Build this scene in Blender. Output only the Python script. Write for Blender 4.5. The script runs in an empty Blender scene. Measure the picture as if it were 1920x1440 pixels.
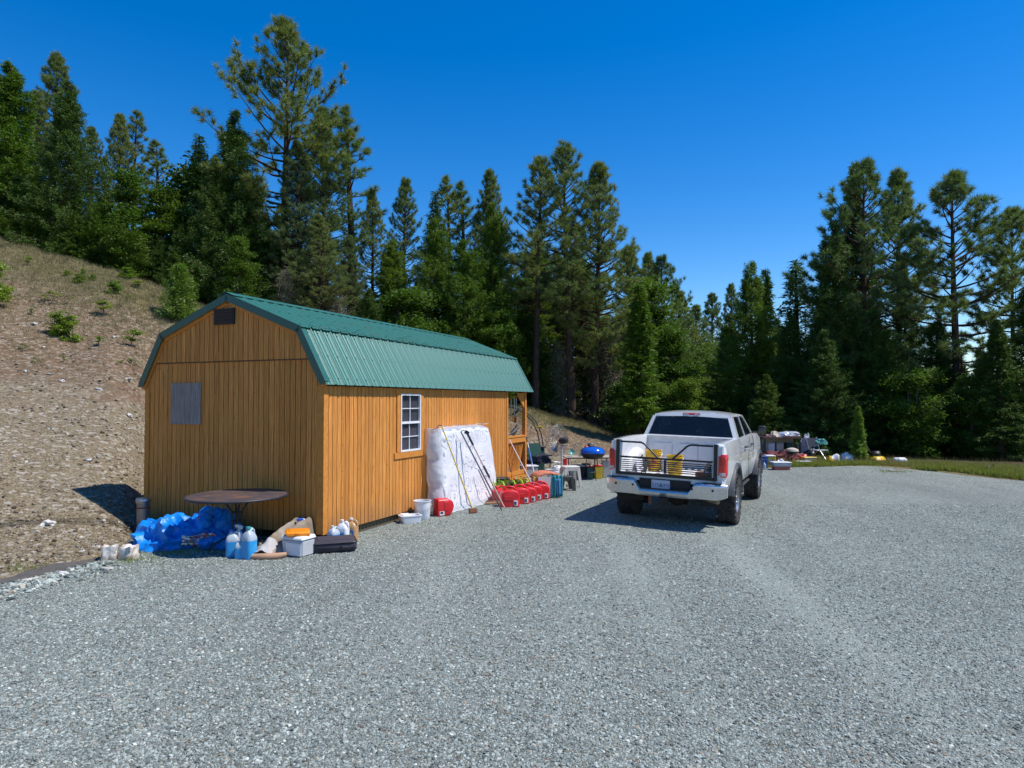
import bpy, math, random
import numpy as np
from mathutils import Vector, Matrix, noise

random.seed(7)
sc = bpy.context.scene
C = bpy.data.collections.new('scene'); sc.collection.children.link(C)

# ---------------------------------------------------------------- camera, sky, sun
F, PITCH, CAMH = 1256.1, .0266, 2.075
cam_d = bpy.data.cameras.new('camera'); cam = bpy.data.objects.new('camera', cam_d); C.objects.link(cam)
cam.location = (0, 0, CAMH); cam.rotation_euler = (math.pi/2 + PITCH, 0, 0)
cam_d.sensor_width = 36; cam_d.lens = 36*F/1920; cam_d.clip_end = 3000; cam_d.clip_start = .05
sc.camera = cam
SUN = Vector((.60, -.09, 1.0)).normalized()
elev = math.asin(SUN.z)
world = bpy.data.worlds.new('World'); sc.world = world; world.use_nodes = True
wn = world.node_tree; wn.nodes.clear()
sky = wn.nodes.new('ShaderNodeTexSky'); sky.sky_type = 'NISHITA'; sky.sun_disc = False
sky.sun_elevation = elev; sky.sun_rotation = math.atan2(SUN.x, SUN.y)
sky.altitude = 600; sky.air_density = 1.0; sky.dust_density = .15; sky.ozone_density = 2.8
hsv = wn.nodes.new('ShaderNodeHueSaturation'); hsv.inputs['Saturation'].default_value = 1.45; hsv.inputs['Hue'].default_value = .507
bgn = wn.nodes.new('ShaderNodeBackground'); bgn.inputs[1].default_value = .125
wo = wn.nodes.new('ShaderNodeOutputWorld')
wn.links.new(sky.outputs[0], hsv.inputs['Color']); wn.links.new(hsv.outputs[0], bgn.inputs[0]); wn.links.new(bgn.outputs[0], wo.inputs[0])
sd = bpy.data.lights.new('sun', 'SUN'); sd.energy = 3.9; sd.angle = math.radians(.5); sd.color = (1, .955, .89)
so = bpy.data.objects.new('sun', sd); C.objects.link(so); so.rotation_euler = SUN.to_track_quat('Z', 'Y').to_euler()
sc.view_settings.view_transform = 'Standard'; sc.view_settings.look = 'None'
sc.view_settings.exposure = 0.50; sc.view_settings.gamma = 1; sc.view_settings.use_curve_mapping = False
sc.render.resolution_x = 1024; sc.render.resolution_y = 768
sc.render.engine = 'CYCLES'
sc.cycles.max_bounces = 6; sc.cycles.diffuse_bounces = 3; sc.cycles.transparent_max_bounces = 12

# ---------------------------------------------------------------- helpers
def tag(o, label=None, cat=None, group=None, kind=None):
    if label: o['label'] = label
    if cat: o['category'] = cat
    if group: o['group'] = group
    if kind: o['kind'] = kind
    return o
def thing(name, label, cat, loc=(0, 0, 0), rz=0, group=None, s=1, rot=None):
    o = bpy.data.objects.new(name, None); C.objects.link(o); o.empty_display_size = .1
    o.location = loc; o.rotation_euler = rot if rot else (0, 0, rz); o.scale = (s, s, s)
    return tag(o, label, cat, group)
def link(name, me, parent=None, loc=(0, 0, 0), rot=(0, 0, 0), scale=None):
    o = bpy.data.objects.new(name, me); C.objects.link(o); o.parent = parent
    o.location = loc; o.rotation_euler = rot
    if scale: o.scale = scale
    return o
def dup(root, loc, rz, label=None, s=None):
    r = root.copy(); C.objects.link(r); r.location = loc; r.rotation_euler = (0, 0, rz)
    if label: r['label'] = label
    if s: r.scale = (s, s, s)
    for ch in list(root.children):
        c = ch.copy(); C.objects.link(c); c.parent = r
        for g in ch.children:
            d = g.copy(); C.objects.link(d); d.parent = c
    return r
V3 = lambda *a: Vector(a)
class MB:
    """collects verts and faces, then becomes ONE mesh"""
    def __init__(s): s.v = []; s.f = []; s.m = []; s.mi = 0; s.M = Matrix.Identity(4)
    def add(s, vs, fs, mi=None):
        b = len(s.v); s.v += [tuple(s.M @ Vector(p)) for p in vs]
        s.f += [tuple(b+i for i in f) for f in fs]; s.m += [s.mi if mi is None else mi]*len(fs); return s
    def box(s, c, d, rot=None, taper=1, bev=0):
        x, y, z = d[0]/2, d[1]/2, d[2]/2; t = taper
        if bev:
            b = bev; vs = []; rings = [(-z, b), (-z+b, 0), (z-b, 0), (z, b)]
            for zz, ins in rings:
                k = 1 if zz < 0 else t
                X, Y = x*k-ins, y*k-ins
                for px, py in ((-X, -Y+b), (-X+b, -Y), (X-b, -Y), (X, -Y+b), (X, Y-b), (X-b, Y), (-X+b, Y), (-X, Y-b)): vs.append((px, py, zz))
            fs = [tuple(range(7, -1, -1)), tuple(range(24, 32))]
            for r in range(3):
                for i in range(8): j = (i+1) % 8; fs.append((r*8+i, r*8+j, r*8+8+j, r*8+8+i))
        else:
            vs = [(-x, -y, -z), (x, -y, -z), (x, y, -z), (-x, y, -z), (-x*t, -y*t, z), (x*t, -y*t, z), (x*t, y*t, z), (-x*t, y*t, z)]
            fs = [(3, 2, 1, 0), (4, 5, 6, 7), (0, 1, 5, 4), (1, 2, 6, 5), (2, 3, 7, 6), (3, 0, 4, 7)]
        T = Matrix.Translation(c) @ (rot if rot else Matrix.Identity(4))
        return s.add([T @ Vector(p) for p in vs], fs)
    def bar(s, a, b, w, h=None, up=(0, 0, 1)):
        a, b = Vector(a), Vector(b); h = h or w; d = (b-a); L = d.length; d.normalize(); up = Vector(up)
        if abs(d.dot(up)) > .99: up = Vector((1, 0, 0))
        x = d.cross(up).normalized(); u = x.cross(d); vs = []
        for p in (a, b):
            for sx, su in ((-1, -1), (1, -1), (1, 1), (-1, 1)): vs.append(p+x*sx*w/2+u*su*h/2)
        return s.add(vs, [(0, 1, 2, 3), (7, 6, 5, 4), (0, 4, 5, 1), (1, 5, 6, 2), (2, 6, 7, 3), (3, 7, 4, 0)])
    def tube(s, pts, r, n=8, caps=True, flat=1.0):
        pts = [Vector(p) for p in pts]; k = len(pts); rr = r if hasattr(r, '__len__') else [r]*k; vs = []; up = None
        for i, p in enumerate(pts):
            t = (pts[min(i+1, k-1)]-pts[max(i-1, 0)]).normalized()
            if up is None: up = t.orthogonal().normalized()
            x = up-t*up.dot(t)
            x = x.normalized() if x.length > 1e-5 else t.orthogonal().normalized()
            up = x; y = t.cross(x)
            for j in range(n): a = 2*math.pi*j/n; vs.append(p+x*math.cos(a)*rr[i]+y*math.sin(a)*rr[i]*flat)
        fs = [(i*n+j, i*n+(j+1) % n, (i+1)*n+(j+1) % n, (i+1)*n+j) for i in range(k-1) for j in range(n)]
        if caps: fs += [tuple(range(n-1, -1, -1)), tuple(range((k-1)*n, k*n))]
        return s.add(vs, fs)
    def lathe(s, prof, n=20, c=(0, 0, 0), sx=1, sy=1, rot=None):
        T = Matrix.Translation(c) @ (rot if rot else Matrix.Identity(4)); vs = []; k = len(prof)
        for r, z in prof:
            for j in range(n): a = 2*math.pi*j/n; vs.append(T @ Vector((r*math.cos(a)*sx, r*math.sin(a)*sy, z)))
        fs = [(i*n+j, i*n+(j+1) % n, (i+1)*n+(j+1) % n, (i+1)*n+j) for i in range(k-1) for j in range(n)]
        if prof[0][0] > 1e-6: fs.append(tuple(range(n-1, -1, -1)))
        if prof[-1][0] > 1e-6: fs.append(tuple(range((k-1)*n, k*n)))
        return s.add(vs, fs)
    def loft(s, rings, closed=True, cap=True):
        n = len(rings[0]); k = len(rings); vs = [p for r in rings for p in r]
        fs = [(i*n+j, i*n+(j+1) % n, (i+1)*n+(j+1) % n, (i+1)*n+j) for i in range(k-1) for j in range(n if closed else n-1)]
        if cap and closed: fs += [tuple(range(n-1, -1, -1)), tuple(range((k-1)*n, k*n))]
        return s.add(vs, fs)
    def prism(s, poly, axis, a, b):
        """poly = 2D points, extruded along axis 'x','y' or 'z' from a to b"""
        def P(p, t): return {'x': (t, p[0], p[1]), 'y': (p[0], t, p[1]), 'z': (p[0], p[1], t)}[axis]
        n = len(poly); vs = [P(p, a) for p in poly]+[P(p, b) for p in poly]
        return s.add(vs, [tuple(range(n-1, -1, -1)), tuple(range(n, 2*n))]+[(i, (i+1) % n, n+(i+1) % n, n+i) for i in range(n)])
    def grid(s, fn, nu, nv, wrapu=False):
        vs = [fn(i/(nu if wrapu else nu-1), j/(nv-1)) for j in range(nv) for i in range(nu)]
        fs = [(j*nu+i, j*nu+(i+1) % nu, (j+1)*nu+(i+1) % nu, (j+1)*nu+i) for j in range(nv-1) for i in range(nu if wrapu else nu-1)]
        return s.add(vs, fs)
    def mesh(s, name, mats, smooth=None, fix=True):
        me = bpy.data.meshes.new(name); me.from_pydata(s.v, [], s.f)
        for m in (mats if isinstance(mats, (list, tuple)) else [mats]): me.materials.append(m)
        if any(s.m): me.polygons.foreach_set('material_index', s.m)
        if fix:
            import bmesh
            bm = bmesh.new(); bm.from_mesh(me); bmesh.ops.recalc_face_normals(bm, faces=bm.faces); bm.to_mesh(me); bm.free()
        if smooth:
            me.polygons.foreach_set('use_smooth', [True]*len(me.polygons)); me.set_sharp_from_angle(angle=math.radians(smooth if smooth is not True else 40))
        me.update(); return me
    def build(s, name, mats, parent=None, smooth=None, loc=(0, 0, 0), rot=(0, 0, 0), fix=True):
        return link(name, s.mesh(name, mats, smooth, fix), parent, loc, rot)
def np_mesh(name, verts, faces, mat, fmat=None, k=3):
    me = bpy.data.meshes.new(name); verts = np.asarray(verts, np.float32).reshape(-1, 3); faces = np.asarray(faces, np.int32).reshape(-1, k)
    me.vertices.add(len(verts)); me.vertices.foreach_set('co', verts.ravel())
    me.loops.add(faces.size); me.loops.foreach_set('vertex_index', faces.ravel())
    me.polygons.add(len(faces)); me.polygons.foreach_set('loop_start', np.arange(0, faces.size, k, dtype=np.int32))
    me.update(calc_edges=True)
    for m in (mat if isinstance(mat, (list, tuple)) else [mat]): me.materials.append(m)
    if fmat is not None: me.polygons.foreach_set('material_index', np.asarray(fmat, np.int32))
    return me

# ---------------------------------------------------------------- materials
class NT:
    def __init__(s, name):
        s.m = bpy.data.materials.new(name); s.m.use_nodes = True; s.t = s.m.node_tree; s.b = s.t.nodes['Principled BSDF']; s.o = s.t.nodes['Material Output']
        s.co = None
    def n(s, k, **kw):
        x = s.t.nodes.new(k)
        for a, v in kw.items(): setattr(x, a, v)
        return x
    def l(s, a, b): s.t.links.new(a, b)
    def coord(s, kind='Object', scale=(1, 1, 1)):
        tc = s.n('ShaderNodeTexCoord'); mp = s.n('ShaderNodeMapping'); s.l(tc.outputs[kind], mp.inputs[0]); mp.inputs['Scale'].default_value = scale; return mp.outputs[0]
    def world(s, scale=(1, 1, 1)):
        g = s.n('ShaderNodeNewGeometry'); mp = s.n('ShaderNodeMapping'); s.l(g.outputs['Position'], mp.inputs[0]); mp.inputs['Scale'].default_value = scale; return mp.outputs[0]
    def noise(s, co, sc=5, det=4, rough=.6, dist=0):
        x = s.n('ShaderNodeTexNoise'); x.inputs['Scale'].default_value = sc; x.inputs['Detail'].default_value = det
        x.inputs['Roughness'].default_value = rough; x.inputs['Distortion'].default_value = dist; s.l(co, x.inputs['Vector']); return x.outputs['Fac']
    def vor(s, co, sc=5, feat='F1', out='Color', rnd=1):
        x = s.n('ShaderNodeTexVoronoi', feature=feat); x.inputs['Scale'].default_value = sc; x.inputs['Randomness'].default_value = rnd; s.l(co, x.inputs['Vector']); return x.outputs[out]
    def ramp(s, fac, stops, interp='LINEAR'):
        x = s.n('ShaderNodeValToRGB'); x.color_ramp.interpolation = interp; e = x.color_ramp.elements
        while len(e) < len(stops): e.new(.5)
        for i, (p, c) in enumerate(stops): e[i].position = p; e[i].color = (*c, 1) if len(c) == 3 else c
        s.l(fac, x.inputs[0]); return x.outputs[0]
    def mix(s, fac, a, b, mode='MIX'):
        x = s.n('ShaderNodeMix', data_type='RGBA', blend_type=mode)
        for i, v in ((0, fac), (6, a), (7, b)):
            if isinstance(v, (int, float)): x.inputs[i].default_value = v
            elif isinstance(v, tuple): x.inputs[i].default_value = (*v, 1)
            else: s.l(v, x.inputs[i])
        return x.outputs[2]
    def math(s, op, a, b=0, clamp=False):
        x = s.n('ShaderNodeMath', operation=op, use_clamp=clamp)
        for i, v in ((0, a), (1, b)):
            if isinstance(v, (int, float)): x.inputs[i].default_value = v
            else: s.l(v, x.inputs[i])
        return x.outputs[0]
    def bump(s, h, st=.3, d=.01, prev=None):
        x = s.n('ShaderNodeBump'); x.inputs['Strength'].default_value = st; x.inputs['Distance'].default_value = d; s.l(h, x.inputs['Height'])
        if prev: s.l(prev, x.inputs['Normal'])
        s.l(x.outputs[0], s.b.inputs['Normal']); return x.outputs[0]
    def set(s, col=None, rough=None, metal=None, spec=None, trans=None, **kw):
        for key, v in (('Base Color', col), ('Roughness', rough), ('Metallic', metal), ('Specular IOR Level', spec), ('Transmission Weight', trans), *kw.items()):
            if v is None: continue
            if isinstance(v, tuple): s.b.inputs[key].default_value = (*v, 1)
            elif isinstance(v, (int, float)): s.b.inputs[key].default_value = v
            else: s.l(v, s.b.inputs[key])
        return s
def rnd_obj(n): return n.n('ShaderNodeObjectInfo').outputs['Random']
_mc = {}
def paint(name, col, rough=.5, metal=0, spec=.5, vary=.12, bump=0, **kw):
    """plain coloured surface with slight blotching and dust"""
    if name in _mc: return _mc[name]
    n = NT(name); co = n.coord('Object'); f = n.noise(co, 9, 5); f2 = n.noise(co, 55, 3)
    c = n.mix(1.0, col, n.ramp(f, [(.25, (1-vary,)*3), (.75, (1+vary*.6,)*3)]), 'MULTIPLY')
    dust = tuple(.72*x+.28*y for x, y in zip(col, (.34, .30, .25)))
    c = n.mix(n.ramp(f2, [(.5, (0, 0, 0)), (.8, (.45,)*3)]), c, dust)
    n.set(c, n.ramp(f, [(.2, (max(rough-.1, .03),)*3), (.8, (min(rough+.12, 1),)*3)]), metal, spec, **kw)
    if bump: n.bump(n.noise(co, 14, 4), bump, .02)
    _mc[name] = n.m; return n.m

def m_wood():
    n = NT('stained_plywood_siding'); r = rnd_obj(n); co = n.coord('Object', (1, 1, 1))
    off = n.n('ShaderNodeVectorMath', operation='ADD'); cb = n.n('ShaderNodeCombineXYZ'); rr = n.math('MULTIPLY', r, 37.)
    n.l(rr, cb.inputs[0]); n.l(n.math('MULTIPLY', r, 91.), cb.inputs[2]); n.l(co, off.inputs[0]); n.l(cb.outputs[0], off.inputs[1])
    mp = n.n('ShaderNodeMapping'); mp.inputs['Scale'].default_value = (9, 9, 1.1); n.l(off.outputs[0], mp.inputs[0])
    big = n.noise(mp.outputs[0], 1.6, 2, .5, .6)
    wv = n.n('ShaderNodeTexWave', wave_type='BANDS', bands_direction='X'); wv.inputs['Scale'].default_value = 1.1; wv.inputs['Distortion'].default_value = 9; wv.inputs['Detail'].default_value = 2; wv.inputs['Detail Scale'].default_value = 1.2; n.l(mp.outputs[0], wv.inputs[0])
    mp2 = n.n('ShaderNodeMapping'); mp2.inputs['Scale'].default_value = (60, 60, 2.2); n.l(off.outputs[0], mp2.inputs[0]); fine = n.noise(mp2.outputs[0], 1.5, 4, .7)
    c = n.ramp(wv.outputs['Fac'], [(.15, (.57, .205, .036)), (.55, (.70, .282, .060)), (.9, (.78, .36, .095))])
    c = n.mix(n.ramp(big, [(.35, (0, 0, 0)), (.7, (.5,)*3)]), c, (.50, .205, .045))
    c = n.mix(1, c, n.ramp(fine, [(.3, (.78,)*3), (.65, (1.06,)*3)]), 'MULTIPLY')
    c = n.mix(1, c, n.ramp(r, [(0, (.86, .81, .74)), (.5, (1, 1, 1)), (1, (1.10, 1.06, 1.04))]), 'MULTIPLY')
    g = n.world(); sz = n.n('ShaderNodeSeparateXYZ'); n.l(g, sz.inputs[0])
    dirt = n.math('MULTIPLY', n.ramp(sz.outputs[2], [(.0, (1,)*3), (.55, (0,)*3)]), n.noise(g, 3, 3))
    c = n.mix(dirt, c, (.17, .12, .07))
    n.set(c, .62, spec=.25); n.bump(fine, .25, .004); return n.m
WOOD = m_wood()
def m_trim():
    n = NT('stained_trim_wood'); co = n.coord('Object', (14, 14, 14)); f = n.noise(co, 1.2, 5, .6, .5)
    n.set(n.ramp(f, [(.3, (.53, .195, .034)), (.7, (.67, .275, .058))]), .6, spec=.25); n.bump(f, .15, .004); return n.m
TRIM = m_trim()
WALLBACK = paint('wall_groove_dark', (.12, .055, .018), .8)
SKID = paint('treated_skid_wood', (.10, .075, .045), .85)
def m_ply():
    n = NT('weathered_grey_plywood'); co = n.coord('Object', (1, 1, 1)); mp = n.coord('Object', (38, 38, 2.4)); f = n.noise(mp, 1, 6, .75, .4); g = n.noise(co, 5, 3)
    c = n.ramp(f, [(.2, (.10, .082, .068)), (.45, (.25, .215, .185)), (.75, (.45, .40, .36))]); c = n.mix(n.ramp(g, [(.45, (0,)*3), (.7, (.5,)*3)]), c, (.27, .18, .13))
    n.set(c, .85, spec=.15); n.bump(f, .5, .006); return n.m
PLY = m_ply()
def m_roof(name, col, r=.32):
    n = NT(name); co = n.coord('Object'); f = n.noise(n.coord('Object', (3, 3, 3)), 2, 5); f2 = n.noise(co, 40, 2)
    c = n.mix(n.ramp(f, [(.35, (0,)*3), (.8, (.35,)*3)]), col, tuple(x*.75+.045 for x in col))
    n.set(c, n.ramp(f2, [(.3, (r-.05,)*3), (.8, (r+.12,)*3)]), 0, .55, **{'Coat Weight': .4, 'Coat Roughness': .16}); return n.m
ROOF = m_roof('green_roof_steel', (.024, .150, .110), .46); TRIMG = m_roof('green_trim_steel', (.012, .10, .066), .42)

def m_gravel():
    n = NT('crushed_gravel'); co = n.world(); 
    wj = n.n('ShaderNodeVectorMath', operation='ADD'); nz = n.n('ShaderNodeTexNoise'); nz.inputs['Scale'].default_value = 30; n.l(co, nz.inputs['Vector'])
    sc_ = n.n('ShaderNodeVectorMath', operation='SCALE'); sc_.inputs['Scale'].default_value = .03; n.l(nz.outputs['Color'], sc_.inputs[0]); n.l(co, wj.inputs[0]); n.l(sc_.outputs[0], wj.inputs[1])
    v = wj.outputs[0]
    cells = n.vor(v, 42); d = n.vor(v, 42, 'DISTANCE_TO_EDGE', 'Distance'); d1 = n.vor(v, 42, 'F1', 'Distance')
    cells2 = n.vor(v, 95); sep = n.n('ShaderNodeSeparateColor'); n.l(cells, sep.inputs[0]); sep2 = n.n('ShaderNodeSeparateColor'); n.l(cells2, sep2.inputs[0])
    a = n.ramp(sep.outputs[0], [(0, (.12, .145, .120)), (.3, (.25, .292, .258)), (.65, (.385, .445, .395)), (.9, (.53, .59, .53)), (1, (.70, .75, .66))])
    b = n.ramp(sep2.outputs[1], [(0, (.15, .175, .155)), (.5, (.34, .392, .35)), (1, (.54, .595, .53))])
    c = n.mix(.42, a, b)
    c = n.mix(n.ramp(sep.outputs[2], [(.86, (0,)*3), (.9, (.35,)*3)]), c, (.34, .24, .17))
    c = n.mix(1, c, n.ramp(d, [(0, (.36,)*3), (.12, (1,)*3)]), 'MULTIPLY')
    big = n.noise(n.world((1, .45, 1)), .55, 4, .6, .8)
    c = n.mix(1, c, n.ramp(big, [(.3, (.60, .595, .60)), (.7, (.84, .83, .83))]), 'MULTIPLY')
    la = n.n('ShaderNodeAttribute'); la.attribute_name = 'lane'; ls = n.math('ADD', la.outputs['Fac'], n.math('MULTIPLY', n.math('SUBTRACT', n.noise(n.world(), 5, 4), .5), .35)); lc = n.mix(.55, (.37, .405, .365), b)
    c = n.mix(n.math('MULTIPLY', ls, .42, True), c, lc)
    n.set(c, .8, spec=.25); n.bump(d, .9, .02); return n.m
GRAVEL = m_gravel()
def m_stone(name='gravel_stone', stops=None):
    n = NT(name); r = rnd_obj(n); f = n.noise(n.coord('Object'), 30, 4)
    c = n.ramp(r, stops or [(0, (.09, .105, .092)), (.3, (.19, .215, .192)), (.65, (.31, .35, .315)), (.88, (.44, .485, .44)), (.94, (.30, .24, .17)), (1, (.66, .71, .63))])
    c = n.mix(1, c, n.ramp(f, [(.3, (.75,)*3), (.7, (1.15,)*3)]), 'MULTIPLY'); n.set(c, .8, spec=.25); n.bump(f, .4, .004); return n.m
STONE = m_stone()
SCREE = m_stone('hill_stone', [(0, (.10, .075, .052)), (.45, (.19, .15, .105)), (.85, (.29, .245, .175)), (.98, (.42, .385, .31)), (1, (.60, .57, .50))])
ROCKW = m_stone('pale_rock', [(0, (.42, .40, .35)), (1, (.68, .67, .63))])
def m_ground():
    n = NT('hillside_soil'); co = n.world(); at = n.n('ShaderNodeAttribute'); at.attribute_name = 'zone'; sp = n.n('ShaderNodeSeparateColor'); n.l(at.outputs['Color'], sp.inputs[0])
    f = n.noise(co, .8, 6, .65); g = n.noise(co, 6, 6, .7); v = n.vor(co, 14); sv = n.n('ShaderNodeSeparateColor'); n.l(v, sv.inputs[0]); v2 = n.vor(co, 38); sv2 = n.n('ShaderNodeSeparateColor'); n.l(v2, sv2.inputs[0])
    scree = n.ramp(g, [(.25, (.105, .078, .045)), (.5, (.20, .158, .096)), (.75, (.30, .25, .165))])
    scree = n.mix(n.ramp(sv2.outputs[0], [(.55, (0,)*3), (.95, (.75,)*3)]), scree, (.34, .30, .22))
    scree = n.mix(n.ramp(sv2.outputs[1], [(.62, (0,)*3), (.95, (.8,)*3)]), scree, (.12, .085, .06))
    scree = n.mix(n.ramp(sv.outputs[0], [(.8, (0,)*3), (.9, (.5,)*3)]), scree, (.50, .47, .41))
    soil = n.ramp(g, [(.25, (.085, .058, .035)), (.5, (.165, .115, .070)), (.8, (.26, .195, .125))])
    soil = n.mix(n.ramp(sv.outputs[2], [(.72, (0,)*3), (.8, (.5,)*3)]), soil, (.42, .36, .28))
    red = n.mix(n.ramp(f, [(.5, (0,)*3), (.72, (.55,)*3)]), soil, (.19, .098, .06))
    grass = n.ramp(n.noise(n.world((1, 1, 1)), 9, 6, .75), [(.25, (.085, .075, .036)), (.5, (.18, .15, .072)), (.8, (.27, .23, .13))])
    c = n.mix(n.ramp(n.math('ADD', sp.outputs[0], n.math('MULTIPLY', n.math('SUBTRACT', f, .5), .9)), [(.35, (0,)*3), (.65, (1,)*3)]), scree, red)
    c = n.mix(n.ramp(n.math('ADD', sp.outputs[1], n.math('MULTIPLY', n.math('SUBTRACT', g, .5), 1.3)), [(.42, (0,)*3), (.62, (.9,)*3)]), c, grass)
    litter = n.ramp(g, [(.3, (.045, .03, .018)), (.7, (.12, .085, .05))])
    c = n.mix(sp.outputs[2], c, litter)
    n.set(c, .95, spec=.1)
    h = n.math('ADD', n.math('MULTIPLY', g, 1.2), n.math('MULTIPLY', sv2.outputs[0], .5)); n.bump(h, .8, .05); return n.m
GROUND = m_ground()
def m_bark(name, a, b):
    n = NT(name); mp = n.coord('Object', (9, 9, 2.2)); f = n.noise(mp, 1.4, 6, .75, .5); n.set(n.ramp(f, [(.3, a), (.7, b)]), .95, spec=.1); n.bump(f, .9, .05); return n.m
BARK = m_bark('pine_bark', (.032, .021, .016), (.125, .08, .055)); BARKG = m_bark('grey_bark', (.06, .05, .042), (.20, .17, .14))
TWIG = m_bark('dry_lichen_twigs', (.07, .062, .038), (.34, .31, .20))
def m_leaf(name, stops, tr=.3, rough=.55, spec=.25, dens=1.3):
    n = NT(name); r = rnd_obj(n); co = n.coord('Object'); f = n.noise(co, dens, 4, .7); f2 = n.noise(co, 11, 2)
    c = n.ramp(f2, stops); c = n.mix(n.ramp(f, [(.35, (0,)*3), (.7, (.55,)*3)]), c, stops[-1][1])
    c = n.mix(1, c, n.ramp(r, [(0, (.78, .88, .9)), (.5, (1, 1, 1)), (1, (1.22, 1.1, .85))]), 'MULTIPLY')
    n.set(c, rough, spec=spec); t = n.n('ShaderNodeBsdfTranslucent'); tc = n.mix(1, c, (1.5, 1.7, .6), 'MULTIPLY'); n.l(tc, t.inputs[0])
    mx = n.n('ShaderNodeMixShader'); mx.inputs[0].default_value = tr; n.l(n.b.outputs[0], mx.inputs[1]); n.l(t.outputs[0], mx.inputs[2]); n.l(mx.outputs[0], n.o.inputs[0]); return n.m
PINE = m_leaf('pine_needles', [(.3, (.060, .10, .024)), (.55, (.145, .195, .055)), (.75, (.26, .305, .105))], .2)
PINEL = m_leaf('pale_pine_needles', [(.3, (.07, .105, .04)), (.55, (.13, .175, .07)), (.75, (.20, .245, .11))], .25)
FIR = m_leaf('fir_needles', [(.3, (.024, .058, .008)), (.55, (.056, .108, .012)), (.75, (.105, .168, .022))], .15)
CEDAR = m_leaf('cedar_sprays', [(.3, (.040, .086, .006)), (.55, (.092, .162, .011)), (.75, (.17, .24, .024))], .25)
LEAF = m_leaf('broad_leaves', [(.3, (.036, .076, .008)), (.55, (.078, .138, .014)), (.75, (.145, .21, .03))], .3, .6, .18)
SHRUB = m_leaf('shrub_leaves', [(.3, (.075, .13, .012)), (.55, (.15, .235, .022)), (.75, (.25, .33, .045))], .3, .4, .4)
GRASSM = m_leaf('grass_blades', [(.3, (.10, .15, .022)), (.55, (.20, .24, .05)), (.75, (.38, .35, .14))], .3)
DRYG = m_leaf('dry_grass_blades', [(.3, (.13, .105, .05)), (.55, (.22, .185, .09)), (.75, (.33, .285, .16))], .3)

# ---------------------------------------------------------------- terrain
TH = lambda px: math.atan((px-960)/F)
# (px or angle, toe depth, crest y px, crest depth)
_t = [(-900, 5.2, 200, 26), (-400, 6.2, 330, 27), (0, 7.6, 449, 27), (120, 8.2, 484, 26.5), (200, 8.8, 505, 26), (238, 9.5, 516, 26), (262, 10.6, 524, 26), (276, 11.6, 528, 26),
      (370, 12.4, 570, 25.5), (500, 14.1, 622, 26), (700, 17.6, 690, 28), (763, 19.2, 708, 29), (860, 20.0, 734, 29.5), (955, 20.2, 762, 29.5), (1000, 20.4, 768, 29.5), (1060, 20.8, 787, 29.5), (1160, 22, 810, 30),
      (1240, 24, 826, 31), (1330, 27, 842, 33), (1450, 30, 856, 36), (1600, 34, 866, 40)]
_th = np.array([math.radians(-170), math.radians(-120)]+[TH(t[0]) for t in _t]+[math.radians(60), math.radians(180)])
_rt = np.array([12, 6.5]+[t[1]/math.cos(TH(t[0])) for t in _t]+[45, 12])
_rc = np.array([26, 26]+[t[3]/math.cos(TH(t[0])) for t in _t]+[60, 26])
def _cz(t): 
    return CAMH-(t[2]-753.4)/F*t[3]
_zc = np.array([0, 5.]+[_cz(t) for t in _t]+[0, 0]); _zc[-3] = -.1
_ge = np.array([12, 7.0]+[(t[1] if t[0] < 1240 else [22.5, 22, 21.6, 21.4][min(3, max(0, int((t[0]-1240)//100)))])/math.cos(TH(t[0])) for t in _t]+[21.4, 12])
def hfun(x, y):
    th = math.atan2(x, y); r = math.hypot(x, y)
    rt = np.interp(th, _th, _rt); rc = np.interp(th, _th, _rc); zc = np.interp(th, _th, _zc)
    base = -.033*min(max(x-1.3, 0), 4.)*min(1, max(0, (19.5-y)/3.5))
    if r > 27 and x > 3: base -= .012*(r-27)
    if r <= rt: z = base
    elif r <= rc:
        t = (r-rt)/(rc-rt); z = base*(1-t)+zc*(.2*t**1.05+.8*t**1.5 if zc > 3 else t**1.15)
    else: z = zc+(r-rc)*(.02 if th < TH(1200) else -.02)*min(1, 40/r) if zc > .5 else zc-.012*(r-rc)
    if r > rt+.3 and zc > .5:
        k = min(1, (r-rt)/4); p = Vector((x*.35, y*.35, 0)); z += k*(.16*noise.noise(p)+.07*noise.noise(p*3.1)+.03*noise.noise(p*9))
    else:
        p = Vector((x*.5, y*.5, 4)); z += .012*noise.noise(p)
    z += .10*math.exp(-((x-10.9)**2/2.2+(y-20.6)**2/.8))+.07*math.exp(-((x-13.6)**2/2.5+(y-20.0)**2/.6))
    return z
def lane(x, y):
    """how far wheels have packed the gravel: two pairs of tracks curving up to the truck"""
    v = 0
    for x0, a, c in ((1.15, .02, .012), (2.75, .03, .009), (-.9, -.02, .008), (.55, .02, .010)):
        xc = x0+a*y+c*(y-4)**2*.6; v = max(v, math.exp(-((x-xc)/.34)**2)*(.8 if x0 > 1 else .5))
    return max(0, min(1, v*(.75+.6*noise.noise(Vector((x*.5, y*.3, 7))))+.25*max(0, noise.noise(Vector((x*.35, y*.22, 2))))))
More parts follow.
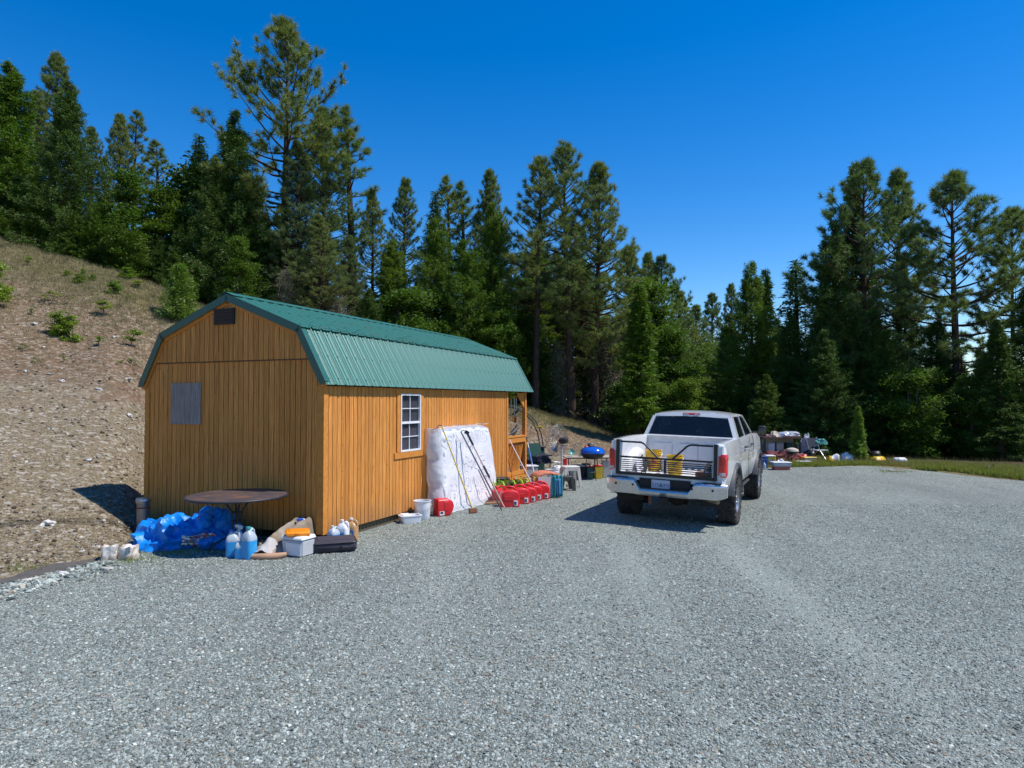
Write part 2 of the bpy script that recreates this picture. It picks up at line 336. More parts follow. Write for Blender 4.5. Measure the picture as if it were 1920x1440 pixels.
def terrain():
    ths = sorted(set([-math.pi+i*math.pi/60 for i in range(121)]+[TH(-150+i*9) for i in range(245)]))
    rs = [0.5]+list(np.concatenate([np.arange(1.5, 12, .35), np.arange(12, 34, .42), np.arange(34, 60, 2), [65, 75, 90, 120, 180, 300, 600, 1500, 2500]]))
    vs = []; zo = []
    for t in ths:
        rt = float(np.interp(t, _th, _rt)); rc = float(np.interp(t, _th, _rc)); ge = float(np.interp(t, _th, _ge)); zcc = float(np.interp(t, _th, _zc))
        for r in rs:
            x, y = r*math.sin(t), r*math.cos(t)
            z = hfun(x, y)-(.05 if r < ge-.25 else 0); vs.append((x, y, z))
            k = (r-rt)/(rc-rt)
            soil = min(1, max(0, (k-.25)/.35)) if zcc > 3 else min(1, max(0, (k-.1)/.4))
            if zcc < .6: soil = .3
            gr = min(1, max(0, (k-.62)/.4)) if zcc > .6 else .75
            fl = min(1, max(0, (r-rc-.3)/1.2)); zo.append((soil, gr, fl if zcc > .6 else min(1, max(0, (r-ge-1.6)/1.5)), 1))
    nr = len(rs); nt = len(ths); fs = [(i*nr+j, i*nr+j+1, ((i+1) % nt)*nr+j+1, ((i+1) % nt)*nr+j) for i in range(nt-1) for j in range(nr-1)]
    me = bpy.data.meshes.new('hillside_ground'); me.from_pydata(vs, [], fs); me.materials.append(GROUND)
    at = me.color_attributes.new('zone', 'FLOAT_COLOR', 'POINT'); at.data.foreach_set('color', np.array(zo, np.float32).ravel())
    me.polygons.foreach_set('use_smooth', [True]*len(me.polygons)); me.update()
    tag(link('ground', me), 'hillside soil, scree and dry grass rising behind the shed', kind='structure')
    # gravel lot
    vs = [(0, 0, 0.0)]; fs = []; ths = [-math.pi+i*math.pi/150 for i in range(300)]; N = 44
    for t in ths:
        ge = float(np.interp(t, _th, _ge))+.18*noise.noise(Vector((math.sin(t)*14, math.cos(t)*14, 1)))+.08*noise.noise(Vector((math.sin(t)*50, math.cos(t)*50, 1)))
        for j in range(1, N+1):
            r = ge*(j/N)**1.0; x, y = r*math.sin(t), r*math.cos(t); z = hfun(x, y)+.004
            if j == N: z -= .06
            vs.append((x, y, z))
    T = len(ths)
    for i in range(T):
        a, b = 1+i*N, 1+((i+1) % T)*N; fs.append((0, b, a))
        fs += [(a+j, b+j, b+j+1, a+j+1) for j in range(N-1)]
    me = bpy.data.meshes.new('gravel_lot'); me.from_pydata(vs, [], fs); at = me.attributes.new('lane', 'FLOAT', 'POINT'); at.data.foreach_set('value', [lane(v[0], v[1]) for v in vs]); me.materials.append(GRAVEL); me.polygons.foreach_set('use_smooth', [True]*len(me.polygons)); me.update()
    o = link('gravel_lot', me); tag(o, 'pale grey crushed gravel lot', kind='structure'); return o
terrain()

def ico(sub=1):
    import bmesh
    bm = bmesh.new(); bmesh.ops.create_icosphere(bm, subdivisions=sub, radius=1); vs = [v.co.copy() for v in bm.verts]; fs = [tuple(v.index for v in f.verts) for f in bm.faces]; bm.free(); return vs, fs
def stone_mesh(seed, mat, sub=1, flat=.6, ang=.35):
    R = random.Random(seed); vs, fs = ico(sub); b = MB(); out = []
    sx, sy = R.uniform(.75, 1.2), R.uniform(.6, 1)
    for v in vs:
        k = 1+ang*noise.noise(v*1.3+Vector((seed*3.1, 0, 0)))*1.8+R.uniform(-.08, .08); out.append((v.x*k*sx, v.y*k*sy, v.z*k*flat))
    b.add(out, fs); return b.mesh('stone_%d' % seed, mat)
def scatter(name, pts, meshes, kind_label, smin, smax, seed=1, power=2.0, norm=True):
    """stones over the surface: one object whose geometry nodes put stone instances on a point cloud"""
    me = bpy.data.meshes.new(name); me.from_pydata([tuple(p) for p in pts], [], []); o = link(name, me)
    col = bpy.data.collections.new(name+'_kinds')
    for i, m in enumerate(meshes):
        k = bpy.data.objects.new(name+'_kind', m); col.objects.link(k)
    g = bpy.data.node_groups.new(name, 'GeometryNodeTree'); g.interface.new_socket('Geometry', in_out='INPUT', socket_type='NodeSocketGeometry'); g.interface.new_socket('Geometry', in_out='OUTPUT', socket_type='NodeSocketGeometry')
    N = g.nodes; gi = N.new('NodeGroupInput'); go = N.new('NodeGroupOutput'); ci = N.new('GeometryNodeCollectionInfo'); ci.inputs[0].default_value = col; ci.inputs['Separate Children'].default_value = True; ci.inputs['Reset Children'].default_value = True
    ip = N.new('GeometryNodeInstanceOnPoints'); ip.inputs['Pick Instance'].default_value = True
    rv = N.new('FunctionNodeRandomValue'); rv.data_type = 'FLOAT'; rv.inputs[2].default_value = 0; rv.inputs[3].default_value = 1; rv.inputs['Seed'].default_value = seed
    pw = N.new('ShaderNodeMath'); pw.operation = 'POWER'; pw.inputs[1].default_value = power; mr = N.new('ShaderNodeMapRange'); mr.inputs['To Min'].default_value = smin; mr.inputs['To Max'].default_value = smax
    rr = N.new('FunctionNodeRandomValue'); rr.data_type = 'FLOAT_VECTOR'; rr.inputs[0].default_value = (-.5, -.5, 0); rr.inputs[1].default_value = (.5, .5, 6.283); rr.inputs['Seed'].default_value = seed+5
    L = g.links.new; L(gi.outputs[0], ip.inputs['Points']); L(ci.outputs[0], ip.inputs['Instance']); L(rv.outputs[1], pw.inputs[0]); L(pw.outputs[0], mr.inputs['Value']); L(mr.outputs[0], ip.inputs['Scale'])
    L(rr.outputs[0], ip.inputs['Rotation']); L(ip.outputs[0], go.inputs[0])
    md = o.modifiers.new('scatter', 'NODES'); md.node_group = g
    tag(o, kind_label, kind='stuff'); return o
def stones():
    R = np.random.RandomState(3); pts = []
    ms = [stone_mesh(i, STONE, 1, R.uniform(.45, .8)) for i in range(6)]
    # gravel: density falls with distance from the camera, over the part of the lot in view
    n = 230000; k = (R.uniform(-.86, .86, n)); d = 3.0+11.5*R.uniform(0, 1, n)**1.15
    for kk, dd in zip(k, d):
        x, y = kk*dd, dd; r = math.hypot(x, y); ge = np.interp(math.atan2(x, y), _th, _ge)
        if r < ge-.05 and R.uniform() > .72*lane(x, y): pts.append((x, y, hz(x, y)+.004))
    scatter('gravel_stones', pts, ms, 'loose grey gravel stones lying over the lot', .005, .0155, 2, 1.8)
    # larger cobbles along the left edge of the lot
    pts = []
    for i in range(2600):
        t = R.uniform(TH(-250), TH(300)); ge = np.interp(t, _th, _ge); r = ge-abs(R.normal(0, .30))-.02; x, y = r*math.sin(t), r*math.cos(t)
        if x > -4.6-(y-9)*.4 and y > 8.9: continue
        pts.append((x, y, hfun(x, y)+.012))
    scatter('edge_stones', pts, ms, 'larger pale stones along the edge of the gravel by the hillside', .010, .046, 4, 4.5)
    ms2 = [stone_mesh(20+i, SCREE, 1, R.uniform(.45, .8)) for i in range(5)]; pts = []
    for i in range(15000):
        if R.uniform() < .82: t = R.uniform(TH(-120), TH(420)) # left slope
        else: t = R.uniform(TH(900), TH(1200))
        rt = np.interp(t, _th, _rt); rc = np.interp(t, _th, _rc); q = R.uniform()**1.5; r = rt+(.45 if t < TH(262) else .1)+(rc-rt)*q
        x, y = r*math.sin(t), r*math.cos(t); pts.append((x, y, hfun(x, y)+.005))
    scatter('scree_stones', pts, ms2, 'loose tan scree stones over the cut slope', .008, .05, 9, 6)
_hx = np.arange(-16, 17, .25); _hy = np.arange(0, 20, .25); _hg = np.array([[hfun(x, y) for x in _hx] for y in _hy])
def hz(x, y):
    i = (x+16)/.25; j = y/.25; a = int(i); b = int(j); u, v = i-a, j-b
    if a < 0 or b < 0 or a >= len(_hx)-1 or b >= len(_hy)-1: return hfun(x, y)
    return (_hg[b, a]*(1-u)+_hg[b, a+1]*u)*(1-v)+(_hg[b+1, a]*(1-u)+_hg[b+1, a+1]*u)*v
stones()
# ---------------------------------------------------------------- trees
def tube_np(P, r, n=6):
    P = np.asarray(P, float); k = len(P); T = np.gradient(P, axis=0); T /= np.linalg.norm(T, axis=1)[:, None]+1e-9
    ref = np.array([0, 0, 1.]) if abs(T[0, 2]) < .8 else np.array([1., 0, 0]); X = np.cross(T, ref); X /= np.linalg.norm(X, axis=1)[:, None]+1e-9; Y = np.cross(T, X)
    a = np.arange(n)*2*np.pi/n; V = P[:, None]+(X[:, None]*np.cos(a)[None, :, None]+Y[:, None]*np.sin(a)[None, :, None])*np.asarray(r)[:, None, None]
    i, j = np.meshgrid(np.arange(k-1), np.arange(n), indexing='ij'); q0 = i*n+j; q1 = i*n+(j+1) % n; q2 = q1+n; q3 = q0+n
    Fc = np.stack([np.stack([q0, q1, q2], -1), np.stack([q0, q2, q3], -1)], 0).reshape(-1, 3); return V.reshape(-1, 3), Fc
class Tree:
    def __init__(s, seed): s.R = np.random.RandomState(seed); s.w = []; s.l = []; s.nw = 0
    def limb(s, P, r, n=5):
        v, f = tube_np(P, r, n); s.w.append((v, f))
    def join(s, L):
        V = []; Fs = []; b = 0
        for v, f in L: V.append(v); Fs.append(f+b); b += len(v)
        return (np.concatenate(V), np.concatenate(Fs)) if V else (np.zeros((0, 3)), np.zeros((0, 3), int))
    def blades(s, base, dirs, ln, wd):
        """one thin triangle per direction"""
        d = dirs/(np.linalg.norm(dirs, axis=1)[:, None]+1e-9); rd = s.R.normal(size=d.shape); sd = np.cross(d, rd); sd /= np.linalg.norm(sd, axis=1)[:, None]+1e-9
        n = len(d); wd = np.broadcast_to(wd, (n,))[:, None]; ln = np.broadcast_to(ln, (n,))[:, None]
        V = np.stack([base-sd*wd/2, base+sd*wd/2, base+d*ln], 1).reshape(-1, 3); s.l.append((V, np.arange(3*n).reshape(-1, 3)))
    def leaves(s, ctr, size, up=.5):
        """two-triangle leaf shapes, flattened towards level"""
        n = len(ctr); nz = s.R.normal(size=(n, 3)); nz[:, 2] = abs(nz[:, 2])+up; nz /= np.linalg.norm(nz, axis=1)[:, None]
        a = np.cross(nz, s.R.normal(size=(n, 3))); a /= np.linalg.norm(a, axis=1)[:, None]; b = np.cross(nz, a); sz = np.broadcast_to(size, (n,))[:, None]
        V = np.stack([ctr-a*sz*.6, ctr-b*sz*.28, ctr+a*sz*.6, ctr+b*sz*.28], 1).reshape(-1, 3); i = np.arange(n)[:, None]*4
        s.l.append((V, np.concatenate([i+[[0, 1, 2]], i+[[0, 2, 3]]])))
    def meshes(s, name, bark, leaf):
        v, f = s.join(s.w); w = np_mesh(name+'_wood', v, f, bark); w.polygons.foreach_set('use_smooth', [True]*len(w.polygons))
        v, f = s.join(s.l); return w, np_mesh(name+'_foliage', v, f, leaf)
def trunk(t, h, r0, lean=.02, n=9, k=14):
    z = np.linspace(-.6, h, k); ph = t.R.uniform(0, 6.28, 2); P = np.stack([lean*h*np.sin(z/h*2+ph[0]), lean*h*np.sin(z/h*2.4+ph[1]), z], 1); P -= P[0]*[1, 1, 0]
    u = np.clip(z/h, 0, 1); r = r0*(1-u)**.85*(1+.35*np.exp(-np.clip(z, 0, 9)*2.5))+.012; t.limb(P, r, n)
    return lambda zz: np.array([np.interp(zz, z, P[:, 0]), np.interp(zz, z, P[:, 1]), zz])
def pine(name, seed, h=13, cb=.3, wid=2.6, whorl=.42, nb=5, tuft=46, tl=.24, shape=1., leaf=None, r0=.19, openn=0., tw=.018, dead=8):
    t = Tree(seed); R = t.R; tr = trunk(t, h, r0, .012); z = cb*h
    for i in range(dead):
        zz = R.uniform(.12*h, cb*h+.8); a = R.uniform(0, 6.28); p0 = tr(zz); L = R.uniform(.5, 1.5); d = np.array([math.cos(a), math.sin(a), R.uniform(-.4, .1)])
        t.limb([p0, p0+d*L*.5, p0+d*L+[0, 0, -.1]], [.022, .014, .004], 3)
    B = []; D = []; LN = []
    while z < h-.15:
        u = (z-cb*h)/(h*(1-cb)); prof = (1-u)**.75*(.55+.45*min(1, u*3.2)) if shape == 1 else (1-u**1.8)*(.6+.4*min(1, u*3))
        for b in range(nb):
            if R.uniform() < openn: continue
            a = R.uniform(0, 6.28) if nb < 3 else b*6.283/nb+R.uniform(-.5, .5)+z*2.1; L = wid*prof*R.uniform(.6, 1.15)+.18
            el = -.15+1.15*u**1.3+R.uniform(-.15, .2); p0 = tr(z+R.uniform(-.12, .12)); hd = np.array([math.cos(a), math.sin(a), 0])
            k = 6; ts = np.linspace(0, 1, k); P = p0+hd*(ts*L*math.cos(el))[:, None]+np.array([0, 0, 1])*((ts*math.sin(el)+.30*ts**2.3)*L)[:, None]
            P += np.array([-hd[1], hd[0], 0])*(.12*L*math.sin(R.uniform(0, 6))*ts**2)[:, None]
            t.limb(P, np.linspace(.02+.013*L, .007, k), 4)
            pts = [(P[-1], P[-1]-P[-2])]; nt = int(2+L*2.6)
            for q in range(nt):
                s_ = R.uniform(.38, .98)**.8; i = min(int(s_*(k-1)), k-2); f = s_*(k-1)-i; pp = P[i]*(1-f)+P[i+1]*f
                sd = (1 if q % 2 else -1); sl = L*R.uniform(.12, .34)*(1.15-s_*.5)+.06; dv = (P[i+1]-P[i]); dv /= np.linalg.norm(dv); side = np.array([-hd[1], hd[0], 0])*sd
                tip = pp+(dv*.65+side*.75+np.array([0, 0, R.uniform(.1, .45)]))*sl; t.limb([pp, (pp+tip)/2+[0, 0, -.02], tip], [.009, .007, .005], 3); pts.append((tip, tip-pp))
                if sl > .4: m = (pp+tip)/2+R.normal(0, .06, 3); pts.append((m, tip-pp))
            for c, dd in pts:
                dd = dd/(np.linalg.norm(dd)+1e-9); m = tuft
                rv = R.normal(size=(m, 3)); rv /= np.linalg.norm(rv, axis=1)[:, None]; B.append(np.repeat(c[None], m, 0)-dd*(R.uniform(0, .16, m))[:, None]); D.append(rv+dd*.55+[0, 0, .15]); LN.append(tl*R.uniform(.7, 1.15, m))
        z += whorl*R.uniform(.7, 1.25)*(1.1-.45*u)
    c = tr(h); m = tuft*2; rv = R.normal(size=(m, 3)); B.append(np.repeat(c[None], m, 0)+np.array([0, 0, 1])*R.uniform(-.4, .1, m)[:, None]); D.append(rv+[0, 0, .9]); LN.append(np.full(m, tl))
    t.blades(np.concatenate(B), np.concatenate(D), np.concatenate(LN), tw); return t.meshes(name, BARK, leaf or PINE)
def fir(name, seed, h=10, cb=.04, wid=2.2, whorl=.24, nb=7, leaf=None, droop=.25, sz=.11, dens=1., cone=.9, r0=.16):
    t = Tree(seed); R = t.R; tr = trunk(t, h, r0, .006); z = cb*h; B = []; D = []; LN = []; LC = []
    while z < h-.05:
        u = (z-cb*h)/(h*(1-cb))
        for b in range(nb if u < .9 else 4):
            a = b*6.283/nb+R.uniform(-.5, .5)+z*3.3; bul = 1+.18*math.sin(a*2+z*.9+seed)+.14*math.sin(z*2.3+a+seed*2); L = wid*(1-u)**cone*bul*R.uniform(.6, 1.1)*min(1, .7+u*4)+.07
            el = .05+.75*u+R.uniform(-.12, .12); hd = np.array([math.cos(a), math.sin(a), 0]); sdv = np.array([-hd[1], hd[0], 0]); p0 = tr(z); k = 6; ts = np.linspace(0, 1, k)
            P = p0+hd*(ts*L*math.cos(el))[:, None]+np.array([0, 0, 1])*((ts*math.sin(el)-droop*ts**1.6+(droop*.45)*ts**4)*L)[:, None]; t.limb(P, np.linspace(.012+.008*L, .004, k), 3)
            n = int((5+L*17)*dens); s_ = R.uniform(.12, 1, n)**.75; f = s_*(k-1); i = np.minimum(f.astype(int), k-2); f = f-i; pp = P[i]*(1-f)[:, None]+P[i+1]*f[:, None]
            w = (L*.30+.08)*(1.08-s_)*R.uniform(.1, 1, n); sg = np.where(R.uniform(size=n) < .5, -1, 1); off = sdv*(w*sg)[:, None]; off[:, 2] += -w*.22+R.normal(0, .03+.02*L, n)
            base = pp+off; dv = hd*.8+sdv*(sg*.7)[:, None]+R.normal(0, .3, (n, 3)); dv[:, 2] -= .25
            for rep in range(3): B.append(base+R.normal(0, .05, (n, 3))); D.append(dv+R.normal(0, .45, (n, 3))); LN.append(sz*R.uniform(1.0, 2.2, n))
        z += whorl*R.uniform(.75, 1.2)*(1.08-.5*u)
    c = tr(h); B.append(np.repeat(c[None], 16, 0)-np.array([0, 0, 1])*R.uniform(0, .5, 16)[:, None]); D.append(R.normal(size=(16, 3))*.5+[0, 0, .9]); LN.append(np.full(16, .16))
    B = np.concatenate(B); t.blades(B, np.concatenate(D), np.concatenate(LN), sz*.55*R.uniform(.7, 1.2, len(B))); return t.meshes(name, BARK, leaf or FIR)
def broad(name, seed, h=6, wid=2.2, n=14000, leaf=None, sz=.12, stems=1, low=.04, bark=None, clump=60, cr=.66, twigs=0):
    t = Tree(seed); R = t.R; cl = []
    for s_ in range(stems):
        a = R.uniform(0, 6.28); ex = wid*.45*(stems > 1); p = np.array([math.cos(a)*.12*stems, math.sin(a)*.12*stems, -.3]); top = np.array([math.cos(a)*ex, math.sin(a)*ex, h*R.uniform(.72, .95)]); k = 8; ts = np.linspace(0, 1, k)[:, None]
        P = p*(1-ts)+top*ts+np.stack([np.sin(ts[:, 0]*5+seed)*.08*wid*ts[:, 0], np.cos(ts[:, 0]*4+seed)*.08*wid*ts[:, 0], 0*ts[:, 0]], 1); t.limb(P, np.linspace(.022*h/stems**.4+.01, .01, k), 6)
        for b in range(clump//stems):
            f = R.uniform(low, 1); i = min(int(f*(k-1)), k-2); g = f*(k-1)-i; q = P[i]*(1-g)+P[i+1]*g; aa = R.uniform(0, 6.28); prof = max(0, math.sin(math.pi*min(.97, .22+.76*(f-low)/(1-low))))**.8
            L = wid*(.25+.75*prof)*R.uniform(.35, 1.0)/(1.25 if stems > 1 else 1); e = q+np.array([math.cos(aa)*L, math.sin(aa)*L, L*R.uniform(.0, .55)]); t.limb([q, (q+e)/2+[0, 0, .06*L], e], [.012+.008*L, .01, .005], 3); cl.append((e, (cr*R.uniform(.6, 1.2))))
            if R.uniform() < .6: cl.append(((q+e)/2, cr*.6))
    if twigs:
        for i in range(twigs):
            e, r = cl[R.randint(len(cl))]; q = e+R.normal(0, r*.5, 3); d = R.normal(size=3); t.limb([q, q+d*.18, q+d*.3+[0, 0, -.08]], [.007, .005, .003], 3)
    ctr = []; per = n//len(cl)
    for e, r in cl:
        d = R.normal(size=(per, 3)); d /= np.linalg.norm(d, axis=1)[:, None]; rr = r*R.uniform(.15, 1, per)**.55; ctr.append(e+d*rr[:, None]*[1, 1, .62])
    ctr = np.concatenate(ctr); t.leaves(ctr, sz*R.uniform(.6, 1.3, len(ctr)), .4); return t.meshes(name, bark or BARKG, leaf or LEAF)
def brush(name, seed, h=4, wid=1.5, n=420):
    """dry twiggy brush hung with lichen"""
    t = Tree(seed); R = t.R; tr = trunk(t, h, .05, .03, 5, 8); B = []; D = []
    for i in range(n):
        z = h*R.uniform(.03, 1); a = R.uniform(0, 6.28); L = wid*R.uniform(.25, 1)*(1-.55*z/h); p = tr(z)+R.normal(0, .12, 3); d = np.array([math.cos(a), math.sin(a), R.uniform(-.5, .35)]); e = p+d*L
        if i % 3 == 0: t.limb([p, (p+e)/2+[0, 0, .05], e], [.012, .008, .003], 3)
        m = 7; s_ = R.uniform(.2, 1, m)[:, None]; B.append(p*(1-s_)+e*s_+R.normal(0, .08, (m, 3))); D.append(R.normal(size=(m, 3))*.8+[0, 0, -.35])
    B = np.concatenate(B); t.blades(B, np.concatenate(D), R.uniform(.12, .45, len(B)), R.uniform(.010, .03, len(B))); return t.meshes(name, TWIG, TWIG)
K = {}
K['pa'] = (pine('pine_a', 1, 13, .22, 2.7, .37, 6), 13); K['pb'] = (pine('pine_b', 2, 13, .28, 2.15, .38, 6, shape=1), 13)
K['pc'] = (pine('pine_c', 3, 13, .12, 2.9, .36, 6, leaf=PINEL, openn=.05), 13)
K['po'] = (pine('pine_open', 4, 13, .30, 3.4, .46, 4, tuft=60, tl=.30, shape=2, openn=.14, r0=.2, tw=.024), 13)
K['pl'] = (pine('pine_low', 5, 13, .45, 1.35, .5, 4, shape=1, openn=.25, tuft=52, tl=.26), 13)
K['pw'] = (pine('pine_tall', 6, 13, .40, 2.5, .44, 5, openn=.16, dead=22, tuft=52, tl=.27), 13)
K['fa'] = (fir('fir_a', 11, 10, .03, 2.1, sz=.085, dens=1.5), 10); K['fb'] = (fir('fir_b', 12, 10, .05, 1.5, leaf=FIR, sz=.10), 10)
K['fc'] = (fir('fir_c', 13, 10, .1, 1.3, .34, 6, FIR, .1, .10, .8, .8), 10)
K['ca'] = (fir('cedar_a', 14, 10, .02, 2.0, .22, 8, CEDAR, .35, .088, 1.6, .62), 10); K['cb'] = (fir('cedar_b', 15, 10, .12, 1.25, .23, 8, CEDAR, .35, .12, 1.1, .7), 10)
K['cy'] = (fir('cedar_young', 16, 10, .02, 1.7, .30, 8, SHRUB, .1, .2, 1.1, .7), 10)
K['fw'] = (fir('fir_wide', 17, 10, .02, 3.1, .25, 9, FIR, .25, .070, 1.8, .8), 10); K['cw'] = (fir('cedar_wide', 18, 10, .02, 2.8, .25, 9, CEDAR, .3, .072, 1.8, .6), 10)
K['ba'] = (broad('oak_a', 21, 6, 1.9, 22000, clump=80), 6); K['bb'] = (broad('oak_b', 22, 6, 1.7, 20000, stems=3, clump=84), 6); K['bc'] = (broad('oak_c', 23, 7, 1.5, 21000, clump=95, cr=.6), 7)
K['bd'] = (broad('oak_d', 24, 5, 1.7, 16000, stems=3, clump=75, leaf=FIR), 5)
K['dr'] = (brush('brush_a', 31), 4); K['ds'] = (brush('brush_b', 32, 4, 1.8, 420), 4)
for _k in K:
    (_w, _l), _h = K[_k]; _c = np.empty(len(_l.vertices)*3, np.float32); _l.vertices.foreach_get('co', _c); K[_k] = ((_w, _l), float(np.percentile(_c[2::3], 99.9)))
NAME = {'p': 'pine_tree', 'f': 'fir_tree', 'c': 'cedar_tree', 'b': 'broadleaf_tree', 'd': 'dry_brush'}
def place_tree(px, topy, d, kind, label, group=None, wx=1., rz=None, dz=0):
    (w, l), h0 = K[kind]; x = (px-960)/F*d; z0 = hfun(x, d)+dz; ztop = CAMH+(753.4-topy)/F*d; h = ztop-z0; s = h/h0
    nm = NAME[kind[0]]; o = thing(nm, label, 'shrub' if kind[0] == 'd' else 'tree', (x, d, z0), rz if rz is not None else random.uniform(0, 6.28), group)
    o.scale = (s*wx, s*wx, s); link('trunk' if kind[0] != 'd' else 'stems', w, o); link('crown' if kind[0] != 'd' else 'twigs', l, o); return o
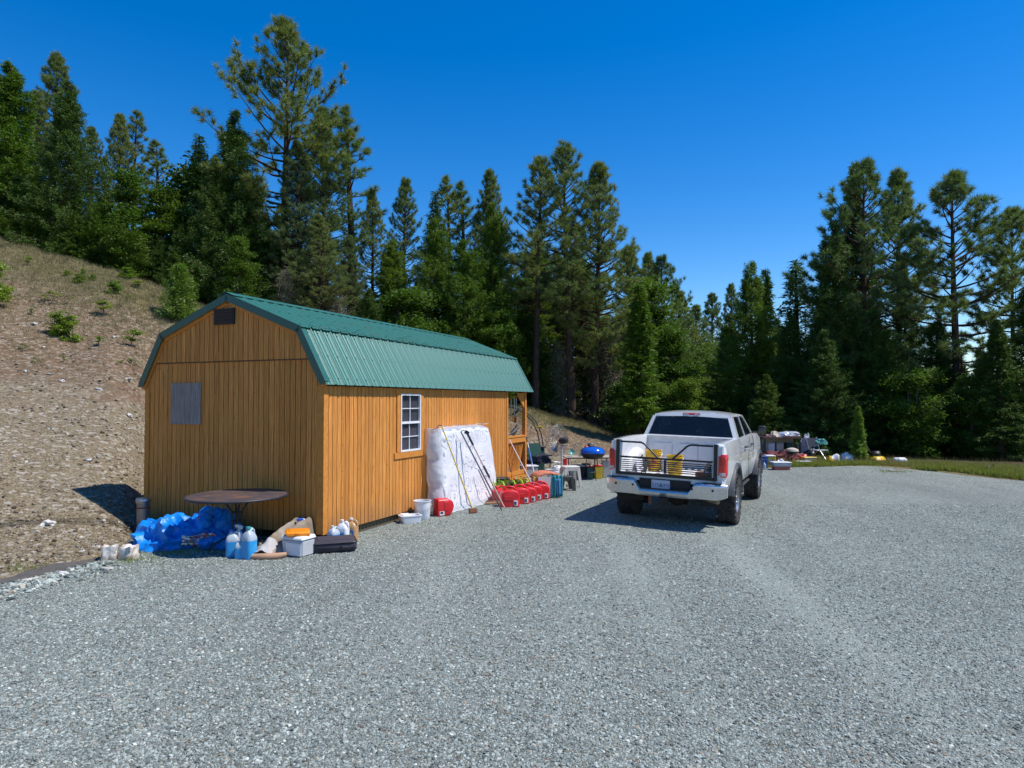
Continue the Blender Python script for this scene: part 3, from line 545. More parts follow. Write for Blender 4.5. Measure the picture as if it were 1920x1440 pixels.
T = [
 (-50, 90, 31, 'pc', 'pine cut off by the left edge of the picture', 1.1), (12, 110, 30, 'ca', 'yellowish green conifer at the far left above the slope', 1.2), (85, 88, 34, 'pb', 'slender pine top standing above the dark fir at the far left', 1),
 (122, 148, 29, 'fw', 'broad dark conical fir, tallest on the left hillside', 1.0), (55, 165, 33, 'pa', 'pine between the yellowish conifer and the dark conical fir', .9), (168, 235, 32, 'pa', 'pine just right of the dark conical fir', .9),
 (222, 206, 33, 'pa', 'open pine standing clear against the sky left of the shed', .85), (247, 204, 34.5, 'pl', 'thin pine leader beside the open pine', 1.2), (292, 254, 33, 'pl', 'small pine against the sky right of the open pine', 1.6),
 (235, 318, 28.5, 'bc', 'bright green broadleaf tree below the open pine', 1.15), (180, 370, 28, 'cw', 'green bushy tree on the crest below the conical fir', 1.1), (300, 345, 29, 'bc', 'green broadleaf tree left of the dark gap in the forest', 1.1),
 (60, 330, 28.5, 'ca', 'dense conifer at the crest near the left edge', 1.2), (130, 400, 27.6, 'fa', 'low dark fir at the top of the slope', 1.5), (-40, 300, 28, 'fb', 'dark fir at the left border of the picture', 1.6),
 (352, 272, 30.5, 'bd', 'rounded dark green tree on the skyline left of the tall firs', 1.), (374, 250, 32, 'fc', 'fir tip showing above the rounded dark tree', 1.4), (335, 420, 28, 'fw', 'dark fir behind the small bushy tree on the slope', 1.1),
 (432, 203, 29, 'fw', 'tall dark fir left of the tallest pine', .95), (398, 290, 28.5, 'fw', 'dark fir in front of the tall fir', .9), (445, 440, 26.8, 'bc', 'bright green leafy sapling against the dark firs above the shed peak', 1.0),
 (524, 25, 31, 'po', 'tallest pine with open crown rising out of the top of the picture', .95), (470, 330, 30, 'fw', 'dark fir under the tallest pine', 1.0), (560, 260, 30, 'pc', 'pale green pine on the right flank of the tallest pine', 1.),
 (612, 195, 31, 'pa', 'pine with rounded tufts right of the tallest pine', .95), (664, 190, 32, 'pl', 'thin pine with ball like tufts right of the tallest pine', 1.5), (600, 400, 28, 'pc', 'dense light green pine above the middle of the shed roof', 1.25),
 (695, 350, 32, 'pb', 'pine at the edge of the gap in the middle of the forest', .9), (545, 500, 27.5, 'dr', 'dry lichen hung brush above the shed peak', .9), (640, 548, 27.5, 'ds', 'pale dry brush behind the shed roof', .9), (650, 440, 29.5, 'pc', 'pale pine above the shed roof left of the sky gap', 1.),
 (757, 332, 33, 'pb', 'lone pine against the sky above the shed roof', .95), (820, 358, 33, 'fc', 'pointed fir between two pines above the shed roof', 1.2), (848, 322, 34, 'pl', 'thin crooked pine with a tuft at the top', 1.3), (876, 333, 34.5, 'pl', 'thin pine just right of the crooked pine', 1.4),
 (925, 315, 33.5, 'pa', 'dense pine left of the three tall pines', .75), (900, 350, 34, 'pl', 'slim pine in the middle of the forest', 1.2), (815, 410, 30.5, 'cw', 'bright green cedar like tree above the shed roof', .9), (925, 380, 30.5, 'cw', 'olive green cedar like tree behind the end of the shed roof', .75),
 (735, 450, 31, 'cw', 'green bushy tree below the lone pine', 1.1), (870, 450, 29.5, 'cw', 'green bushy conifer directly behind the shed roof', 1.1), (780, 540, 29.5, 'bb', 'low leafy tree behind the shed roof ridge', 1.2), (930, 545, 29.8, 'bc', 'leafy tree behind the far end of the shed roof', 1.05), (690, 540, 28.5, 'fw', 'bushy fir at the middle of the roof ridge', 1.2),
 (1003, 284, 30.3, 'pw', 'leftmost of the three tall pines right of the shed', 1.0), (1073, 258, 30.6, 'pw', 'tallest of the three tall pines right of the shed', 1.05), (1114, 303, 31, 'pa', 'rightmost of the three tall pines right of the shed', 1.0),
 (1185, 458, 36, 'pb', 'short pine right of the three tall pines', 1.3), (1215, 470, 37, 'pb', 'slim short pine beside the lower pines above the truck', 1.), (1242, 476, 36, 'po', 'dark tufted pine on the skyline left of the truck', .8), (1196, 535, 27.5, 'cb', 'narrow bright green cedar left of the truck', 1.35), (1222, 520, 33, 'bc', 'pale leafy tree behind the narrow cedar', 1.1),
 (1272, 545, 44, 'pa', 'distant pine above the truck cab', 1.1), (1303, 570, 50, 'pa', 'farther pine above the truck cab', 1.2), (1262, 610, 32, 'bc', 'grey green leafy tree left of the gap in the forest', 1.1), (1295, 640, 40, 'ba', 'muted broadleaf tree in the forest gap', 1.),
 (1342, 548, 62, 'pb', 'small distant pine in the forest gap', 1.1), (1370, 530, 60, 'pb', 'distant pine left of the broad cedar', .9), (1330, 640, 52, 'bc', 'distant tree at the bottom of the forest gap', 1.3),
 (1412, 492, 31, 'cw', 'broad bright green cedar right of the truck cab', .85), (1437, 505, 32, 'fb', 'dark fir close behind the broad cedar', 1.1), (1495, 487, 34, 'fc', 'pointed blue green fir right of the broad cedar', 1.7), (1540, 540, 34, 'fb', 'dark fir left of the right hand pines', 1.3),
 (1600, 308, 30, 'fb', 'dark fir hugging the large right hand pine', 1.0), (1632, 293, 28.5, 'po', 'large pine in the right part of the forest', .95), (1678, 315, 31, 'pb', 'pine right behind the large right hand pine', 1.), (1570, 415, 28.5, 'fw', 'broad dark fir below the large right hand pine', .95), (1700, 490, 29, 'fa', 'dark fir between the two large right hand pines', .85),
 (1803, 315, 26.5, 'po', 'open crowned pine with upswept limbs near the right edge', 1.1), (1905, 385, 27, 'po', 'pine cut by the right edge of the picture', .8), (1875, 600, 24.5, 'fa', 'black green fir at the lower right edge', 1.5), (1930, 520, 25, 'fa', 'dark fir leaving the right side of the picture', 1.2), (1760, 590, 27, 'fw', 'shaded fir under the open crowned pine', 1.2),
 (1370, 590, 33, 'fw', 'shaded fir behind the truck mirror', 1.), (1485, 590, 29, 'fw', 'dark low fir behind the cluttered table', 1.2), (1650, 600, 27, 'fw', 'shaded evergreen fir behind the grass strip', 1.3), (1545, 620, 26.5, 'fw', 'shaded bushy fir behind the white bag', 1.3), (1820, 700, 25, 'bc', 'low leafy tree at the foot of the open crowned pine', 1.2), (1720, 690, 25.5, 'bb', 'low leafy tree behind the white tank', 1.2),
 (1608, 762, 22.4, 'cy', 'small bright green young conifer behind the mower', 1.0),
 (1060, 640, 31, 'dr', 'dry brush between the trunks right of the shed', 1.0), (1130, 600, 31.5, 'ds', 'tall dry lichen brush behind the rightmost tall pine', 1.), (1175, 690, 30.6, 'dr', 'dry brush beside the narrow cedar', 1.), (1210, 680, 31, 'ds', 'pale dry brush behind the truck bed', 1.1), (1025, 660, 32, 'bb', 'low green tree between the tall pine trunks', 1.2), (1240, 720, 28.5, 'bb', 'bright green shrub left of the truck cab', 1.2), (1110, 620, 34, 'bc', 'leafy tree deep among the pine trunks', 1.1), (980, 590, 32, 'bc', 'leafy tree behind the end of the shed', 1.2),
 (1280, 700, 33, 'bc', 'leafy tree directly above the truck cab', 1.2), (1160, 640, 35, 'bc', 'deep green tree behind the dry brush', 1.2),
]
for a in T: place_tree(*a[:5], None, a[5])
FRONT = [(a[0], a[4]) for a in T]
_used = {}
WORD = {'pine_tree': 'pine', 'fir_tree': 'dark fir', 'cedar_tree': 'cedar like conifer', 'broadleaf_tree': 'leafy tree'}
def near_label(px, lead, tail='behind the'):
    used = _used.setdefault(tail+lead, set()); c = sorted((abs(p-px), l) for p, l in FRONT if l not in used)[0][1]; used.add(c)
    w = c.split(); w = w[:16-len((lead+' '+tail).split())]
    while w and w[-1] in ('the', 'of', 'a', 'by', 'in', 'at', 'right', 'left', 'to', 'with', 'against', 'out', 'under', 'behind', 'above', 'and', 'tall', 'large', 'from', 'near', 'below', 'three', 'open'): w.pop()
    return lead+' '+tail+' '+' '.join(w)
R = random.Random(5); FG = ('trees filling the forest behind the front row', 'tree of the dense forest, half hidden behind the front row of trees')
# skyline the filler trees must stay below: (px, y)
SL = [(-200, 300), (130, 330), (250, 400), (340, 400), (420, 400), (560, 400), (700, 470), (740, 520), (800, 500), (930, 470), (1000, 450), (1120, 480), (1200, 560), (1290, 680), (1340, 690), (1420, 600), (1500, 620), (1600, 520), (1700, 600), (1850, 640), (2100, 600)]
for i in range(74):
    px = -180+i*30.5+R.uniform(-12, 12); d = R.choice([34, 37, 40, 44]) + R.uniform(-1.5, 1.5); top = np.interp(px, [a[0] for a in SL], [a[1] for a in SL])+R.uniform(-5, 120)
    kd = R.choice(['fa', 'fw', 'cw', 'bc', 'pa', 'pa', 'fb', 'cw'])
    if px > 1380: kd = R.choice(['fa', 'fb', 'fw', 'fa'])
    place_tree(px, top, d, kd, near_label(px, 'second row '+WORD[NAME[kd[0]]]), FG[0], 1.35)
for i in range(30):
    px = 1180+i*26+R.uniform(-9, 9); d = R.uniform(26.5, 31); place_tree(px, R.uniform(700, 790), d, R.choice(['bd', 'fw', 'fa', 'bc']), near_label(px, 'low undergrowth', 'below the'), 'undergrowth along the forest edge', 1.5)
for i in range(34):
    px = -60+i*32+R.uniform(-9, 9); cy = np.interp(px, [t[0] for t in _t], [t[2] for t in _t]); d = np.interp(px, [t[0] for t in _t], [t[3] for t in _t])+R.uniform(.8, 2.2)
    place_tree(px, cy-R.uniform(35, 95), d, R.choice(['fw', 'bd', 'cw', 'fa']), near_label(px, 'shrubby crest tree', 'before the'), 'low trees along the crest of the slope', 1.6)
# far forest ring, seen only between trunks and behind the camera
for i in range(34):
    a = -1.45+i/33*2.9; d = R.uniform(48, 70); x, y = d*math.sin(a), d*math.cos(a)
    if y > 20 and abs(x/y) < .9: d = R.uniform(60, 75); x, y = d*math.sin(a), d*math.cos(a); kd = 'fb'; h = 7
    else: kd = R.choice(['fa', 'pa', 'ca']); h = R.uniform(11, 16)
    if y < 20 and (abs(a-3.14) < 1.2): pass
    (w, l), h0 = K[kd]; s = h/h0; o = thing(NAME[kd[0]], 'far tree of the forest ring around the clearing', 'tree', (x, y, hfun(x, y)), R.uniform(0, 6), 'far trees of the forest around the clearing', s); link('trunk', w, o); link('crown', l, o)

# hillside shrubs: (px, y foot, depth guess from terrain), height m, width factor
def on_ray(px, py, dmin=6, dmax=60):
    """where the sight line through a pixel meets the ground"""
    k = (px-960)/F; e = (753.4-py)/F; d = dmin; last = None
    while d < dmax:
        g = hfun(k*d, d)-(CAMH+e*d)
        if g > 0: return (k*d, d, hfun(k*d, d))
        d += .1
    return (k*dmin, dmin, 0)
KC = (fir('shrub_cone', 45, 2.2, .03, .78, .10, 9, SHRUB, .1, .05, 1.6, .62, .03), 2.2)
KS = [(broad('shrub_a', 41, 2.2, .72, 9000, SHRUB, .095, 3, .02, clump=64, cr=.30), 2.2), (broad('shrub_b', 42, 1.2, .58, 5200, SHRUB, .075, 4, .02, clump=56, cr=.22), 1.2), (broad('shrub_c', 43, 1.0, .28, 700, SHRUB, .07, 1, .55, clump=10, cr=.15), 1.0), (broad('shrub_d', 44, .4, .38, 700, GRASSM, .05, 6, .1, clump=18, cr=.1), .4)]
S = [(335, 600, 110, 0, 1.0, 'bushy bright green young tree left of the shed peak'), (110, 634, 56, 1, 1.2, 'round green bush on the slope at the left'), (0, 575, 85, 1, 1.5, 'green bush cut by the left edge of the picture'), (250, 654, 36, 2, 1.3, 'small upright sapling beside the shed eave'),
     (190, 592, 28, 2, 1.6, 'small leafy sapling in the middle of the slope'), (243, 526, 26, 1, 1.4, 'flat topped green shrub at the top of the slope'), (210, 548, 25, 1, 1.1, 'compact green shrub below the flat topped one'), (147, 532, 22, 1, 1.2, 'green shrub left of the compact one near the crest'), (150, 516, 14, 1, 1.1, 'small shrub highest on the slope'),
     (173, 527, 15, 1, 1, 'tiny shrub between two larger ones near the crest'), (255, 542, 16, 2, 2, 'tiny bush right of the compact shrub'), (184, 648, 18, 2, 1.6, 'small green seedling on the lower slope'), (122, 518, 14, 1, 1, 'small shrub farthest left near the crest'), (49, 498, 18, 2, 1.2, 'thin seedling under the crest at the left'),
     (95, 560, 14, 3, 1.6, 'low grey green mat plant on the slope'), (56, 592, 14, 2, 1.2, 'dark little plant left of the round bush'), (118, 682, 14, 2, .9, 'short green sprig on the lower slope'), (65, 680, 10, 3, .8, 'low green tuft at the left of the lower slope'), (40, 654, 10, 3, 1.2, 'small dark tuft below the pale rock'), (242, 684, 12, 3, 1.4, 'grey green tuft near the shed wall'), (240, 562, 9, 3, 1, 'tiny tuft near the bushy tree')]
for px, py, hp, k, wx, lab in S:
    x, y, z = on_ray(px, py); (w, l), h0 = KC if k == 0 else KS[k]; _c = np.empty(len(l.vertices)*3, np.float32); l.vertices.foreach_get('co', _c); h0 = float(_c[2::3].max()); s = hp/F*y/h0; o = thing('bush' if k < 2 else 'young_plant', lab, 'bush' if k < 2 else 'plant', (x, y, z), R.uniform(0, 6)); o.scale = (s*wx, s*wx, s); link('stems', w, o); link('leaves', l, o)
# pale rocks one can pick out on the slope
RM = [stone_mesh(50+i, ROCKW, 2, .5, .6) for i in range(4)]
for i, (px, py, w, lab) in enumerate([(60, 610, 17, 'largest pale rock, beside the round bush'), (48, 697, 12, 'flat white rock low on the left slope'), (116, 716, 14, 'long pale rock left of the boarded wall'), (94, 703, 10, 'pale rock between two flat ones'), (240, 712, 13, 'white rock just left of the shed eave'), (185, 732, 12, 'broken white rock beside the shed'), (187, 386+330, 8, 'small white rock above the broken one'), (214, 632, 9, 'small pale rock high beside the shed eave'),
        (170, 867, 12, 'round pale rock above the shed shadow'), (98, 806, 10, 'tan rock low on the scree'), (242, 806, 9, 'grey rock near the shed wall'), (75, 1000, 9, 'small grey rock at the foot of the slope'), (243, 780, 16, 'grey slab lying on the scree by the shed'), (95, 985, 28, 'dark weathered chunk lying on the lower slope')]):
    x, y, z = on_ray(px, py); s = w/F*y*.5; o = link('rock', RM[i % 4], None, (x, y, z+s*.1), (R.uniform(-.2, .2), R.uniform(-.2, .2), R.uniform(0, 6)), (s, s*.9, s*.9)); tag(o, lab, 'rock')
# grass: blades scattered
def grass(name, pts, mat, hmin, hmax, label, per=9, wd=.012):
    t = Tree(77); B = []; D = []; L = []
    for x, y in pts:
        z = hfun(x, y); c = np.array([x, y, z-.01]); B.append(c+t.R.normal(0, .05, (per, 3))*[1, 1, 0]); D.append(t.R.normal(0, .28, (per, 3))+[0, 0, 1]); L.append(t.R.uniform(hmin, hmax, per))
    B = np.concatenate(B); t.blades(B, np.concatenate(D), np.concatenate(L), wd*t.R.uniform(.6, 1.3, len(B))); v, f = t.join(t.l); o = link(name, np_mesh(name, v, f, mat)); tag(o, label, kind='stuff')
P = []
for i in range(9000):
    px = R.uniform(1420, 2050); ge = float(np.interp(TH(px), _th, _ge)); r = ge+R.uniform(0, 1)**1.6*3.0-.1; th = TH(px); x, y = r*math.sin(th), r*math.cos(th)
    if noise.noise(Vector((x*.7, y*.7, 3)))+.35*R.random() > (.02 if px < 1580 else -.08): P.append((x, y))
grass('grass', P, GRASSM, .05, .22, 'green grass growing between the gravel and the forest', 10, .016)
P = []
for i in range(7500):
    if R.random() < .75: px = R.uniform(-60, 420); th = TH(px)
    else: th = TH(R.uniform(950, 1200))
    rt = float(np.interp(th, _th, _rt)); rc = float(np.interp(th, _th, _rc)); k = 1-abs(R.gauss(0, .17)); r = rt+(rc-rt)*max(.15, k)+R.uniform(0, .3); P.append((r*math.sin(th), r*math.cos(th)))
grass('dry_grass', P, DRYG, .05, .2, 'thin dry grass near the top of the slope', 8, .012)
P = []
for i in range(260):
    c = R.choice([(-4.9, 9.25, .35), (-4.4, 9.3, .3), (-5.0, 8.75, .25), (-5.9, 8.2, .2), (11.2, 19.6, .3), (15, 19.4, .8)]); P.append((c[0]+R.gauss(0, c[2]), c[1]+R.gauss(0, c[2]*.35)))
grass('weeds', P, GRASSM, .03, .10, 'sparse green weeds in the gravel', 6, .01)
# ---------------------------------------------------------------- the shed
YAW = .4014; CX, CY = -2.757, 9.805
def SW(u, v, z=0):
    """shed frame (u leftwards along the gable, v away along the side) to world"""
    return Vector((CX-u*math.cos(YAW)+v*math.sin(YAW), CY+u*math.sin(YAW)+v*math.cos(YAW), z))
W, LW, LR0, LR1, ZB, ZE, ZK, ZP, KU = 3.66, 6.76, -.08, 8.20, .14, 2.35, 3.177, 3.746, .376
shed = thing('storage_shed', 'honey stained gambrel roofed wooden shed with green metal roof', 'shed', (CX, CY, 0), -YAW)
def roofz(u):
    u = min(max(u, -.093), W+.093); u = min(u, W-u)
    return ZE+(u+.093)/(KU+.093)*(ZK-ZE) if u < KU else ZK+(u-KU)/(W/2-KU)*(ZP-ZK)
# wall core
b = MB(); prof = [(0.0, ZB), (0.0, roofz(0)-.04), (-KU, ZK-.045), (-W/2, ZP-.045), (-(W-KU), ZK-.045), (-W, roofz(W)-.04), (-W, ZB)]
prof = [(p[0]*(W-.04)/W-.02, p[1]) for p in prof]
b.prism(prof, 'y', .02, .06); b.prism(prof, 'y', LW-.06, LW-.02)
b.box((-.04, LW/2, (ZB+2.33)/2), (.03, LW-.14, 2.33-ZB)); b.box((-W+.04, LW/2, (ZB+2.33)/2), (.03, LW-.14, 2.33-ZB)); b.build('wall_core', WALLBACK, shed)
BW = .1016; G = .0115
ZS = 2.72
_bm = {}
def board(name, poly, place, th=.016, mat=None):
    """poly in (width, z) local to the board; place = (loc, rz)"""
    key = (name, tuple(poly))
    if key not in _bm:
        q = MB(); q.prism(poly, 'y', -th, 0); _bm[key] = q.mesh(name, mat or WOOD)
    return link(name, _bm[key], shed, place[0], (0, 0, place[1]))
n = int(W/BW)
for i in range(36):
    u0 = i*W/36+G/2; u1 = (i+1)*W/36-G/2
    # local x = -u
    zt = ZS-.004; a, c = roofz(u0)-.05, roofz(u1)-.05
    top = [(0, min(a, zt)), (-(u1-u0), min(c, zt))]
    if (a-zt)*(c-zt) < 0: k = (zt-a)/(c-a); top = [(0, min(a, zt)), (-(u1-u0)*k, zt), (-(u1-u0), min(c, zt))]
    board('siding_board', [(-(u1-u0), ZB), (0, ZB)]+[(round(x, 4), round(z, 4)) for x, z in top], ((-u0, .004, 0), 0))
    if max(a, c) > ZS+.03:
        pts = [(-(u1-u0), ZS), (0, ZS), (0, max(a, ZS+.002)), (-(u1-u0), max(c, ZS+.002))]
        if (u0-W/2)*(u1-W/2) < 0: pts = [(-(u1-u0), ZS), (0, ZS), (0, a), (-(W/2-u0), ZP-.05), (-(u1-u0), c)]
        board('gable_board', [(round(x, 4), round(z, 4)) for x, z in pts], ((-u0, -.012, 0), 0), .016)
b = MB(); b.box((-W/2, -.0165, ZS-.011), (W-.24-2*.1, .024, .018)); b.build('drip_edge_shadow_gap', WALLBACK, shed)  # drip edge coloured dark to paint in the shadow gap under the gable boards
# side boards
WV0, WV1, WZ0, WZ1 = 2.035, 2.70, 1.20, 2.215
ns = round(LW/BW)
for side in (0, 1):
    for i in range(ns):
        v0 = i*LW/ns+G/2; v1 = (i+1)*LW/ns-G/2; zt = 2.31; segs = [(ZB, zt)]
        if side == 0 and v1 > WV0 and v0 < WV1: segs = [(ZB, WZ0), (WZ1, zt)]
        for z0, z1 in segs:
            if side == 0: board('siding_board', [(0, z0), (round(v1-v0, 4), z0), (round(v1-v0, 4), z1), (0, z1)], ((-.004, v0, 0), math.pi/2))
            else: board('siding_board', [(-round(v1-v0, 4), z0), (0, z0), (0, z1), (-round(v1-v0, 4), z1)], ((-W+.004, v0, 0), -math.pi/2))
# corner trims, bottom skids
b = MB(); b.box((-.045, -.017, (ZB+2.31)/2+.004), (.10, .018, 2.31-ZB)); b.build('corner_trim', TRIM, shed)
b = MB(); b.box((.0165, .028, (ZB+2.31)/2), (.020, .105, 2.31-ZB)); b.build('corner_trim', TRIM, shed)
b = MB(); b.box((-W+.045, -.017, (ZB+2.31)/2+.004), (.10, .018, 2.31-ZB)); b.build('corner_trim', TRIM, shed)
b = MB(); b.box((.0165, LW-.03, (ZB+2.31)/2), (.020, .08, 2.31-ZB)); b.build('corner_trim', TRIM, shed)
for u in (.12, 1.3, 2.4, 3.5):
    b = MB(); b.box((-u, 4.06, .065), (.14, 7.9, .15)); b.build('skid', SKID, shed)
# rake trim under the roof on the gable
def seg(q, p0, p1, wd, y0, y1):
    (x0, z0), (x1, z1) = p0, p1; d = Vector((x1-x0, z1-z0)).normalized(); nn = Vector((d.y, -d.x)); nn = -nn if nn.y > 0 else nn
    q.prism([(x0, z0), (x1, z1), (x1+nn.x*wd, z1+nn.y*wd), (x0+nn.x*wd, z0+nn.y*wd)], 'y', y0, y1)
RP = [(.093, ZE), (-KU, ZK), (-W/2, ZP), (-(W-KU), ZK), (-W-.093, ZE)]
for i in range(4):
    q = MB(); o_ = .05; p0 = (RP[i][0], RP[i][1]-.025); p1 = (RP[i+1][0], RP[i+1][1]-.025); seg(q, p0, p1, .112, -.046, -.0275); q.build('rake_board', TRIM, shed)
    q = MB(); seg(q, (RP[i][0], RP[i][1]+.018), (RP[i+1][0], RP[i+1][1]+.018), .105, LR0-.006, LR0+.002)
    # folded leg on top of the roof
    (x0, z0), (x1, z1) = RP[i], RP[i+1]; d = Vector((x1-x0, z1-z0)).normalized(); nn = Vector((-d.y, d.x)); nn = nn if nn.y > 0 else -nn
    q.prism([(x0, z0+.02), (x1, z1+.02), (x1+nn.x*.006, z1+.02+nn.y*.006), (x0+nn.x*.006, z0+.02+nn.y*.006)], 'y', LR0-.006, LR0+.10); q.build('rake_trim', TRIMG, shed)
    q = MB(); seg(q, (RP[i][0], RP[i][1]+.018), (RP[i+1][0], RP[i+1][1]+.018), .10, LR1-.002, LR1+.006); q.prism([(x0, z0+.021), (x1, z1+.021), (x1+nn.x*.006, z1+.02+nn.y*.006), (x0+nn.x*.006, z0+.02+nn.y*.006)], 'y', LR1-.07, LR1+.006); q.build('rake_trim', TRIMG, shed)
# roof deck (dark underside) then ribbed steel panels
for i in range(4):
    q = MB(); (x0, z0), (x1, z1) = RP[i], RP[i+1]; d = Vector((x1-x0, z1-z0)).normalized(); nn = Vector((-d.y, d.x)); nn = nn if nn.y > 0 else -nn
    a = Vector((x0, z0))-d*0; c = Vector((x1, z1))
    q.prism([tuple(a-nn*.022), tuple(c-nn*.022), tuple(c-nn*.004), tuple(a-nn*.004)], 'y', LR0+.01, LR1-.01); q.build('roof_deck', SKID, shed)
NP = 9; PWD = (LR1-LR0)/NP
def panel(x0, z0, x1, z1, e0, e1, lift):
    d = Vector((x1-x0, z1-z0)); L = d.length; d.normalize(); nn = Vector((-d.y, d.x)); nn = nn if nn.y > 0 else -nn
    prof = []; m = 4; s = PWD/m
    for k in range(m):
        o = k*s
        for c_, w_, h_ in ((.31, .010, .008), (.645, .010, .008)): prof += [(o+s*c_-w_-.006, 0), (o+s*c_-w_, .0012), (o+s*c_-w_*.5, h_*.85), (o+s*c_, h_), (o+s*c_+w_*.5, h_*.85), (o+s*c_+w_, .0012), (o+s*c_+w_+.006, 0)]
        prof += [(o+s-.050, 0), (o+s-.044, .002), (o+s-.034, .018), (o+s-.027, .0225), (o+s-.017, .0225), (o+s-.010, .018), (o+s-.002, .002)]
    prof = [(0, 0)]+prof+[(PWD, .001)]; q = MB(); rings = []
    for t in (-e0, L+e1):
        base = Vector((x0, z0))+d*t; rings.append([(base.x+nn.x*(h+lift), y, base.y+nn.y*(h+lift)) for y, h in prof])
    q.loft(rings, closed=False); n0 = len(prof)
    rb = []
    for t in (-e0, L+e1):
        base = Vector((x0, z0))+d*t; rb.append([(base.x+nn.x*(h+lift-.003), y, base.y+nn.y*(h+lift-.003)) for y, h in prof])
    q.loft(rb, closed=False); q.f += [(i, i+1, 2*n0+i+1, 2*n0+i) for i in range(n0-1)]+[(n0+i, n0+i+1, 3*n0+i+1, 3*n0+i) for i in range(n0-1)]; q.m += [0]*(2*n0-2)
    return q.mesh('roof_panel', ROOF, 75, fix=False)
SL4 = [panel(RP[0][0], RP[0][1], RP[1][0], RP[1][1], .03, -.005, .004), panel(RP[1][0], RP[1][1], RP[2][0], RP[2][1], .035, -.01, .020),
       panel(RP[3][0], RP[3][1], RP[2][0], RP[2][1], .035, -.01, .020), panel(RP[4][0], RP[4][1], RP[3][0], RP[3][1], .03, -.005, .004)]
for me in SL4:
    for k in range(NP): link('roof_panel', me, shed, (0, LR0+k*PWD, 0))
# screws on the two near slopes
q = MB()
for (a, c, lift, rows) in ((RP[0], RP[1], .004, 3), (RP[1], RP[2], .020, 3)):
    a, c = Vector(a), Vector(c); d = (c-a).normalized(); nn = Vector((-d.y, d.x)); nn = nn if nn.y > 0 else -nn
    for r in range(rows):
        p = a+(c-a)*(.08+.42*r)
        for k in range(36): q.box((p.x+nn.x*(lift+.004), LR0+.12+k*PWD/4, p.y+nn.y*(lift+.004)), (.014, .014, .014))
o = q.build('roof_screw', TRIMG, shed); o['kind'] = 'stuff'
# ridge cap: folded strip with wavy skirt gaps
for s_ in (1, -1):
    q = MB(); d = Vector((RP[1][0]-RP[2][0], RP[1][1]-RP[2][1])).normalized(); x1, z1 = -W/2+s_*d.x*.16, ZP+.050+d.y*.16
    q.prism([(-W/2, ZP+.052), (x1, z1), (x1, z1-.004), (-W/2, ZP+.047)], 'y', LR0-.02, LR1+.02); q.build('ridge_cap', ROOF, shed)
# gable vent
VENT = paint('vent_dark_plastic', (.018, .017, .020), .5)
q = MB(); q.box((-1.897, -.050, 3.415), (.42, .030, .25)); vf = q.build('gable_vent', VENT, shed)
for k in range(8):
    q = MB(); q.box((-1.897, -.068, 3.315+k*.029), (.37, .014, .016), Matrix.Rotation(.5, 4, 'X')); q.build('louver', VENT, vf)
# boarded-over opening
q = MB(); q.box((-2.732, -.026, 2.046), (.652, .014, .668)); o = q.build('plywood_cover', PLY, shed); o['label'] = 'weathered grey plywood square screwed over the wall'
# window in the side wall
WIN = paint('white_vinyl', (.78, .79, .80), .4, vary=.04); GLASS = NT('window_glass')
gl = GLASS; gl.set((.02, .022, .028), .04, 0, .6, **{'IOR': 1.5}); gm = gl.n('ShaderNodeBsdfTransparent'); gx = gl.n('ShaderNodeMixShader'); gx.inputs[0].default_value = .65
gl.l(gl.b.outputs[0], gx.inputs[1]); gl.l(gm.outputs[0], gx.inputs[2]); gl.l(gx.outputs[0], gl.o.inputs[0]); GLASS = gl.m
win = link('window', None, shed, (0, WV0, WZ0)); ww, wh = WV1-WV0, WZ1-WZ0
f = .027
def wpart(name, c, d, mat=WIN):
    q = MB(); q.box(c, d); return q.build(name, mat, win)
q = MB(); q.box((.014, f/2, wh/2), (.05, f, wh)); q.box((.014, ww-f/2, wh/2), (.05, f, wh)); q.box((.014, ww/2, f/2), (.05, ww-2*f, f)); q.box((.014, ww/2, wh-f/2), (.05, ww-2*f, f)); q.build('frame', WIN, win)
wpart('sash_rail', (.012, ww/2, wh*.5), (.036, ww-2*f, .04))
for z0, z1, x in ((f, wh*.5-.02, -.004), (wh*.5+.02, wh-f, .008)):
    wpart('pane', (x-.008, ww/2, (z0+z1)/2), (.004, ww-2*f, z1-z0), GLASS)
    wpart('muntin', (x, ww/2, (z0+z1)/2), (.012, .013, z1-z0)); wpart('muntin', (x+.002, ww/2, (z0+z1)/2), (.012, ww-2*f, .013))
BLIND = paint('window_curtain', (.26, .25, .31), .9); q = MB(); q.grid(lambda s, t: (-.020+.003*math.sin(s*60), f+s*(ww-2*f), .02+t*(wh-.05)), 60, 2); q.build('curtain', BLIND, win)
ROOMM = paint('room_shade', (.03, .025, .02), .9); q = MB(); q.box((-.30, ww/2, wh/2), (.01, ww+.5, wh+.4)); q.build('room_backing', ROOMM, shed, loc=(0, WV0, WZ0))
q = MB(); q.box((.019, WV0-.058, (WZ0+WZ1)/2), (.024, .105, WZ1-WZ0)); q.build('window_trim', TRIM, shed)
q = MB(); q.box((.019, WV1+.058, (WZ0+WZ1)/2), (.024, .105, WZ1-WZ0)); q.build('window_trim', TRIM, shed)
q = MB(); q.box((.021, (WV0+WV1)/2, WZ1+.045), (.028, ww+.30, .088)); q.build('window_trim', TRIM, shed)
q = MB(); q.prism([(.008, WZ0-.11), (.034, WZ0-.11), (.038, WZ0-.004), (.008, WZ0-.004)], 'y', WV0-.19, WV1+.17); q.build('window_sill', TRIM, shed)
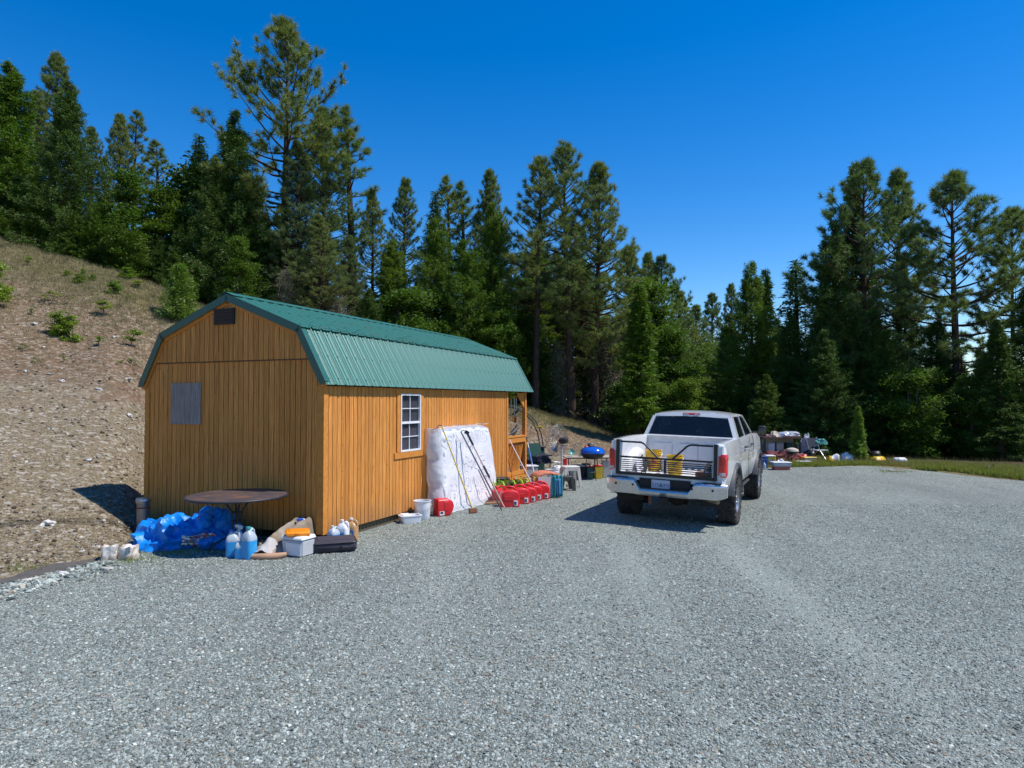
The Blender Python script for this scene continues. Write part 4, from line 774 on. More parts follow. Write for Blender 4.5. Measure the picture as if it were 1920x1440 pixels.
# porch at the far end
q = MB(); q.box((-W/2, (LW+8.12)/2, .20), (W-.04, 8.12-LW, .09)); q.build('porch_floor', TRIM, shed)
for x in (-.05, -W+.05):
    q = MB(); q.box((x, 7.98, 1.29), (.09, .09, 2.09)); q.build('porch_post', TRIM, shed)
    q = MB(); q.prism([(7.93, 1.92), (7.93, 2.30), (7.48, 2.30)], 'x', x-.018, x+.018); q.build('porch_brace', TRIM, shed)
    q = MB(); q.box((x, (LW+7.93)/2, 1.215), (.12, 7.93-LW-.003, .035)); q.build('rail_cap', TRIM, shed)
    q = MB(); q.box((x+.03, (LW+7.93)/2, 1.13), (.035, 7.93-LW-.006, .12)); q.build('rail', TRIM, shed)
    q = MB(); q.box((x, (LW+7.93)/2, .31), (.035, 7.93-LW-.006, .10)); q.build('rail', TRIM, shed)
    for k in range(11):
        t = k/10; a = Vector((x-.01, 7.15+.45*t, .36)); e = Vector((x-.01, LW+.03+t*1.10, 1.075)); q = MB(); q.bar(a, e, .03, .03); q.build('baluster', TRIM, shed)
q = MB(); q.box((-W/2, 8.08, 2.42), (W, .04, .14)); q.build('porch_header', TRIM, shed)
q = MB(); b_ = [(-.1, 2.34), (-.1, roofz(.1)-.05), (-KU, ZK-.045), (-W/2, ZP-.045), (-(W-KU), ZK-.045), (-W+.1, roofz(.1)-.05), (-W+.1, 2.34)]; q.prism(b_, 'y', 8.10, 8.13); q.build('porch_gable', WOOD, shed)
q = MB(); q.box((-W/2-.3, LW+.008, 1.2), (.86, .03, 1.9)); dr_ = q.build('door', TRIM, shed); q = MB(); q.lathe([(.0, 0), (.03, .01), (.03, .05), (0, .06)], 10, (-W/2+.06, LW+.02, 1.2), rot=Matrix.Rotation(-math.pi/2, 4, 'X')); q.build('door_knob', VENT, dr_)
CHR = paint('dull_steel', (.42, .42, .42), .35, .9, vary=.1)
def toW(u, v, z): return SW(u, v, z)
# things on and in the porch
BLK = paint('black_plastic', (.015, .015, .017), .45); BLKR = paint('worn_black', (.03, .03, .033), .6)
def crow(loc, rz, label, s=1.0):
    t = thing('bird_ornament', label, 'ornament', loc, rz, s=s)
    q = MB(); q.loft([[(x+r*.9*math.cos(a)*0, r*math.cos(a), z+r*math.sin(a)) for a in [k*math.pi/4 for k in range(8)]] for x, z, r in [(-.26, .05, .01), (-.16, .07, .035), (-.05, .10, .075), (.05, .15, .08), (.11, .21, .055), (.13, .27, .045), (.17, .30, .03), (.20, .295, .01)]]); q.build('body', BLKR, t, smooth=60)
    q = MB(); q.tube([(.19, 0, .295), (.24, 0, .285)], [.012, .002], 6); q.build('beak', BLK, t)
    for y in (-.025, .025):
        q = MB(); q.tube([(0, y, .09), (.0, y, 0)], .007, 5); q.build('foot', BLK, t)
    return t
crow(toW(.08, 7.38, 1.235), 1.0, 'black bird figure perched on the porch rail', .85)
t = thing('wind_chime', 'grey tube wind chime hanging under the porch roof', 'wind chime', toW(.12, 7.42, 2.33))
q = MB(); q.lathe([(.10, -.14), (.10, -.12)], 14); q.build('top_plate', TRIM, t)
for k in range(5):
    a = k*1.2566; q = MB(); q.tube([(.07*math.cos(a), .07*math.sin(a), -.17), (.07*math.cos(a), .07*math.sin(a), -.45-.05*k)], .012, 8); q.build('chime_tube', CHR, t)
q = MB(); q.tube([(0, 0, 0), (0, 0, -.62)], .003, 4); q.build('string', BLK, t)
q = MB(); q.box((0, 0, -.67), (.06, .005, .1)); q.build('wind_sail', TRIM, t)
t = thing('hanging_bird_feeder', 'dark bird shaped feeder hanging below the porch eave by the wind chime', 'feeder', toW(.20, 7.76, 2.33))
q = MB(); q.tube([(0, 0, 0), (0, 0, -.45)], .003, 4); q.build('string', BLK, t)
q = MB(); q.loft([[(x, r*math.cos(a), z+r*math.sin(a)) for a in [k*math.pi/4 for k in range(8)]] for x, z, r in [(-.17, -.60, .006), (-.08, -.57, .02), (0, -.53, .038), (.07, -.47, .032), (.10, -.43, .015)]]); q.build('bird', BLKR, t, smooth=60)
RUST = paint('rusty_brown', (.19, .07, .035), .8, vary=.3)
q = MB(); q.lathe([(.035, -.78), (.04, -.66), (.03, -.60)], 10); q.build('seed_tube', RUST, t)
# ---------------------------------------------------------------- the pickup truck (local: x right, y forward, z up, origin under the rear bumper)
PAINTW = NT('white_car_paint'); _c = PAINTW.coord('Object'); _f = PAINTW.noise(_c, 3, 5); _g = PAINTW.noise(_c, 60, 3); _s = PAINTW.n('ShaderNodeSeparateXYZ'); PAINTW.l(_c, _s.inputs[0])
_d = PAINTW.math('MULTIPLY', PAINTW.ramp(_s.outputs[2], [(.45, (1,)*3), (1.0, (.12,)*3)]), PAINTW.ramp(_f, [(.35, (0,)*3), (.75, (.6,)*3)]))
PAINTW.set(PAINTW.mix(_d, (.70, .70, .69), (.40, .36, .30)), .22, 0, .5, **{'Coat Weight': .8, 'Coat Roughness': .04}); PAINTW = PAINTW.m
TGLASS = NT('tinted_glass'); TGLASS.set((.012, .016, .022), .03, 0, .6, **{'Coat Weight': .3}); _tm = TGLASS.n('ShaderNodeBsdfTransparent'); _tm.inputs[0].default_value = (.35, .42, .46, 1); _x = TGLASS.n('ShaderNodeMixShader'); _x.inputs[0].default_value = .35
TGLASS.l(TGLASS.b.outputs[0], _x.inputs[1]); TGLASS.l(_tm.outputs[0], _x.inputs[2]); TGLASS.l(_x.outputs[0], TGLASS.o.inputs[0]); TGLASS = TGLASS.m
CHROME = NT('dusty_chrome'); _c = CHROME.coord('Object'); _f = CHROME.noise(_c, 2.2, 5); CHROME.set(CHROME.mix(CHROME.ramp(_f, [(.35, (.30,)*3), (.7, (.65,)*3)]), (.78, .78, .80), (.42, .39, .34)), CHROME.ramp(_f, [(.3, (.20,)*3), (.75, (.38,)*3)]), CHROME.ramp(_f, [(.35, (.85,)*3), (.75, (.55,)*3)])); CHROME = CHROME.m
REDL = paint('red_lens', (.74, .010, .014), .12, 0, .6, vary=.1, **{'Coat Weight': .6, 'Emission Strength': 0}); REDD = paint('dark_red_lens', (.45, .006, .01), .12, 0, .6, **{'Coat Weight': .6}); WHL = paint('clear_lens', (.62, .50, .48), .15)
RUB = NT('tyre_rubber'); _f = RUB.noise(RUB.coord('Object'), 8, 5); RUB.set(RUB.mix(RUB.ramp(_f, [(.35, (0,)*3), (.75, (.65,)*3)]), (.026, .026, .028), (.15, .135, .12)), .85, spec=.2); RUB = RUB.m
FLARE = paint('flare_plastic', (.055, .058, .065), .55, vary=.25); GATE = paint('black_powder_coat', (.010, .011, .013), .35, 0, .5); UNDER = paint('underbody', (.025, .023, .021), .85, vary=.4); MUD = paint('dusty_exhaust', (.24, .19, .13), .7, .3, vary=.3)
BEDG = paint('bed_inner_paint', (.66, .66, .66), .4, vary=.12); ALU = paint('wheel_alloy', (.34, .35, .36), .35, .8)
TX, TY, TA = 2.508, 11.24, .448
TR = thing('pickup_truck', 'white lifted crew cab pickup truck with black slatted tailgate', 'pickup truck', (TX, TY, hfun(TX+.9, TY+1.5)-.015), rot=(.0, .028, -TA))
TR.rotation_euler = (0, .028, -TA)
def side(sx):
    """outer body side skin from tail to nose, with wheel arches, sill and beltline"""
    ys = sorted(set([.10, .14, .2, .3, 2.10, 2.13, 2.135, 2.16, 5.9, 6.0, 6.03]+[round(.1+i*.09, 3) for i in range(67)]))
    def zb(y):
        z = .66 if y < 2.1 else .62
        for yc, r in ((1.27, .60), (5.06, .60)):
            if abs(y-yc) < r: z = max(z, .46+math.sqrt(r*r-(y-yc)**2))
        return z
    def zt(y):
        if y < 2.12: return 1.475+.02*math.sin(y/2.12*math.pi)
        if y < 4.75: return 1.475
        return 1.475-.10*((y-4.75)/1.3)**1.6
    def xo(y, t, z):
        x = .985-.03*abs(t-.62)**1.5*2.2-.05*max(0, t-.90)/.10*.6
        if t < .3: x -= .03*(1-t/.3)
        if y < .22: x -= .07*(1-(y-.1)/.12)**2
        if y > 5.5: x -= .20*((y-5.5)/.53)**2
        for yc in (1.27, 5.06):
            k = math.exp(-((y-yc)/.72)**4); x += .025*k*(1 if t < .8 else .4)
        return x
    b = MB(); nz = 9
    for (y0, y1, nm) in ((.10, 2.13, 'b'), (2.145, 6.05, 'c')):
        yy = [y for y in ys if y0-1e-6 <= y <= y1+1e-6]
        if nm == 'b' and yy[-1] < 2.13: yy.append(2.13)
        rings = []
        for y in yy:
            a, c = zb(y), zt(y); r = []
            for k in range(nz):
                t = k/(nz-1); z = a+(c-a)*t; tt = (z-.6)/(c-.6); r.append((sx*xo(y, tt, z), y, z))
            r.append((sx*(xo(y, 1, c)-.03), y, c+.012)); r.append((sx*(xo(y, 1, c)-.115), y, c+.012)); 
            r.append((sx*(xo(y, 1, c)-.13), y, c-.03)); r.append((sx*(xo(y, .5, a)-.13), y, a+.0)); rings.append(r)
        b.loft(rings, closed=True)
    return b
bb = MB()
for sx in (1, -1):
    b = side(sx); bb.v, bb.f, bb.m = bb.v+b.v, bb.f+[tuple(i+len(bb.v) for i in f) for f in b.f], bb.m+b.m
# hood, cowl, nose
bb.grid(lambda s, t: ((s-.5)*2*(.86-.1*max(0, t-.7)), 4.70+t*1.32, 1.485-.085*t**2.2-.05*abs(2*s-1)**3+.03*math.exp(-((abs(2*s-1)-.5)/.2)**2)), 13, 8)
bb.box((0, 6.0, 1.08), (1.55, .10, .62)); bb.box((0, 2.19, 1.0), (1.62, .03, .86))
body = bb.build('body', PAINTW, TR, smooth=35)
# cab greenhouse: side pillars and roof
def cabpt():
    b = MB(); rings = []
    prof = [(2.15, 1.475, .885), (2.22, 1.60, .855), (2.34, 1.80, .775), (2.42, 1.905, .73), (2.56, 1.955, .69), (2.9, 1.985, .665), (3.3, 1.99, .66), (3.7, 1.975, .66), (3.98, 1.925, .68)]
    return prof
q = MB()
# roof skin (crowned), from back header to windshield header
def roofpt(s, t):
    y = 2.36+t*1.62; e = abs(2*s-1); x = (2*s-1)*(.735-.02*math.sin(t*3.14)); z = 1.925+.055*math.sin(min(1, t*1.05)*math.pi*.8+.25)**.6-.050*e**3
    return (x, y, z)
q.grid(roofpt, 15, 10); q.grid(lambda s, t: (roofpt(s, t)[0], roofpt(s, t)[1], roofpt(s, t)[2]-.03), 15, 10)
# rear header and side rails
for k in range(14):
    a, c = roofpt(k/14, 0), roofpt((k+1)/14, 0); q.add([a, c, (c[0]*1.012, c[1]-.035, c[2]-.075), (a[0]*1.012, a[1]-.035, a[2]-.075)], [(0, 1, 2, 3)])
for sx in (1, -1):
    for k in range(9):
        a, c = roofpt(1 if sx > 0 else 0, k/9), roofpt(1 if sx > 0 else 0, (k+1)/9); q.add([a, c, (c[0]*1.045, c[1], c[2]-.055), (a[0]*1.045, a[1], a[2]-.055)], [(0, 1, 2, 3)])
q.build('cab_roof', PAINTW, TR, smooth=50)
for sx in (1, -1):
    q = MB(); X = lambda z: sx*(.905-(z-1.475)*.345)
    def pil(y0, z0, y1, z1, w, dpt=.05): 
        q.add([(X(z0), y0, z0), (X(z0), y0+w, z0), (X(z1), y1+w, z1), (X(z1), y1, z1), (X(z0)-sx*dpt, y0, z0), (X(z0)-sx*dpt, y0+w, z0), (X(z1)-sx*dpt, y1+w, z1), (X(z1)-sx*dpt, y1, z1)], [(0, 1, 2, 3), (7, 6, 5, 4), (0, 3, 7, 4), (1, 2, 6, 5), (0, 1, 5, 4), (3, 2, 6, 7)])
    pil(2.15, 1.47, 2.34, 1.87, .22, .07); pil(3.30, 1.47, 3.28, 1.90, .10); pil(4.62, 1.47, 3.92, 1.90, .10, .06); q.build('cab_pillar', PAINTW, TR)
    # corner of the cab back: pillar seen from behind
    q = MB(); q.add([(X(1.47), 2.15, 1.47), (X(1.87), 2.335, 1.87), (X(1.87)-sx*.075, 2.325, 1.87), (X(1.47)-sx*.075, 2.14, 1.47)], [(0, 1, 2, 3)]); q.add([(X(1.47)-sx*.01, 2.17, 1.47), (X(1.87)-sx*.01, 2.355, 1.87), (X(1.87)-sx*.085, 2.345, 1.87), (X(1.47)-sx*.085, 2.16, 1.47)], [(0, 1, 2, 3)]); q.build('cab_rear_corner', PAINTW, TR)
    for y0, y1, yt0, yt1 in ((2.38, 3.30, 2.52, 3.28), (3.41, 4.60, 3.39, 3.95)):
        q = MB(); o_ = sx*.012; q.add([(X(1.48)-o_, y0, 1.48), (X(1.48)-o_, y1, 1.48), (X(1.88)-o_, yt1, 1.88), (X(1.88)-o_, yt0, 1.88)], [(0, 1, 2, 3)]); q.build('side_window', TGLASS, TR)
    for yh in (2.62, 3.66):
        q = MB(); q.tube([(sx*.985, yh, 1.30), (sx*1.02, yh+.02, 1.305), (sx*1.02, yh+.16, 1.305), (sx*.985, yh+.18, 1.30)], .016, 7); q.build('door_handle', BLK, TR)
    for yl in (3.36,):
        q = MB(); q.box((sx*.986, yl, 1.06), (.006, .012, .80)); q.build('door_seam', UNDER, TR)
    q = MB(); q.tube([(sx*.93, 4.30, 1.52), (sx*1.08, 4.25, 1.55)], .022, 6); q.box((sx*1.15, 4.24, 1.56), (.17, .09, .23), bev=.025); q.build('wing_mirror', BLK, TR, smooth=40)
    q = MB(); q.box((sx*1.15, 4.192, 1.56), (.14, .004, .19)); q.build('mirror_glass', TGLASS, TR)
# back window and lower panel
q = MB(); q.add([(-.80, 2.145, 1.50), (.80, 2.145, 1.50), (.70, 2.315, 1.862), (-.70, 2.315, 1.862)], [(0, 1, 2, 3)]); q.build('rear_window', TGLASS, TR)
q = MB(); q.add([(-.80, 4.70, 1.47), (.80, 4.70, 1.47), (.68, 3.98, 1.92), (-.68, 3.98, 1.92)], [(0, 1, 2, 3)]); q.build('windscreen', TGLASS, TR)
q = MB(); q.box((0, 2.14, 1.483), (1.66, .04, .03)); q.build('window_ledge', PAINTW, TR)
SEAT = paint('seat_fabric', (.07, .072, .08), .9)
for x in (-.42, .42):
    for y in (2.95, 3.75):
        q = MB(); q.box((x, y, 1.35), (.52, .18, .62), bev=.06); q.box((x, y+.02, 1.73), (.27, .11, .17), bev=.04); q.build('seat', SEAT, TR, smooth=50)
q = MB(); q.box((0, 2.352, 1.913), (.34, .03, .052), bev=.012); bl = q.build('third_brake_light', REDL, TR); 
for x in (-.10, .10):
    q = MB(); q.box((x, 2.333, 1.913), (.09, .008, .036)); q.build('cargo_lens', WHL, bl)
# bed: floor, inner walls, front wall, wheel wells
q = MB(); q.box((0, 1.12, .84), (1.66, 2.0, .03)); q.build('bed_floor', BEDG, TR)
for k in range(12):
    q = MB(); q.box((-.66+k*.12, 1.12, .861), (.05, 1.96, .012)); q.build('bed_rib', BEDG, TR)
for sx in (1, -1):
    q = MB(); q.box((sx*.842, 1.12, 1.15), (.02, 1.98, .62)); q.build('bed_side_liner', BEDG, TR)
    q = MB(); q.tube([(sx*.845, .75, .85), (sx*.845, .85, 1.05), (sx*.845, 1.1, 1.13), (sx*.845, 1.4, 1.13), (sx*.845, 1.65, 1.05), (sx*.845, 1.75, .85)], .15, 8); q.build('wheel_well', BEDG, TR, smooth=50)
q = MB(); q.box((0, 2.112, 1.15), (1.66, .03, .66)); q.box((0, 2.09, 1.472), (1.80, .07, .035), bev=.01); q.build('bed_front_wall', BEDG, TR)
for x in (-.5, 0, .5):
    q = MB(); q.box((x, 2.088, 1.14), (.36, .012, .40), bev=.004); q.build('bed_front_panel', BEDG, TR)
# tail pillars + lights
for sx in (1, -1):
    q = MB(); q.prism([(sx*.84, .13), (sx*.925, .10), (sx*.945, .12), (sx*.945, .20), (sx*.84, .20)], 'z', .80, 1.46); q.build('tail_pillar', PAINTW, TR)
    q = MB(); rings = []
    for k in range(9):
        z = .955+k*.37/8; e = .012*(1 if k in (0, 8) else 0); rings.append([(sx*(.865+e), .096+e, z), (sx*.93, .085+e, z), (sx*(.985-e), .115+e, z), (sx*(1.003-e), .17, z), (sx*(1.0-e), .255-e, z), (sx*.87, .24, z)])
    q.loft(rings); tl = q.build('tail_light', REDL, TR, smooth=50)
    q = MB(); rings = [[(sx*.885, .088, z), (sx*.93, .077, z), (sx*.982, .105, z), (sx*.982, .12, z), (sx*.885, .10, z)] for z in (.975, 1.03)]; q.loft(rings); q.build('reverse_lens', WHL, tl)
    q = MB(); rings = [[(sx*.885, .088, z), (sx*.93, .077, z), (sx*.972, .10, z), (sx*.972, .115, z), (sx*.885, .10, z)] for z in (1.15, 1.29)]; q.loft(rings); q.build('stop_lens', REDD, tl)
# chrome bumper with a dropped centre step
def bz(x):
    e = min(1, max(0, (abs(x)-.40)/.13)); e = e*e*(3-2*e); return e
q = MB(); rings = []
for k in range(61):
    x = -1.01+k*2.02/60; e = bz(x); cu = .10*max(0, (abs(x)-.72)/.29)**2.2; top = .69+.155*e-.01*e*cu; bot = .575-.01*(1-e)+.05*max(0, (abs(x)-.8)/.21)**2; yb = .0+cu+.005
    rings.append([(x, yb+.10, top), (x, yb+.015, top), (x, yb-.008, top-.018), (x, yb-.014, top-.05), (x, yb-.004, (top+bot)/2), (x, yb+.01, bot+.012), (x, yb+.03, bot), (x, yb+.11, bot)])
q.loft(rings, closed=True); bp = q.build('rear_bumper', CHROME, TR, smooth=45)
q = MB(); q.box((0, .10, .77), (.86, .05, .17)); q.build('plate_recess', UNDER, bp)
q = MB(); q.box((0, .055, .695), (.80, .11, .012)); q.box((.78, .06, .852), (.30, .09, .008)); q.box((-.78, .06, .852), (.30, .09, .008)); q.build('step_pad', BLKR, bp)
for x in (-.82, -.52, .47, .80):
    q = MB(); q.lathe([(.0, .0), (.018, .002), (.020, .012)], 10, (x, -.018+.10*max(0, (abs(x)-.72)/.29)**2.2, .74), rot=Matrix.Rotation(-math.pi/2, 4, 'X')); q.build('parking_sensor', UNDER, bp)
# licence plate with its characters and tree
PLATE = paint('plate_pale', (.50, .52, .62), .4, vary=.15); PLB = paint('plate_blue', (.06, .09, .25), .5, vary=.05); PLG = paint('plate_green', (.03, .20, .16), .5, vary=.05)
q = MB(); q.box((-.06, .058, .765), (.31, .006, .155), bev=.002); pl = q.build('licence_plate', PLATE, TR)
def text(s, size, mat, parent, loc, rot, name='lettering', ext=.001):
    cu = bpy.data.curves.new('t', 'FONT'); cu.body = s; cu.size = size; cu.extrude = ext; cu.align_x = 'CENTER'; cu.align_y = 'CENTER'; cu.resolution_u = 2
    to = bpy.data.objects.new('t', cu); C.objects.link(to); dg = bpy.context.evaluated_depsgraph_get(); me = bpy.data.meshes.new_from_object(to.evaluated_get(dg)); bpy.data.objects.remove(to); bpy.data.curves.remove(cu)
    me.materials.clear(); me.materials.append(mat); return link(name, me, parent, loc, rot)
text('575', .085, PLB, pl, (-.145, .053, .755), (math.pi/2, 0, 0)); text('GMG', .085, PLB, pl, (.030, .053, .755), (math.pi/2, 0, 0))
q = MB(); q.add([(-.058, .0535, .80), (-.085, .0535, .735), (-.031, .0535, .735)], [(0, 1, 2)]); q.box((-.058, .054, .728), (.010, .001, .016)); q.build('tree_emblem', PLG, pl)
# black aftermarket tailgate
tg = link('tailgate', None, TR, (0, .10, 0)); zt0, zt1 = .90, 1.475
def gp(name, c, d, bev=.0):
    q = MB(); q.box(c, d, bev=bev); return q.build(name, GATE, tg)
gp('side_post', (-.822, 0, 1.19), (.062, .05, .60), .008); gp('side_post', (.822, 0, 1.19), (.062, .05, .60), .008); gp('bottom_rail', (0, 0, .915), (1.582, .05, .05), .006); gp('middle_rail', (0, -.002, 1.195), (1.553, .04, .030), .004); gp('centre_post', (.0, -.003, 1.065), (.035, .036, .22), .003)
for k in range(6): gp('slat', (0, .004, .975+k*.034), (1.553, .034, .013))
for sx in (1, -1):
    q = MB(); q.tube([(sx*.78, 0, 1.455), (sx*.42, 0, 1.455), (sx*.36, 0, 1.43), (sx*.12, 0, 1.20)], .0165, 8); q.build('top_tube', GATE, tg, smooth=60)
q = MB(); q.box((0, .15, .875), (1.66, .03, .04)); q.build('tailgate_sill', PAINTW, TR)
q = MB(); q.box((0, .115, .86), (1.66, .03, .10)); q.build('sill_panel', BEDG, TR)
# wheels
def wheel_mesh():
    b = MB(); Rr, w = .445, .30; prof = [(.215, -w*.44), (.30, -w*.5), (.385, -w*.52), (.43, -w*.47), (Rr-.006, -w*.40), (Rr-.012, 0), (Rr-.006, w*.40), (.43, w*.47), (.385, w*.52), (.30, w*.5), (.215, w*.44), (.215, -w*.44)]
    b.lathe(prof, 40, rot=Matrix.Rotation(math.pi/2, 4, 'Y')); tread = MB()
    for k in range(44):
        a = k*2*math.pi/44
        for j, x in enumerate((-.118, -.04, .04, .118)):
            aa = a+(j % 2)*math.pi/44+(.03 if abs(x) > .1 else 0); M = Matrix.Rotation(aa, 4, 'X'); sz = (.058 if abs(x) > .1 else .062, .044, .016)
            c = M @ Vector((x, 0, Rr-.002)); tread.box(c, sz, M @ Matrix.Rotation(.25*(1 if j % 2 else -1), 4, 'Z'))
    for k in range(24):
        a = k*2*math.pi/24
        for s_ in (-1, 1):
            M = Matrix.Rotation(a, 4, 'X'); tread.box(M @ Vector((s_*.150, 0, Rr-.030)), (.020, .050, .05), M)
    rim = MB(); rim.lathe([(.0, .02), (.05, .022), (.055, .04), (.085, .04), (.09, .02), (.10, .0), (.16, -.01), (.195, .02), (.215, .05), (.222, .055), (.222, -.05)], 28, (.085, 0, 0), rot=Matrix.Rotation(math.pi/2, 4, 'Y'))
    for k in range(8):
        M = Matrix.Rotation(k*math.pi/4, 4, 'X'); rim.box(M @ Vector((.088, 0, .13)), (.03, .05, .13), M, bev=.008)
    for k in range(8):
        M = Matrix.Rotation(k*math.pi/4+.39, 4, 'X'); rim.box(M @ Vector((.125, 0, .068)), (.02, .018, .018), M)
    return b.mesh('tyre', RUB, 50), tread.mesh('tread', RUB), rim.mesh('rim', ALU, 35)
ty, td, rm = wheel_mesh()
for sx in (1, -1):
    for y in (1.27, 5.06):
        wo = link('wheel', None, TR, (sx*.895, y, .455), (random.uniform(0, 6), 0, math.pi if sx < 0 else 0)); link('tyre', ty, wo); link('tread', td, wo)['kind'] = 'stuff'; link('rim', rm, wo)
        # flare
        q = MB(); rings = []
        for k in range(25):
            a = math.radians(4+k*164/24); c_, s_ = math.cos(a), math.sin(a); rr = []
            for dx, r in ((.90, .585), (.96, .560), (1.035, .565), (1.055, .59), (1.045, .64), (1.0, .655), (.96, .66)): rr.append((sx*dx, y+r*c_*1.03, .46+r*s_))
            rings.append(rr)
        q.loft(rings, closed=True); fl = q.build('fender_flare', FLARE, TR, smooth=40)
        for k in range(7):
            a = math.radians(14+k*24); q = MB(); q.lathe([(0, .012), (.011, .008), (.013, 0)], 8, (sx*1.048, y+.615*math.cos(a)*1.03, .46+.615*math.sin(a)), rot=Matrix.Rotation(sx*math.pi/2, 4, 'Y')); q.build('flare_bolt', CHROME, fl)
        q = MB(); q.grid(lambda s, t: (sx*(.50+t*.44), y+.60*math.cos(-.15+s*3.45)*1.02, .47+.60*math.sin(-.15+s*3.45)), 18, 2); q.build('wheel_arch_liner', UNDER, TR)
# underside
q = MB(); q.box((-.44, 3.2, .66), (.09, 5.9, .14)); q.box((.44, 3.2, .66), (.09, 5.9, .14)); q.box((0, .5, .66), (.9, .08, .1)); q.box((0, 2.6, .70), (1.6, 4.0, .05)); q.build('chassis_frame', UNDER, TR)
q = MB(); q.tube([(-.80, 1.27, .455), (-.2, 1.27, .455), (-.16, 1.27, .455), (.16, 1.27, .455), (.2, 1.27, .455), (.80, 1.27, .455)], [.05, .05, .15, .17, .05, .05], 12); q.lathe([(.0, -.05), (.16, -.02), (.18, .03), (.15, .10), (0, .12)], 16, (0, 1.13, .455), rot=Matrix.Rotation(math.pi/2, 4, 'X')); q.build('rear_axle', UNDER, TR, smooth=50)
q = MB(); q.tube([(-.8, 5.06, .455), (.8, 5.06, .455)], .05, 8); q.build('front_axle', UNDER, TR)
for sx in (1, -1):
    q = MB(); q.tube([(sx*.52, .72, .60), (sx*.52, 1.27, .53), (sx*.52, 1.9, .58)], .035, 6, flat=1.3); q.build('leaf_spring', UNDER, TR)
    q = MB(); q.box((sx*.86, 3.2, .50), (.13, 1.9, .05), bev=.015); q.build('side_step', BLKR, TR)
q = MB(); q.tube([(.50, 1.9, .58), (.54, 1.0, .56), (.56, .62, .55), (.66, .42, .545), (.84, .30, .53)], .048, 12); q.build('exhaust_pipe', MUD, TR, smooth=50)
q = MB(); q.box((-.02, .12, .50), (.11, .30, .11)); q.box((-.02, .0, .50), (.085, .10, .085)); q.box((-.02, -.03, .50), (.055, .06, .055)); q.build('hitch_receiver', UNDER, TR)
q = MB(); q.box((-.25, .13, .50), (.05, .02, .17)); q.build('hitch_bracket', RUST, TR)
q = MB(); q.box((-.75, 1.62, .40), (.30, .012, .42)); q.build('mud_flap', BLKR, TR)
q = MB(); q.box((.90, 1.86, .50), (.22, .014, .40)); q.build('mud_flap', BEDG, TR)
q = MB(); q.tube([(.84, 4.75, 1.47), (.845, 4.72, 2.28)], [.005, .002], 5); q.build('antenna', BLK, TR)
for sx in (1, -1):
    q = MB(); q.box((sx*.72, 6.05, 1.15), (.28, .05, .22), bev=.02); q.build('headlight', WHL, TR)
q = MB(); q.box((0, 6.055, 1.12), (1.08, .03, .34), bev=.01); q.build('grille', CHROME, TR)
q = MB(); q.box((0, 6.14, .72), (1.86, .16, .22), bev=.05); q.build('front_bumper', CHROME, TR)
# things lying in the bed
def tw(x, y, z): return TR.matrix_basis @ Vector((x, y, z))
YEL = paint('yellow_bucket_plastic', (.72, .42, .012), .4, vary=.06); REDP = paint('red_print', (.5, .03, .02), .5); 
def bucket(name, loc, s, mat, label, group=None, print_=None, lid=None, h=.37, rz=0, rings=True, handle=True):
    t = thing(name, label, 'bucket', loc, rz, group, s)
    q = MB(); pr = [(.128, 0), (.132, .006), (.145, h*.78)]
    if rings: pr += [(.160, h*.78), (.160, h*.80), (.147, h*.81), (.148, h*.86), (.160, h*.86), (.160, h*.88), (.149, h*.89)]
    pr += [(.151, h-.012), (.160, h-.010), (.160, h), (.146, h), (.125, .012), (0, .012)]; q.lathe(pr, 26); q.build('shell', mat, t, smooth=50)
    if handle: q = MB(); q.tube([(.163*math.cos(a), -.163*math.sin(a)*.86-.01, h*.84-.13*math.sin(a)) for a in [k*math.pi/12 for k in range(13)]], .0028, 5); q.build('handle', CHR, t)
    if print_: q = MB(); q.grid(lambda s_, t_: (.1475*math.sin((s_-.5)*1.5), -.1475*math.cos((s_-.5)*1.5), h*(.22+.36*t_)), 10, 4); q.build('printed_label', print_, t)
    if lid: q = MB(); q.lathe([(.164, h-.02), (.166, h+.008), (.15, h+.014), (0, h+.012)], 26); q.build('lid', lid, t, smooth=50)
    return t
LBLR = NT('bucket_print'); _f = LBLR.noise(LBLR.coord('Object', (1, 1, 2.5)), 17, 2); LBLR.set(LBLR.ramp(_f, [(.44, (.72, .42, .012)), (.47, (.6, .06, .02))], 'CONSTANT'), .45); LBLR = LBLR.m
LBLK = NT('bucket_print_dark'); _f = LBLK.noise(LBLK.coord('Object', (1, 1, 2.5)), 17, 2); LBLK.set(LBLK.ramp(_f, [(.48, (.72, .42, .012)), (.52, (.12, .09, .05))], 'CONSTANT'), .45); LBLK = LBLK.m
a = bucket('yellow_bucket', tw(-.48, 1.28, .868), 1.02, YEL, 'left yellow bucket with red print standing in the truck bed', 'yellow buckets in the truck bed', LBLR, rz=-.4)
a = bucket('yellow_bucket', tw(.01, .85, .868), .93, YEL, 'right yellow bucket with dark print standing in the truck bed', 'yellow buckets in the truck bed', LBLK, rz=-.5)
